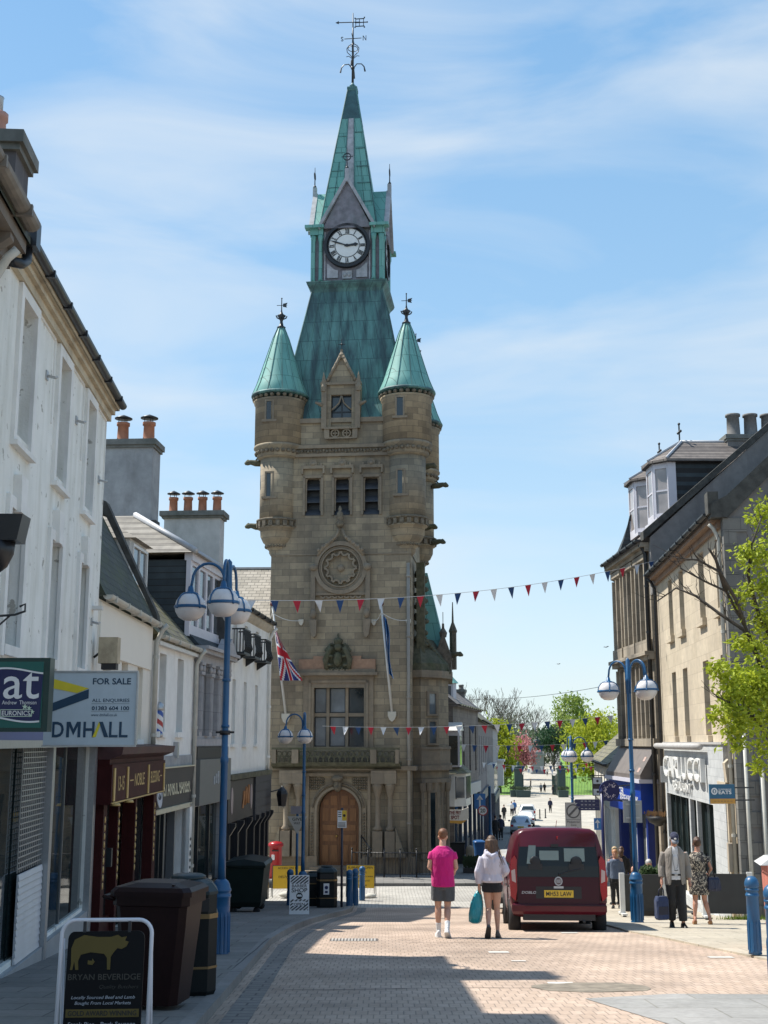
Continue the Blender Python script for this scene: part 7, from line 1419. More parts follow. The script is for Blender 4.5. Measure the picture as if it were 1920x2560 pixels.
# ---------------------------------------------------------------- cafe screens, topiary, fingerpost and other right side things
def screen(X, Y, rz, w, label):
 e = empty('cafe_screen', (X, Y, gzs(Y) + .04), rz, label, 'screen', 'cafe screens outside the restaurant'); m = MB(); m.box(-w / 2 + .06, w / 2 - .06, -.02, .02, .12, .98); m.build('panel', paint('dark_screen_fabric', (.035, .036, .036), .7, .15), e)
 for sx in (-1, 1): m = MB(); m.box(sx * w / 2 - .06, sx * w / 2 + .06, -.04, .04, .06, 1.02); m.box(sx * w / 2 - .06, sx * w / 2 + .06, -.25, .25, .05, .09); m.build('post', wfr, e); m = MB(); m.smooth = True; [m.lathe([(.01, .0), (.045, .015), (.045, .035), (.01, .05)], sx * w / 2, yy, 10) for yy in (-.2, .2)]; m.build('castor', tyre, e)
screen(6.35, 30.6, R(2), 1.05, 'dark cafe screen with pale posts below the topiary balls'); screen(6.98, 29.4, R(70), 1.1, 'dark cafe screen seen edge on beside the old man'); screen(7.72, 28.1, R(-6), 1.0, 'dark cafe screen behind the woman in the patterned dress')
for k, (px, Y, lb) in enumerate(((1609, 31.4, 'clipped round box ball next to the blue lamp post'), (1643, 31.4, 'clipped round box ball next to the old man'))):
 e = empty('topiary', (tpx(px, Y), Y, gzs(Y) + .04), 0, lb, 'plant', 'topiary balls'); m = MB(); m.prism([(-.17, 0), (.17, 0), (.22, .85), (-.22, .85)], -.2, .2, 'y'); m.build('planter', black, e); c = MB(); rnd = random.Random(k + 40)
 for i in range(900):
  v = Vector((rnd.gauss(0, 1), rnd.gauss(0, 1), rnd.gauss(0, 1))).normalized() * .2 * rnd.uniform(.8, 1.03) + Vector((0, 0, 1.02)); u = Vector((rnd.uniform(-1, 1), rnd.uniform(-1, 1), rnd.uniform(-1, 1))).normalized(); w = u.orthogonal().normalized(); c.poly([v, v + (u + w) * .02, v + u * .045, v + (u - w) * .02])
 c.ball((0, 0, 1.02), .175, 14, 9); c.build('foliage', leafm('box_leaves', (.05, .09, .03)) if 'box_leaves' not in MAT else MAT['box_leaves'], e)
e = signpost(6.72, 38, 3.25, 'navy fingerpost with white lettering beyond the maroon van', .05, navy, 'fingerpost')
for k, s in enumerate(('Heritage Quarter', 'Public Toilets', 'Abbey Church')): z = 2.95 - .112 * k; m = MB(); m.prism([(-.08, z), (-.82 + .06 * k, z), (-.88 + .06 * k, z + .055), (-.82 + .06 * k, z + .11), (-.08, z + .11)], -.03, .0, 'y'); f = m.build('finger', navy, e); [MB().box(-.66 + .12 * j, -.59 + .12 * j, -.034, -.03, z + .05, z + .062).build('faint_print', sign_white, f) for j in range(4)]
m = MB(); m.box(.05, .8, -.02, .02, 3.02, 3.06); m.lathe([(.06, 3.25), (.07, 3.3), (.0, 3.42)], 0, 0, 8); m.build('cross_arm', navy, e)
m = MB(); m.box(-.28, -.06, -.06, -.05, 2.15, 2.5); p = m.build('arrow_plate', flat('arrow_blue', (.03, .16, .42), .4), e); m = MB(); m.box(-.185, -.155, -.066, -.06, 2.2, 2.38); m.prism([(-.25, 2.36), (-.09, 2.36), (-.17, 2.46)], -.066, -.06, 'y'); m.build('arrow', sign_white, p)
e = empty('panel_sign', tuple(atY(1494, 1966, 49)), 0, 'brown and white double panel shop sign hanging above the fingerpost', 'sign'); m = MB(); m.box(-.2, .2, 0, .05, -.36, .36); p = m.build('board', flat('sign_brown', (.07, .055, .05), .5), e); m = MB(); m.box(-.17, .17, -.006, 0, .1, .33); m.box(-.17, .17, -.006, 0, -.33, -.1); p2 = m.build('panel', sign_white, p); m = MB(); disc(m, 0, .21, .05, -.01, -.006, 12); disc(m, 0, -.21, .05, -.01, -.006, 12); m.build('motif', MAT['sign_brown'], p); m = MB(); m.tube([(-.3, .02, .42), (1.0, .02, .42)], .02, 5); m.build('bracket', iron, e)
e = empty('hanging_basket', tuple(atY(1646, 2042, 40.4)), 0, 'dark hanging basket with dry plants between the charity shop and restaurant', 'basket'); m = MB(); m.lathe([(.05, -.3), (.3, -.18), (.42, 0)], 0, 0, 14); m.build('bowl', black, e); m = MB(); rnd = random.Random(9)
for i in range(200): v = Vector((rnd.uniform(-.4, .4), rnd.uniform(-.4, .4), rnd.random() * .12)); m.poly([v, v + Vector((.06, .02, .04)), v + Vector((.02, .03, .1))])
m.build('plants', flat('dry_plants', (.28, .17, .09), .9), e)
e = empty('market_bin', (6.27, 19.2, gzs(19.2) + .04), R(-9), 'maroon bin with salmon side and white lid behind the blue domed bollards', 'bin'); m = MB(); m.prism([(-.18, 0), (.5, 0), (.42, 1.2), (-.24, 1.2)], -.3, .3, 'y'); m.build('body', paint('deep_maroon', (.05, .01, .022), .4, .2), e); m = MB(); m.prism([(-.36, 0), (-.18, 0), (-.24, 1.22), (-.40, 1.22)], -.33, .33, 'y')
for z in (.35, .8, 1.1): m.tube([(-.38, -.33, z), (-.47, -.36, z + .04)], .012, 5)
m.build('side_frame', paint('salmon_paint', (.50, .18, .14), .5, .15, 5), e); m = MB(); m.loft([[(-.5, -.35, 1.22), (.5, -.35, 1.22), (.5, .35, 1.22), (-.5, .35, 1.22)], [(-.35, -.3, 1.32), (.45, -.3, 1.36), (.45, .3, 1.36), (-.35, .3, 1.32)]]); m.build('lid', paint('grey_white_lid', (.45, .45, .44), .6, .15), e); m = MB(); m.box(.0, .4, -.32, -.3, 1.0, 1.14); m.build('sticker', sign_white, e)
# left side bits beyond the tower
e = signpost(tpx(1206, 62), 62, 2.5, 'speed limit 20 roundel on a grey post before the chip shop row', .035, alum); m = MB(); disc(m, 0, 2.25, .25, -.07, -.05, 24); p = m.build('roundel', sign_white, e); m = MB(); ringxz(m, 0, 2.25, .2, .25, -.075, -.07, 24); m.build('red_ring', flat('ring_red', (.35, .03, .03), .5), p); text('20', p, black, 0, -.076, 2.25, .2, .26, bold=.02)
e = signpost(tpx(1199, 66), 66, 3.1, 'blue plate with a white ahead arrow by the far left shops', .035, alum); m = MB(); m.box(-.3, .3, -.07, -.05, 2.3, 3.1); p = m.build('plate', MAT['arrow_blue'], e); m = MB(); m.box(-.045, .045, -.076, -.07, 2.4, 2.85); m.prism([(-.18, 2.78), (.18, 2.78), (0, 3.02)], -.076, -.07, 'y'); m.build('arrow', sign_white, p)
e = empty('banner_post', (tpx(1224, 68), 68, gzs(68) + .1), 0, 'tall plain blue post before the lilac grey terrace', 'post'); m = MB(); m.lathe([(.14, 0), (.13, .9), (.09, 1.0), (.085, 3.4), (.1, 3.42), (.1, 3.46), (0, 3.5)], 0, 0, 10); m.build('shaft', blue_paint, e)
e = empty('stone_post', (tpx(1173, 55), 55, gzs(55) + .05), 0, 'short beige stone post beyond the man in pink', 'post'); m = MB(); m.lathe([(.2, 0), (.19, .7), (.15, .84), (.02, .9)], 0, 0, 10); m.build('stone', paint('beige_stone', (.32, .27, .2), .9, .15, 4), e)
e = empty('street_cabinet', (tpx(1138, 56), 56, gzs(56) + .05), 0, 'black street cabinet below the chip shop sign', 'cabinet'); m = MB(); m.box(-.38, .38, -.2, .2, .08, .92); m.build('body', black, e); m = MB(); m.box(-.42, .42, -.24, .24, .92, .98); m.box(-.4, .4, -.22, .22, 0, .08); m.build('trim', bin_dark, e)
wheelie(tpx(1196, 57), 57, R(5), paint('blue_plastic', (.02, .09, .25), .4, .1), 'bright blue wheeled bin beyond the girl in the white hoodie', .5, .6, .95, gzs(57) + .05)
e = empty('planter', (tpx(1182, 50.5), 50.5, gzs(50.5) + .0), 0, 'low dark planter with shrubs between the man in pink and the girl', 'planter'); m = MB(); m.box(-.42, .42, -.3, .3, 0, .3); m.build('tub', black, e); m = MB(); rnd = random.Random(31)
for i in range(220): v = Vector((rnd.uniform(-.45, .45), rnd.uniform(-.3, .3), .28 + rnd.random() * .4)); m.poly([v, v + Vector((.07, .02, .04)), v + Vector((.02, .03, .12)), v + Vector((-.04, 0, .05))])
m.build('plants', leafm('dark_shrub', (.03, .05, .02)), e)
# ---------------------------------------------------------------- foreground tree at the right edge
TRX, TRY = 7.7, 21.0; tz = gzs(TRY) + .03
e = empty('street_tree', (TRX, TRY, tz), 0, 'young tree with fresh yellow green leaves before the dark gable', 'tree'); rnd = random.Random(12)
def wpt(px, py, Y): return atY(px, py, Y) - Vector((TRX, TRY, tz))
m = MB(); m.tube([(0, 0, -.1), (.05, 0, 1.2), (-.05, .05, 2.6), (-.25, 0, 3.6), (-.35, 0, 4.6), (-.55, -.1, 6.2), (-.7, -.2, 8.0)], [.13, .11, .10, .085, .07, .05, .02], 8)
limbs = [[(1925, 1740, 20.9), (1893, 1640, 20.6), (1860, 1560, 20.3), (1815, 1478, 20.0), (1765, 1455, 19.8), (1700, 1420, 19.6)], [(1893, 1640, 20.6), (1860, 1575, 20.6), (1800, 1535, 20.8), (1740, 1490, 21.0), (1690, 1470, 21.2), (1640, 1505, 21.2)], [(1860, 1560, 20.3), (1840, 1500, 20.0), (1800, 1430, 19.6), (1745, 1400, 19.4), (1690, 1395, 19.4)], [(1930, 1600, 20.6), (1895, 1530, 20.4), (1870, 1440, 20.2), (1880, 1360, 20), (1905, 1290, 20)], [(1925, 1850, 20.8), (1880, 1790, 20.5), (1830, 1760, 20.2), (1790, 1740, 20)], [(1815, 1478, 20), (1790, 1400, 19.8), (1770, 1370, 19.7)]]
tw = []
for L_ in limbs:
 P = [wpt(*q) for q in L_]; n = len(P); m.tube(P, [.034 * (1 - .8 * i / (n - 1)) + .005 for i in range(n)], 6)
 for i in range(1, n):
  for k in range(5):
   b = P[i - 1].lerp(P[i], rnd.random()); d = (P[i] - P[i - 1]).normalized() + Vector((rnd.uniform(-1, 1), rnd.uniform(-1, 1), rnd.uniform(-.5, 1))) * .9; L2 = rnd.uniform(.18, .45); q = b + d.normalized() * L2 * .5 + Vector((0, 0, .02)); r_ = q + (d.normalized() + Vector((rnd.uniform(-.5, .5), 0, rnd.uniform(.0, .6)))).normalized() * L2 * .5; m.tube([b, q, r_], [.009, .006, .004], 4); tw.append(r_)
   if rnd.random() < .6: m.tube([q, q + Vector((rnd.uniform(-.15, .15), rnd.uniform(-.1, .1), rnd.uniform(.02, .2)))], [.005, .003], 4)
m.build('trunk', bark, e)
c = MB(); cl = [(1905, 1275, 20.2, .22, 120), (1888, 1300, 20.2, .12, 50), (1880, 1395, 20.1, .25, 150), (1905, 1385, 20.1, .25, 160), (1862, 1378, 20.1, .12, 60), (1915, 1460, 20.2, .25, 160), (1870, 1475, 20.2, .2, 80), (1845, 1500, 20.1, .16, 60), (1905, 1540, 20.4, .22, 130), (1845, 1605, 20.3, .14, 70), (1868, 1612, 20.3, .16, 70), (1905, 1620, 20.5, .25, 120), (1790, 1668, 20.1, .15, 80), (1815, 1690, 20.2, .25, 170), (1850, 1700, 20.3, .3, 220), (1890, 1700, 20.5, .3, 240), (1915, 1740, 20.5, .3, 240), (1870, 1750, 20.4, .35, 300), (1830, 1745, 20.2, .25, 150), (1815, 1785, 20.2, .24, 160), (1785, 1790, 20.1, .12, 50), (1850, 1805, 20.3, .3, 240), (1895, 1800, 20.5, .3, 240), (1830, 1835, 20.2, .18, 100), (1845, 1860, 20.2, .14, 70), (1915, 1870, 20.5, .2, 110), (1900, 1915, 20.4, .16, 90), (1915, 1690, 20.6, .3, 160), (1935, 1560, 20.6, .4, 250), (1960, 1700, 20.8, .6, 500), (1960, 1450, 20.6, .5, 350), (1950, 1330, 20.4, .4, 250)]
for px, py, Y, r_, n in cl:
 ce = wpt(px, py, Y)
 for i in range(int(n * 1.05)):
  p = ce + Vector((rnd.gauss(0, r_ * .5), rnd.gauss(0, r_ * .6), rnd.gauss(0, r_ * .5))); s = rnd.uniform(.032, .07); u = Vector((rnd.uniform(-1, 1), rnd.uniform(-1, 1), rnd.uniform(-.9, .4))).normalized(); w = u.orthogonal().normalized(); w.rotate(Matrix.Rotation(rnd.uniform(0, 6.3), 3, u)); nn = u.cross(w); mid = p + u * s
  c.poly([p, mid + w * s * .5 + nn * s * .2, p + u * s * 2.1 - nn * s * .15, mid - w * s * .5 + nn * s * .2])
c.build('crown', freshl, e)
m = MB(); rnd = random.Random(77)
for i in range(500):
 x = 8.15 + rnd.gauss(0, .28); y = 28.3 + rnd.gauss(0, .22); h = rnd.uniform(.04, .13); a = rnd.uniform(0, 6.28); zz = gzs(y) + .03; m.poly([(x, y, zz), (x + .015 * math.cos(a), y + .015 * math.sin(a), zz), (x + rnd.uniform(-.04, .04), y + rnd.uniform(-.04, .04), zz + h)])
tag(m.build('grass', leafm('weed_green', (.16, .24, .03))), 'weedy green grass at the foot of the sandstone gable', 'grass', kind='stuff')  # grass_tuft
# ================================================================ MAROON VAN
vb = NT('maroon_van_paint'); vb.b.inputs['Coat Weight'].default_value = .25; vb.b.inputs['Coat Roughness'].default_value = .05; van_paint = vb.fin(vb.ramp(vb.noise(vb.co(), 2.5, 4), .3, .7, (.062, .003, .011), (.080, .004, .014)), .36, .0, .3)
def build_van():
 e = empty('maroon_van', (3.24, 23.15, gzs(24.5)), R(-3.4), 'dark maroon high roofed passenger van seen from behind, yellow number plate', 'van')
 e.rotation_euler = (R(-4.6), 0, R(-3.4)); e.scale = (1, 1, 1.07); hw = .90
 prof = lambda zt: [(.70, .27), (.84, .30), (.885, .48), (.90, .75), (.905, .98), (.895, 1.12)] + [(.895 - .135 * ((z - 1.12) / .60) ** 1.5, z) for z in (1.3, 1.5, 1.65, 1.72)] + [(.715, 1.785), (.63, 1.83), (.35, 1.855)]
 def ring(y, zmax, zmin, ws, rr=1.0):
  h = []
  for x, z in prof(0):
   zz = zmin + (z - .27) / (1.85 - .27) * (zmax - zmin); h.append((x * ws, y, zz))
  return h + [(-x, yy, z) for x, yy, z in h[::-1]]
 m = MB(); m.smooth = True
 m.loft([ring(.015, 1.79, .42, .97), ring(.0, 1.80, .34, .97) and ring(.05, 1.83, .40, .99), ring(.12, 1.85, .38, 1.0), ring(.5, 1.86, .33, 1.0), ring(1.6, 1.86, .27, 1.0), ring(2.6, 1.83, .27, 1.0), ring(3.1, 1.62, .27, .995), ring(3.55, 1.22, .27, .985), ring(3.95, 1.08, .28, .96), ring(4.25, .92, .3, .9), ring(4.38, .78, .36, .8)]); m.build('body', van_paint, e)
 # tailgate: glass, lower panel, plate recess
 g = MB(); g.loft([[(-.75, -.028, 1.02), (.75, -.028, 1.02), (.75, .03, 1.02), (-.75, .03, 1.02)], [(-.75, -.022, 1.2), (.75, -.022, 1.2), (.75, .03, 1.2), (-.75, .03, 1.2)], [(-.69, .03, 1.66), (.69, .03, 1.66), (.69, .07, 1.66), (-.69, .07, 1.66)], [(-.62, .045, 1.73), (.62, .045, 1.73), (.62, .08, 1.73), (-.62, .08, 1.73)]]); gl = g.build('rear_window', paint('tinted_van_glass', (.008, .011, .013), .12, spec=.35), e)
 lg = flat('painted_cabin_view', (.20, .25, .23), .2)
 g = MB()                              # pale opaque panels: bright view through the cabin painted onto the glass
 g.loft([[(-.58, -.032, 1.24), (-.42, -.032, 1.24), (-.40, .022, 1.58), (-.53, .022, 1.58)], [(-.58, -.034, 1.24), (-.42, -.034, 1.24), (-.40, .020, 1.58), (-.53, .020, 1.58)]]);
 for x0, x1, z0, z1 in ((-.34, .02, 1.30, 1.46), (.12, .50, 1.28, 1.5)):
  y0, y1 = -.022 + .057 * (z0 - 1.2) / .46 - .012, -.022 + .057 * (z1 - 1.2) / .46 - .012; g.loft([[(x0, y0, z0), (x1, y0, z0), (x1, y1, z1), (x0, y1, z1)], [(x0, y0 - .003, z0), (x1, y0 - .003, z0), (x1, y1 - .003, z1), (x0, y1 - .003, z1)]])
 g.build('painted_window_view', lg, gl)
 s = MB()
 for x, w in ((-.42, .13), (.34, .14)): s.box(x - w, x + w, -.045, -.03, 1.14, 1.24); s.ball((x, -.03, 1.27), (w * .8, .012, .1), 10, 6)
 s.box(-.12, .02, -.02, -.01, 1.52, 1.57); s.build('headrest', black, gl)
 p = MB(); p.box(-.75, .75, -.02, .03, .56, 1.018); p.build('tailgate_panel', paint('dark_maroon_panel', (.035, .003, .010), .35, .06, spec=.3), e)
 b = MB(); b.loft([[(-.84, .0, .40), (.84, .0, .40), (.84, .12, .40), (-.84, .12, .40)], [(-.87, -.06, .45), (.87, -.06, .45), (.87, .12, .45), (-.87, .12, .45)], [(-.87, -.07, .54), (.87, -.07, .54), (.87, .12, .54), (-.87, .12, .54)], [(-.85, -.02, .58), (.85, -.02, .58), (.85, .12, .58), (-.85, .12, .58)]]); b.build('bumper', van_paint, e)
 b = MB(); b.box(-.66, .66, .0, .3, .30, .40); b.build('bumper_skirt', black, e)
 r = MB(); r.box(-.42, .42, -.024, -.012, .66, .86); r.build('plate_recess', black, e)
 p = MB(); p.box(-.27, .27, -.034, -.02, .68, .80); p = p.build('number_plate', plate_y, e); text('MH53 LAW', p, black, 0, -.037, .74, .075, .47, bold=.012)
 d = MB(); disc(d, .0, 1.0 - .05, .075, -.035, -.01, 24); em = d.build('emblem', rimm, e); d = MB(); disc(d, 0, .95, .055, -.042, -.035, 20); d.build('emblem_centre', flat('emblem_dark', (.08, .05, .055), .3), em); d = MB()
 for k in range(4): d.box(-.036 + k * .02, -.024 + k * .02, -.045, -.042, .92, .98)
 d.build('emblem_letters', rimm, em)
 d = MB(); d.box(-.09, .09, -.026, -.014, .80 + .03, .865); d.build('nameplate', alum, e); text('DOBLO', e, rimm, -.55, -.022, .76, .045, .27, bold=.02, shear=.2)
 for sx in (-1, 1):
  t = MB(); t.prism([(sx * .80, .62), (sx * .895, .70), (sx * .90, 1.0), (sx * .87, 1.3), (sx * .80, 1.38), (sx * .76, 1.3), (sx * .755, .85)], -.02, .16, 'y'); tl_ = t.build('tail_light', red_lens, e); t = MB(); t.prism([(sx * .785, .92), (sx * .86, .95), (sx * .87, 1.12), (sx * .80, 1.15)], -.026, -.02, 'y'); t.build('reversing_lens', flat('pale_lens', (.5, .38, .36), .2), tl_)
  for y in (.72, 3.45): wheel(e, sx * .80, y, .32, .22, sx)
  for y0, y1 in ((.35, 1.05), (1.15, 2.0), (2.1, 3.0)):
   g = MB(); q = .35 if y1 > 2.5 else 0; g.loft([[(sx * .885, y0, 1.16), (sx * .905, y0, 1.16), (sx * .78, y0 + .05, 1.62), (sx * .76, y0 + .05, 1.62)], [(sx * .885, y1, 1.16), (sx * .905, y1, 1.16), (sx * .78, y1 - .05 - q, 1.62), (sx * .76, y1 - .05 - q, 1.62)]]); g.build('side_window', dark_glass, e)
  mr = MB(); mr.ball((sx * 1.02, 2.95, 1.13), (.13, .08, .11), 10, 7); mr.build('wing_mirror', black, e)
  d = MB(); d.box(sx * .895, sx * .912, 1.1, 1.11, .4, 1.1); d.box(sx * .895, sx * .915, .3, 2.0, .84, .855); d.box(sx * .9, sx * .93, 1.2, 1.4, .96, .99); d.build('sliding_door_trim', black, e)
 sm_ = MB()
 for pts in ([(-.74, -.03, .57), (.74, -.03, .57)], [(-.76, -.03, .6), (-.76, -.03, 1.2), (-.70, .03, 1.68)], [(.76, -.03, .6), (.76, -.03, 1.2), (.70, .03, 1.68)], [(-.87, -.072, .55), (.87, -.072, .55)]): sm_.tube(pts, .006, 4)
 sm_.build('panel_seam', black, e)
 sm_ = MB(); sm_.tube([(.03, -.03, 1.06), (.2, -.045, 1.12), (.42, -.04, 1.16)], .010, 5); sm_.ball((.02, -.03, 1.06), .025, 8, 5); sm_.build('rear_wiper', black, e)
 w = MB(); w.tube([(0, .0, 1.66), (.0, -.02, 1.7)], .012, 5); w.box(-.2, .2, .02, .09, 1.755, 1.77); w.tube([(.02, .5, 1.85), (.04, .42, 1.98)], .006, 4); w.build('brake_light', red_lens, e)
 x = MB(); x.tube([(.45, .1, .3), (.45, -.02, .28)], .03, 8); x.build('exhaust_pipe', iron, e)
build_van()
# ================================================================ PEOPLE
def skinm(name, c):
 t = NT(name); t.b.inputs['Subsurface Weight'].default_value = .08; t.b.inputs['Subsurface Radius'].default_value = (.02, .008, .004); n = t.noise(t.co(), 9, 4)
 return t.fin(t.ramp(n, .3, .7, tuple(x * .9 for x in c), tuple(x * 1.06 for x in c)), .5)
def cloth(name, c, rough=.9, var=.1):
 t = NT(name); n = t.noise(t.scaled(t.co(), (1, 1, .6)), 7, 4); t.bump(t.noise(t.scaled(t.co(), (1.3, 1.3, .55)), 7, 3), .9, .05); t.fin(t.ramp(n, .3, .7, tuple(x * (1 - var) for x in c), tuple(min(1, x * (1 + var)) for x in c)), rough)
 t.b.inputs['Sheen Weight'].default_value = .15; return t.mat
skin_a = skinm('pale_skin', (.50, .29, .21)); skin_b = skinm('ruddy_skin', (.45, .23, .16)); skin_dark = skinm('tan_skin', (.36, .2, .13))
def hair_mat(name, a, b):
 t = NT(name); n = t.noise(t.scaled(t.co(), (14, 14, 1.2)), 6, 4); t.bump(n, .6, .01); return t.fin(t.ramp(n, .3, .7, a, b), .5)
ginger = hair_mat('ginger_brown_hair', (.09, .032, .012), (.24, .10, .045)); brown_h = hair_mat('long_brown_hair', (.035, .018, .010), (.13, .07, .038)); dark_h = hair_mat('dark_brown_hair', (.045, .02, .012), (.10, .05, .03)); blonde = hair_mat('blonde_hair', (.42, .30, .16), (.55, .42, .25)); grey_h = hair_mat('grey_hair', (.35, .34, .33), (.5, .49, .48))
def rem(o, vox, sm=6):
 md = o.modifiers.new('merge', 'REMESH'); md.mode = 'VOXEL'; md.voxel_size = vox; md.use_smooth_shade = True
 s = o.modifiers.new('soften', 'SMOOTH'); s.iterations = sm; s.factor = .5; return o
def ell(c, rx, ry, n=14, p=2.3):           # horizontal super-ellipse ring
 r = []
 for k in range(n):
  a = 2 * math.pi * k / n; ca, sa = math.cos(a), math.sin(a); r.append((c[0] + rx * abs(ca) ** (2 / p) * (1 if ca >= 0 else -1), c[1] + ry * abs(sa) ** (2 / p) * (1 if sa >= 0 else -1), c[2]))
 return r
V3 = Vector
class Fig:
 """Pose given at 1.80 m: x right, y forward, z up; scaled to h."""
 def __init__(s, X, Y, rz, h, label, skin, sh=.19, hip=.165, z=None, vox=.009, group=None, girth=1.0, female=False, name='person'):
  s.k = h / 1.8; s.e = empty(name, (X, Y, gzs(Y) if z is None else z), rz, label, 'person', group); s.e.scale = (s.k,) * 3; s.skin = skin; s.sh, s.hip, s.vox, s.g, s.f = sh, hip, vox, girth, female
  s.J = dict(hipL=V3((-.085, 0, .92)), hipR=V3((.085, 0, .92)), kneeL=V3((-.095, .02, .5)), kneeR=V3((.095, .02, .5)), ankL=V3((-.1, -.02, .085)), ankR=V3((.1, -.02, .085)), toeL=None, toeR=None,
                   shoL=V3((-sh, -.01, 1.415)), shoR=V3((sh, -.01, 1.415)), elbL=V3((-sh - .06, -.03, 1.16)), elbR=V3((sh + .06, -.03, 1.16)), wriL=V3((-sh - .07, .06, .90)), wriR=V3((sh + .07, .06, .90)), head=V3((0, .02, 1.672)), neck=V3((0, -.01, 1.5)))
  s.lean = V3((0, 0, 0)); s.heel = {'L': 0.0, 'R': 0.0}; s.look = 0.0; s.nod = 0.0; s.curl = .5
 def torso(s, m, o=0.0, z0=.84, z1=1.53, flare=0.0):
  g = s.g; w = (.118 if s.f else .142) * g; T = [(.80, s.hip * .80, .10), (.90, s.hip, .118), (1.0, s.hip * .96, .112), (1.12, w + .01, .100 * g), (1.24, w + .022, .112 * g), (1.34, s.sh * .84, .12 * g), (1.40, s.sh * .94, .112), (1.45, s.sh * .84, .10), (1.485, s.sh * .62, .088), (1.512, .112, .078), (1.54, .078, .068)]
  rings = []
  for z, a, b in T:
   if z0 <= z <= z1: t = (z - .8) / .75; f = flare * max(0, 1 - (z - z0) / .2); rings.append(ell((s.lean.x * t, s.lean.y * t - (.015 if 1.2 < z < 1.45 else 0), z), a + o + f, b + o + f, 16))
  m.loft(rings)
 def leg(s, m, S, o=0.0, t0=0.0, t1=2.0, end=None):
  J = s.J; H, K, A = J['hip' + S], J['knee' + S], J['ank' + S]; prof = [(0, .098), (.25, .094), (.5, .083), (.75, .067), (.95, .058), (1.08, .056), (1.25, .060), (1.4, .056), (1.65, .044), (1.9, .037), (2.0, .038)]
  pts, rs = [], []
  for t, r in prof:
   if t0 <= t <= t1: p = H.lerp(K, t) if t <= 1 else K.lerp(A, t - 1); back = -.014 if 1.1 < t < 1.6 else 0; pts.append(p + V3((0, back, 0))); rs.append(r * (.95 if s.f else 1) + (o if not callable(o) else o(t)))
  if end: pts.append(H.lerp(K, t1) if t1 <= 1 else K.lerp(A, t1 - 1)); rs.append(end)
  m.tube(pts, rs, 12)
 def arm(s, m, S, o=0.0, t0=0.0, t1=2.0):
  J = s.J; H, K, A = J['sho' + S], J['elb' + S], J['wri' + S]; prof = [(0, .056), (.2, .054), (.5, .046), (.8, .041), (1.0, .040), (1.2, .041), (1.5, .035), (1.8, .028), (2.0, .026)]; pts, rs = [], []
  for t, r in prof:
   if t0 <= t <= t1: pts.append(H.lerp(K, t) if t <= 1 else K.lerp(A, t - 1)); rs.append(r * (.84 if s.f else 1) + (o if not callable(o) else o(t)))
  m.tube(pts, rs, 10)
 def hand(s, m, S):
  J = s.J; W = J['wri' + S]; d = (W - J['elb' + S]).normalized(); sx = -1 if S == 'L' else 1; side = d.cross(V3((sx, 0, 0))); side = side.normalized() if side.length > .1 else V3((0, 1, 0)); nrm = d.cross(side).normalized(); P = W + d * .045
  m.tube([W - d * .01, W + d * .03, W + d * .085], [.026, .034, .03], 8)
  for k in range(4):
   b = W + d * .085 + side * (.028 - .019 * k); ln = (.068, .078, .072, .055)[k]; c = nrm * (-sx * s.curl); q = b + (d + c * .35).normalized() * ln * .5; r = q + (d * .8 + c).normalized() * ln * .35; m.tube([b - d * .012, b + d * .01, q, r, r + (d * .3 + c).normalized() * ln * .25], [.011, .0105, .010, .009, .007], 6)
  b = W + d * .03 + side * .03; m.tube([b, b + (d + side).normalized() * .035, b + (d * 1.6 + side * .7).normalized() * .068], [.013, .011, .009], 6)
 def foot(s, m, S, r=1.0, o=0.0):
  A = s.J['ank' + S]; a = s.heel[S]; f = V3((0, math.cos(a), -math.sin(a))); u = V3((0, math.sin(a), math.cos(a))); x = V3((.12 if S == 'R' else -.12, 0, 0)); f = (f + x).normalized(); P = lambda l, h: A + f * l + u * h
  rr = []; sd = f.cross(u).normalized()
  for l, w, lo, hi in ((-.075, .022, -.07, .0), (-.06, .034, -.083, .015), (-.01, .038, -.085, .03), (.06, .042, -.085, .0), (.12, .047, -.085, -.025), (.165, .042, -.083, -.042), (.19, .024, -.078, -.055)):
   rr.append([P(l, lo - o) + sd * (w + o), P(l, (lo + hi) / 2) + sd * (w + o) * .95, P(l, hi + o) + sd * w * .5, P(l, hi + o) - sd * w * .5, P(l, (lo + hi) / 2) - sd * (w + o) * .95, P(l, lo - o) - sd * (w + o)])
  m.loft(rr)
 def headm(s, m):
  h = s.J['head']; n = s.J['neck']; a = s.look; M0 = Matrix.Translation(h) @ Matrix.Rotation(a, 4, 'Z') @ Matrix.Rotation(-s.nod, 4, 'X'); o = m.M
  m.tube([n - V3((0, 0, .05)), n.lerp(h, .4), h - V3((0, .02, .06))], [.07, .06, .058], 12); m.M = M0
  m.ball((0, -.012, .03), (.076, .096, .10), 16, 11); m.ball((0, .028, -.045), (.056, .062, .075), 14, 9); m.ball((0, .07, -.085), (.03, .022, .022), 8, 6)
  m.tube([(0, .088, .03), (0, .108, -.015), (0, .10, -.028)], [.010, .014, .013], 7); m.ball((0, .086, -.055), (.026, .012, .008), 8, 5); m.ball((0, .084, -.068), (.022, .012, .008), 8, 5)
  for sx in (-1, 1): m.ball((sx * .078, -.01, -.005), (.012, .022, .032), 8, 6); m.ball((sx * .034, .075, .035), (.022, .014, .01), 8, 5); m.ball((sx * .032, .078, .015), (.014, .010, .010), 8, 5); m.ball((sx * .05, .05, -.02), (.022, .03, .03), 8, 5)
  m.M = o; return M0
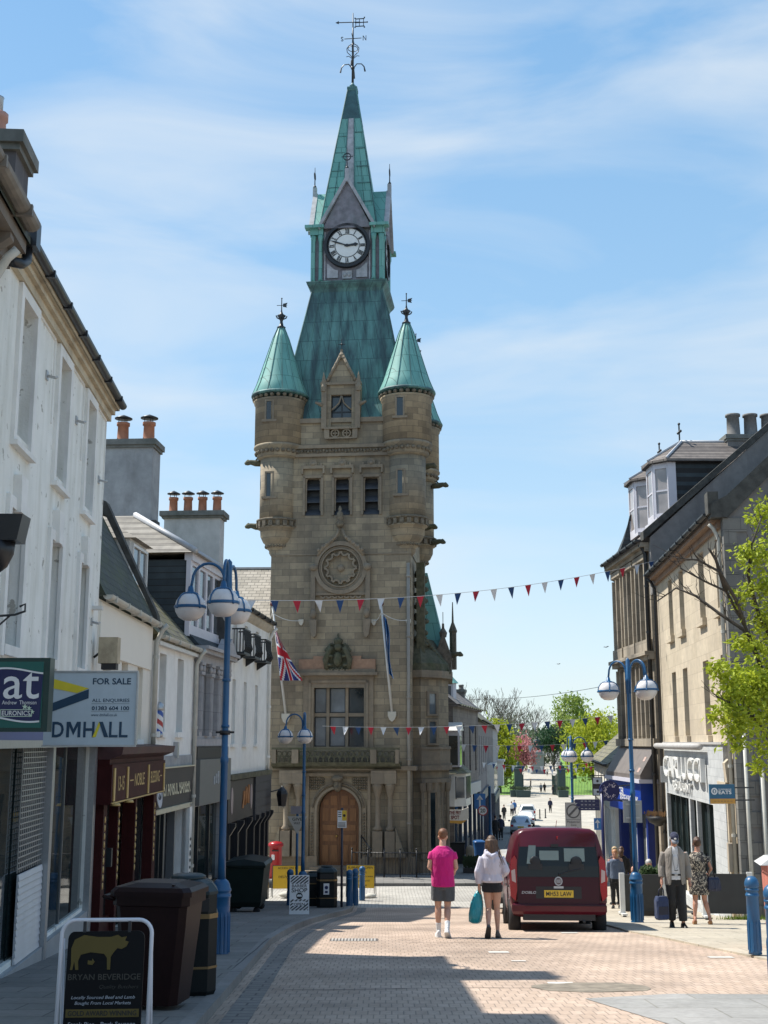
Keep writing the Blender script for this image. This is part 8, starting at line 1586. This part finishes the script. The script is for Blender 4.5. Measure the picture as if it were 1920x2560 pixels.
 def body(s, legs=True, arms=True):
  m = MB(); s.torso(m, -.004); M0 = s.headm(m)
  for S in 'LR':
   s.leg(m, S); s.arm(m, S); s.hand(m, S); s.foot(m, S, o=-.004)
  o = rem(m.build('body', s.skin, s.e), s.vox, 3); s.M0 = M0
  e = MB(); e.M = M0
  for sx in (-1, 1): e.ball((sx * .032, .086, .016), (.011, .006, .007), 8, 6)
  e.build('eyes', flat('eye_dark', (.03, .02, .015), .2) if 'eye_dark' not in MAT else MAT['eye_dark'], s.e); return o
 def garment(s, name, mat, fn, vox=.011, sm=8):
  m = MB(); fn(m); o = m.build(name, mat, s.e)
  return rem(o, vox, sm)
 def shoes(s, mat, sole=None, name='shoe'):
  for S in 'LR':
   m = MB(); s.foot(m, S, o=.007); o = rem(m.build(name, mat, s.e), .009, 4)
   if sole:
    A = s.J['ank' + S]; a = s.heel[S]; f = V3((.12 if S == 'R' else -.12, math.cos(a), -math.sin(a))).normalized(); u = V3((0, math.sin(a), math.cos(a))); sd = f.cross(u).normalized(); q = MB()
    q.loft([[A + f * l + u * -.078 + sd * w, A + f * l + u * -.078 - sd * w, A + f * l + u * -.10 - sd * w, A + f * l + u * -.10 + sd * w] for l, w in ((-.085, .025), (-.06, .042), (.0, .044), (.06, .05), (.12, .056), (.17, .048), (.2, .026))]); q.build('sole', sole, o)
# ---- man in the pink T-shirt
f = Fig(1.02, 21.6, R(-4), 1.80, 'young man walking away in a bright pink T-shirt, grey shorts and white trainers', skin_a, sh=.178)
J = f.J; J['kneeL'] = V3((-.088, .05, .51)); J['ankL'] = V3((-.085, .07, .09)); J['kneeR'] = V3((.075, .03, .50)); J['ankR'] = V3((.07, -.20, .16)); f.heel['R'] = R(38); f.heel['L'] = R(3)
J['elbL'] = V3((-.232, -.05, 1.165)); J['wriL'] = V3((-.20, .19, 1.10)); J['elbR'] = V3((.232, -.04, 1.165)); J['wriR'] = V3((.20, .20, 1.08)); J['head'] = V3((.005, .05, 1.665)); f.nod = R(16)
f.body()
pink = cloth('magenta_cotton', (.52, .006, .17), .9, .06)
def g(m):
 m.loft([ell((.004, 0, .84), .205, .150, 18), ell((0, 0, .92), .204, .150, 18), ell((-.004, -.004, 1.05), .198, .142, 18), ell((0, -.012, 1.2), .196, .142, 18), ell((0, -.015, 1.34), .200, .146, 18), ell((0, -.01, 1.39), .205, .136, 18), ell((0, -.005, 1.44), .19, .118, 18), ell((0, 0, 1.48), .14, .098, 18), ell((0, 0, 1.52), .095, .08, 18)])
 for S in 'LR': f.arm(m, S, lambda t: .004 + .032 * min(t, .6), 0, .72)
f.garment('t_shirt', pink, g)
def g(m):
 m.loft([ell((0, 0, .80), .17, .125, 16), ell((0, 0, .88), .182, .13, 16), ell((0, 0, .95), .176, .125, 16)])
 for S in 'LR': f.leg(m, S, lambda t: .022 + .05 * t, 0, .8)
f.garment('shorts', cloth('slate_grey_shorts', (.065, .075, .085)), g)
def g(m):
 for S in 'LR': f.leg(m, S, .006, 1.65, 2.0)
f.garment('socks', cloth('white_socks', (.66, .66, .66)), g, .009, 3)
f.shoes(cloth('white_trainer', (.62, .62, .63), .6), flat('white_sole', (.6, .6, .6), .6))
def hair_short(f, mat, top=.0):
 m = MB(); m.M = f.M0; m.ball((0, -.02, .058), (.086, .105, .090), 16, 10); m.ball((0, .035, .10), (.074, .06, .05), 12, 8); m.ball((0, -.07, .02), (.072, .042, .07), 12, 8)
 rnd = random.Random(5)
 for k in range(26): a = rnd.uniform(0, 6.28); r = rnd.uniform(0, .06); m.ball((r * math.cos(a), r * math.sin(a) - .005, .128 - r * .35), (.022, .024, .022), 6, 5)
 return rem(m.build('hair', mat, f.e), .009, 3)
hair_short(f, ginger)
# ---- girl in the white hoodie
f = Fig(1.86, 21.5, R(-3), 1.69, 'girl walking away in a white hoodie and black shorts with long brown hair', skin_a, sh=.165, hip=.168, female=True)
J = f.J; J['kneeL'] = V3((-.07, .06, .50)); J['ankL'] = V3((-.085, -.19, .20)); f.heel['L'] = R(62); J['kneeR'] = V3((.085, .06, .50)); J['ankR'] = V3((.09, .02, .10)); f.heel['R'] = R(12)
J['elbL'] = V3((-.25, -.05, 1.17)); J['wriL'] = V3((-.235, .02, .90)); J['elbR'] = V3((.26, -.02, 1.18)); J['wriR'] = V3((.20, .20, 1.08)); J['head'] = V3((0, .04, 1.665)); f.nod = R(8); f.body()
hood = cloth('lavender_white_fleece', (.52, .51, .60), .95, .05)
def g(m):
 f.torso(m, .036, .95, 1.53, .02); m.loft([ell((0, 0, .97), .185, .14, 16), ell((0, 0, 1.02), .195, .148, 16), ell((0, 0, 1.1), .185, .145, 16)])
 for S in 'LR': f.arm(m, S, lambda t: .026 + .014 * min(1, t) - (.012 if t > 1.9 else 0), 0, 1.85)
 m.tube([(-.09, .06, 1.53), (-.10, -.03, 1.53), (-.075, -.10, 1.48), (0, -.135, 1.43), (.075, -.10, 1.48), (.10, -.03, 1.53), (.09, .06, 1.53)], [.03, .042, .05, .055, .05, .042, .03], 10)
f.garment('hoodie', hood, g)
def g(m):
 m.loft([ell((0, 0, .80), .165, .125, 16), ell((0, 0, .9), .182, .132, 16), ell((0, 0, 1.02), .172, .124, 16)])
 for S in 'LR': f.leg(m, S, .022, 0, .36)
f.garment('shorts', cloth('black_shorts', (.010, .010, .013)), g)
f.shoes(cloth('dark_trainer', (.10, .085, .075), .7), flat('dark_sole', (.03, .028, .026), .7))
m = MB(); m.M = f.M0; m.ball((0, -.022, .04), (.089, .108, .105), 16, 10); m.M = None; h = J['head']
for dx, dy, ln, r in ((-.05, -.09, .30, .035), (-.02, -.105, .32, .04), (.02, -.105, .34, .042), (.055, -.09, .36, .04), (.085, -.05, .38, .034), (-.085, -.05, .30, .03)):
 m.tube([h + V3((dx, dy * .9, .06)), h + V3((dx * 1.1, dy * 1.15, -.06)), h + V3((dx * 1.25 + .02, dy * 1.3, -.18)), h + V3((dx * 1.5 + .045, dy * 1.35 - .01, -ln))], [r, r, r * .95, r * .35], 9)
rem(m.build('hair', brown_h, f.e), .010, 2)
m = MB(); rnd = random.Random(3)
for k in range(26): a = rnd.uniform(-.1, .11); m.tube([h + V3((a, -.11, -.02)), h + V3((a * 1.3 + .03, -.15, -.2)), h + V3((a * 1.6 + .07, -.15, -.33 - rnd.random() * .1))], [.006, .006, .002], 4)
m.build('hair_strand', brown_h, f.e)
W = f.e.location + Matrix.Rotation(R(-3), 3, 'Z') @ (J['wriL'] * f.k)
e = empty('carrier_bag', (W.x - .04, W.y + .05, W.z - .62), 0, 'teal carrier bag carried by the girl in the hoodie', 'bag'); m = MB(); m.smooth = True
m.loft([[(a * w + ox, b * d, z) for a, b in ((-1, 0), (-.6, -1), (.5, -1), (1, 0), (.5, 1), (-.6, 1))] for w, d, ox, z in ((.06, .03, -.03, 0), (.11, .06, -.035, .03), (.125, .07, -.02, .15), (.11, .06, .0, .33), (.07, .035, .02, .47), (.035, .02, .035, .54))]); o = m.build('sack', cloth('teal_plastic', (.008, .26, .33), .35, .15), e); m = MB()
for s_ in (-1, 1): m.tube([(.02, s_ * .02, .5), (.03, s_ * .025, .58), (.04, 0, .64)], .011, 6)
m.build('handle', MAT['teal_plastic'], e)
# ---- old man with the cap
f = Fig(5.60, 24.0, R(176), 1.76, 'old man walking uphill in a grey jacket, navy cap and black trousers', skin_b, sh=.195, girth=1.06, z=gzs(24) + .03)
J = f.J; J['kneeL'] = V3((-.10, .06, .5)); J['ankL'] = V3((-.11, .08, .09)); J['kneeR'] = V3((.09, .04, .5)); J['ankR'] = V3((.085, -.08, .10)); f.heel['R'] = R(10); f.lean = V3((0, .03, 0)); J['head'] = V3((0, .10, 1.66)); J['neck'] = V3((0, .02, 1.5)); f.nod = R(-34)
f.nod = R(34); J['wriR'] = V3((.27, .05, .89)); J['wriL'] = V3((-.265, .07, .87)); f.body()
def g(m): f.torso(m, .012, .84, 1.54)
f.garment('shirt', cloth('white_shirt', (.62, .63, .66), .8, .04), g)
def g(m):
 m.loft([ell((0, 0, .80), .165, .125, 16), ell((0, 0, .9), .18, .132, 16), ell((0, 0, 1.0), .172, .126, 16)])
 for S in 'LR': f.leg(m, S, lambda t: .018 + .014 * t, 0, 1.92)
f.garment('trousers', cloth('black_trousers', (.010, .010, .011), .8), g)
m = MB(); m.loft([ell((0, .0, .985), .187, .140, 20), ell((0, 0, 1.02), .187, .140, 20)], caps=False); m.build('belt', flat('black_leather', (.012, .011, .01), .4), f.e); m = MB(); m.box(-.03, .03, .142, .15, .985, 1.02); m.build('belt_buckle', alum, f.e)
jk = cloth('grey_beige_jacket', (.24, .215, .19), .85, .07)
m = MB(); m.smooth = True; T = [(.80, .212, .160), (.92, .208, .160), (1.05, .20, .155), (1.2, .20, .15), (1.34, .205, .152), (1.43, .20, .14), (1.50, .13, .11), (1.545, .09, .09)]
rings = []
for z, a, b in T:
 gap = R(16 + 22 * max(0, (1.5 - z)) * (1 if z > 1.0 else .85)) if z < 1.5 else R(30); t = (z - .8) / .75; n = 22; a0 = math.pi / 2 + gap; a1 = 2 * math.pi + math.pi / 2 - gap
 rings.append([(a * math.cos(a0 + (a1 - a0) * k / n), b * math.sin(a0 + (a1 - a0) * k / n) + .03 * t, z) for k in range(n + 1)])
m.loft(rings, caps=False, closed=False); o = m.build('jacket', jk, f.e); md = o.modifiers.new('thick', 'SOLIDIFY'); md.thickness = .014; sb = o.modifiers.new('sub', 'SUBSURF'); sb.levels = 1; sb.render_levels = 1
for S in 'LR':
 m = MB(); f.arm(m, S, lambda t: .014 + .03 * min(.5, t), 0, 1.9); q = rem(m.build('sleeve', jk, f.e), .011, 5)
m = MB(); m.M = f.M0; m.ball((0, -.015, .075), (.088, .108, .078), 18, 10); cap = rem(m.build('cap', cloth('navy_cap', (.012, .016, .05), .8), f.e), .009, 4); m = MB(); m.M = f.M0; m.smooth = True; m.loft([[(-.075, .06, .06), (-.04, .08, .072), (0, .085, .075), (.04, .08, .072), (.075, .06, .06)], [(-.065, .13, .035), (-.035, .165, .04), (0, .175, .042), (.035, .165, .04), (.065, .13, .035)]], caps=False, closed=False); pk = m.build('cap_peak', flat('pale_peak', (.16, .17, .20), .7), cap); md = pk.modifiers.new('thick', 'SOLIDIFY'); md.thickness = .008
m = MB(); m.M = f.M0; m.ball((0, .092, .10), (.026, .012, .022), 8, 6); m.build('cap_badge', sign_white, cap)
m = MB(); m.M = f.M0
for sx in (-1, 1): m.ball((sx * .074, -.03, .015), (.016, .05, .04), 8, 6)
m.ball((0, -.09, .0), (.06, .025, .05), 8, 6); m.build('hair', grey_h, f.e)
m = MB(); pts = [(-.05, .10, 1.46), (-.055, .165, 1.3), (-.03, .17, 1.14), (.03, .17, 1.12), (.055, .165, 1.3), (.05, .10, 1.46)]; m.tube(pts, .004, 4); m.tube([(-.04, .175, 1.10), (0, .178, 1.085), (.04, .175, 1.10)], .008, 5); m.build('lanyard', black, f.e)
f.shoes(flat('black_shoe', (.012, .012, .013), .4), black)
W = f.e.location + Matrix.Rotation(R(176), 3, 'Z') @ (J['wriR'] * f.k)
e = empty('holdall', (W.x - .03, W.y - .03, W.z - .72), R(15), 'navy holdall hanging from the hand of the old man with the cap', 'bag'); m = MB(); m.loft([[(a * w, b * d, z) for a, b in ((-.85, -1), (.85, -1), (1, -.7), (1, .7), (.85, 1), (-.85, 1), (-1, .7), (-1, -.7))] for w, d, z in ((.10, .06, 0), (.125, .08, .03), (.125, .08, .36), (.10, .06, .43))]); m.build('body', cloth('navy_canvas', (.015, .03, .09), .7), e); m = MB(); m.tube([(-.06, 0, .42), (-.04, 0, .55), (.02, 0, .60), (.05, 0, .55), (.06, 0, .42)], .011, 6); m.box(-.1, .1, -.085, -.08, .1, .25); m.build('strap', flat('navy_strap', (.01, .012, .03), .6), e)
# ---- woman in the patterned dress
f = Fig(6.38, 25.3, R(-10), 1.68, 'woman walking away in a cream and black patterned dress with navy handbag', skin_b, sh=.172, hip=.178, female=True, girth=1.08, z=gzs(25.3) + .03)
J = f.J; J['kneeL'] = V3((-.09, .02, .5)); J['ankL'] = V3((-.12, -.04, .13)); J['kneeR'] = V3((.11, .06, .5)); J['ankR'] = V3((.20, -.03, .13)); f.heel['L'] = R(22); f.heel['R'] = R(28)
J['elbR'] = V3((.27, -.06, 1.17)); J['wriR'] = V3((.22, .14, 1.04)); J['elbL'] = V3((-.22, .03, 1.17)); J['wriL'] = V3((-.14, .2, 1.1)); f.nod = R(10); f.body()
t = NT('patterned_fabric'); vo = t.n('ShaderNodeTexVoronoi', _Scale=26.0); vo.feature = 'DISTANCE_TO_EDGE'; t.l(t.scaled(t.co(), (1, 1, 1.8)), vo.inputs['Vector']); dn = t.noise(t.co(), 20, 2); t.fin(t.mix(t.ramp(dn, .49, .52), t.ramp(vo.outputs[0], .10, .13, (.025, .022, .022), (.55, .48, .38)), (.035, .03, .03)), .8)
def g(m):
 f.torso(m, .022, .9, 1.52); m.loft([ell((0, 0, .62), .215, .165, 16), ell((0, 0, .75), .215, .165, 16), ell((0, 0, .9), .21, .155, 16), ell((0, 0, 1.05), .178, .132, 16)])
 for S in 'LR': f.arm(m, S, .03, 0, .75)
f.garment('dress', t.mat, g)
m = MB(); m.M = f.M0; m.ball((0, -.025, .04), (.09, .108, .103), 16, 10); m.ball((0.01, -.12, .06), (.055, .045, .05), 12, 8); m.tube([(-.08, .02, .03), (-.095, .03, -.05), (-.085, .03, -.11)], [.02, .015, .005], 6); m.ball((0, -.02, .11), (.07, .07, .05), 10, 7); rem(m.build('hair', dark_h, f.e), .010, 3)
tan = flat('tan_leather', (.30, .14, .05), .5)
for S in 'LR':
 A = J['ank' + S]; m = MB(); a = f.heel[S]; fw = V3((0, math.cos(a), -math.sin(a))); up_ = V3((0, math.sin(a), math.cos(a)))
 m.loft([[A + fw * l + V3((w, 0, 0)) + up_ * -.088, A + fw * l - V3((w, 0, 0)) + up_ * -.088, A + fw * l - V3((w, 0, 0)) + up_ * -.088 - V3((0, 0, hh)), A + fw * l + V3((w, 0, 0)) + up_ * -.088 - V3((0, 0, hh))] for l, w, hh in ((-.08, .03, .055), (-.03, .04, .05), (.06, .045, .03), (.17, .04, .012))]); m.lathe([(.045, -.01), (.046, .015)], A.x, A.y, 12, z=A.z); m.tube([A + fw * .08 + V3((-.05, 0, -.06)), A + fw * .09 + V3((0, 0, -.005)), A + fw * .08 + V3((.05, 0, -.06))], .012, 6); m.build('sandal', tan, f.e)
W = f.e.location + Matrix.Rotation(R(-10), 3, 'Z') @ (V3((.30, -.02, .70)) * f.k)
e = empty('handbag', W, R(10), 'navy handbag on the shoulder of the woman in the patterned dress', 'bag'); m = MB(); m.smooth = False; m.loft([[(a * w, b * d, z) for a, b in ((-.85, -1), (.85, -1), (1, 0), (.85, 1), (-.85, 1), (-1, 0))] for w, d, z in ((.13, .06, 0), (.16, .085, .04), (.14, .07, .22), (.11, .04, .27))]); m.build('body', cloth('navy_leather', (.008, .012, .04), .4), e); m = MB(); m.tube([(-.1, 0, .25), (-.12, -.03, .6), (-.11, -.02, .74), (-.06, .02, .6), (.06, .02, .25)], .010, 6); m.ball((.0, -.088, .05), .012, 6, 5); m.build('strap', MAT['navy_strap'], e)
# ---- people seen small, further off (simplified figures)
def far(X, Y, rz, h, label, top, bottom, hairm, skin=None, vox=.02, sit=False, walk=.0, arms='down', skirt=False, group=None, z=None, long=False, bag=None, hat=None):
 f = Fig(X, Y, rz, h, label, skin or skin_a, vox=vox, group=group, z=z); J = f.J
 if sit:
  for S, sx in (('L', -1), ('R', 1)): J['knee' + S] = V3((sx * .12, .42, .88)); J['ank' + S] = V3((sx * .12, .42, .46))
 elif walk:
  J['kneeL'] = V3((-.09, .12 * walk + .03, .5)); J['ankL'] = V3((-.09, .24 * walk, .09)); J['kneeR'] = V3((.09, -.02 * walk, .5)); J['ankR'] = V3((.09, -.3 * walk, .14)); f.heel['R'] = R(35) * walk
 if arms == 'out': J['elbL'] = V3((-.42, .02, 1.36)); J['wriL'] = V3((-.66, .04, 1.36))
 if arms == 'bent': J['wriL'] = V3((-.15, .2, 1.1)); J['wriR'] = V3((.15, .2, 1.1))
 f.body(); m = MB(); f.torso(m, .025, .86, 1.53); [f.arm(m, S, .02, 0, 1.8) for S in 'LR']; rem(m.build('top', top, f.e), vox, 4)
 m = MB(); m.loft([ell((0, 0, .80), .17, .13, 12), ell((0, 0, .95), .18, .135, 12)])
 [f.leg(m, S, .02, 0, 1.9) for S in 'LR']; rem(m.build('trousers', bottom, f.e), vox, 4)
 m = MB(); m.M = f.M0; m.ball((0, -.02, .05), (.09, .108, .098), 12, 8)
 if long: m.tube([(0, -.09, .05), (0, -.11, -.08), (0, -.10, -.22)], [.08, .085, .04], 8)
 m.build('hair', hat or hairm, f.e); m = MB(); [f.foot(m, S, o=.006) for S in 'L']; m.build('shoe', black, f.e); m = MB(); f.foot(m, 'R', o=.006); m.build('shoe', black, f.e); return f
blk = cloth('black_coat', (.012, .012, .014)); wht = cloth('white_top', (.6, .6, .6)); gry = cloth('grey_top', (.2, .21, .23)); blu = cloth('mid_blue_top', (.03, .12, .32)); nvy = cloth('dark_navy_cloth', (.015, .02, .05)); dnm = cloth('blue_grey_denim', (.10, .13, .19)); khk = cloth('dusty_pink_top', (.40, .24, .2)); pale_blue = cloth('pale_blue_shirt', (.35, .42, .55)); amber = cloth('amber_top', (.55, .30, .04))
zr = lambda Y: gzs(Y) + .04
far(6.72, 36.2, R(170), 1.63, 'ginger haired woman in a blue grey tunic and black trousers behind the van', dnm, blk, hair_mat('red_ginger_hair', (.32, .14, .06), (.46, .24, .12)), skin_b, .014, z=zr(36.2))
far(7.05, 38.0, R(20), 1.68, 'blonde woman in a dusty pink top behind the ginger haired woman', khk, nvy, blonde, skin_b, .016, z=zr(38), long=True)
far(7.45, 39.0, R(-20), 1.66, 'dark haired person in a black coat beside the blonde woman', blk, blk, dark_h, None, .016, z=zr(39), long=True)
f = far(7.55, 35.5, R(190), 1.78, 'seated man in a pale blue shirt with rucksack straps behind the lamp post', pale_blue, nvy, grey_h, skin_b, .014, sit=True, arms='bent', z=zr(35.5) - .42)
e = empty('rucksack', f.e.location, R(190), 'dark blue rucksack worn by the seated man behind the lamp post', 'bag'); m = MB(); m.ball((0, -.22, 1.25), (.16, .10, .22), 12, 8); m.build('pack', nvy, e); m = MB(); [m.tube([(sx * .12, -.12, 1.47), (sx * .12, .09, 1.46), (sx * .12, .13, 1.25)], .022, 6) for sx in (-1, 1)]; m.build('strap', nvy, e)
far(6.95, 34.6, R(120), 1.6, 'bald seated man in a white shirt beside a cafe screen', wht, gry, skin_b, skin_b, .016, sit=True, arms='bent', z=zr(34.6) - .42)
e = empty('cafe_chair', (7.55, 35.3, zr(35.3)), R(190), 'dark cafe chair under the seated man with the rucksack', 'chair', 'cafe chairs')
def chair(e):
 m = MB(); m.box(-.2, .2, -.1, .3, .43, .46); m.build('seat', black, e); m = MB(); m.box(-.2, .2, -.13, -.1, .5, .85); m.build('backrest', black, e)
 for sx in (-1, 1):
  for y in (-.1, .28): m = MB(); m.tube([(sx * .18, y, 0), (sx * .18, y, .44)], .015, 5); m.build('leg', iron, e)
chair(e); e = empty('cafe_chair', (6.95, 34.5, zr(34.5)), R(120), 'dark cafe chair under the bald seated man', 'chair', 'cafe chairs'); chair(e)
far(tpx(1455, 52), 52, R(170), 1.7, 'person in an amber top below the fingerpost', amber, nvy, dark_h, None, .02, z=zr(52))
G = 'walkers in the square and park'
far(tpx(1259, 140), 140, R(10), 1.78, 'person all in black at the corner of the last terrace house', blk, blk, dark_h, None, .03, group=G)
far(tpx(1278, 150), 150, R(0), 1.72, 'person in a white top with one arm stretched out in the square', wht, blk, dark_h, None, .03, group=G, arms='out')
far(tpx(1285, 152), 152, R(0), 1.8, 'person in a blue top and blue trousers in the square', blu, nvy, dark_h, None, .03, group=G, walk=.5)
far(tpx(1374.5, 157), 157, R(178), 1.82, 'man in a dark open jacket and grey shirt walking up across the square', nvy, blk, dark_h, None, .03, group=G, walk=.6)
far(tpx(1352.5, 212), 212, R(180), 1.7, 'walker in a grey top, one of two side by side in the park gateway', gry, blk, dark_h, None, .04, group=G, walk=.5)
far(tpx(1361.5, 213), 213, R(180), 1.72, 'walker in a black top, one of two side by side in the park gateway', blk, blk, dark_h, None, .04, group=G, walk=.5)
far(tpx(1327, 226), 226, R(90), 1.75, 'lone dark walker passing an open gate leaf sideways', blk, blk, dark_h, None, .04, group=G, walk=.8)
far(tpx(1383, 206), 206, R(160), 1.68, 'person in black beside the one in dusty pink at the gates', blk, nvy, dark_h, None, .04, group=G)
far(tpx(1388, 209), 209, R(200), 1.66, 'person in dusty pink standing at the park gates', khk, gry, dark_h, None, .04, group=G)
far(tpx(1369, 275), 275, R(180), 1.75, 'distant walker with white top high on the park path', wht, blk, dark_h, None, .05, group=G, walk=.6)
far(tpx(1351, 292), 292, R(180), 1.7, 'most distant walker in dark clothes at the top of the park path', blk, nvy, dark_h, None, .05, group=G)
far(tpx(1360, 294), 294, R(180), 1.7, 'most distant walker in red at the top of the park path', cloth('red_top', (.4, .04, .04)), nvy, dark_h, None, .05, group=G)
far(tpx(1237, 82), 82, R(5), 1.78, 'person in dark clothes in the shade of the lilac grey terrace', blk, blk, dark_h, None, .03, z=gzs(82) + .1)
far(tpx(1250, 88), 88, R(-5), 1.75, 'person in navy in the shade of the lilac grey terrace', nvy, blk, dark_h, None, .03, z=gzs(88) + .1)
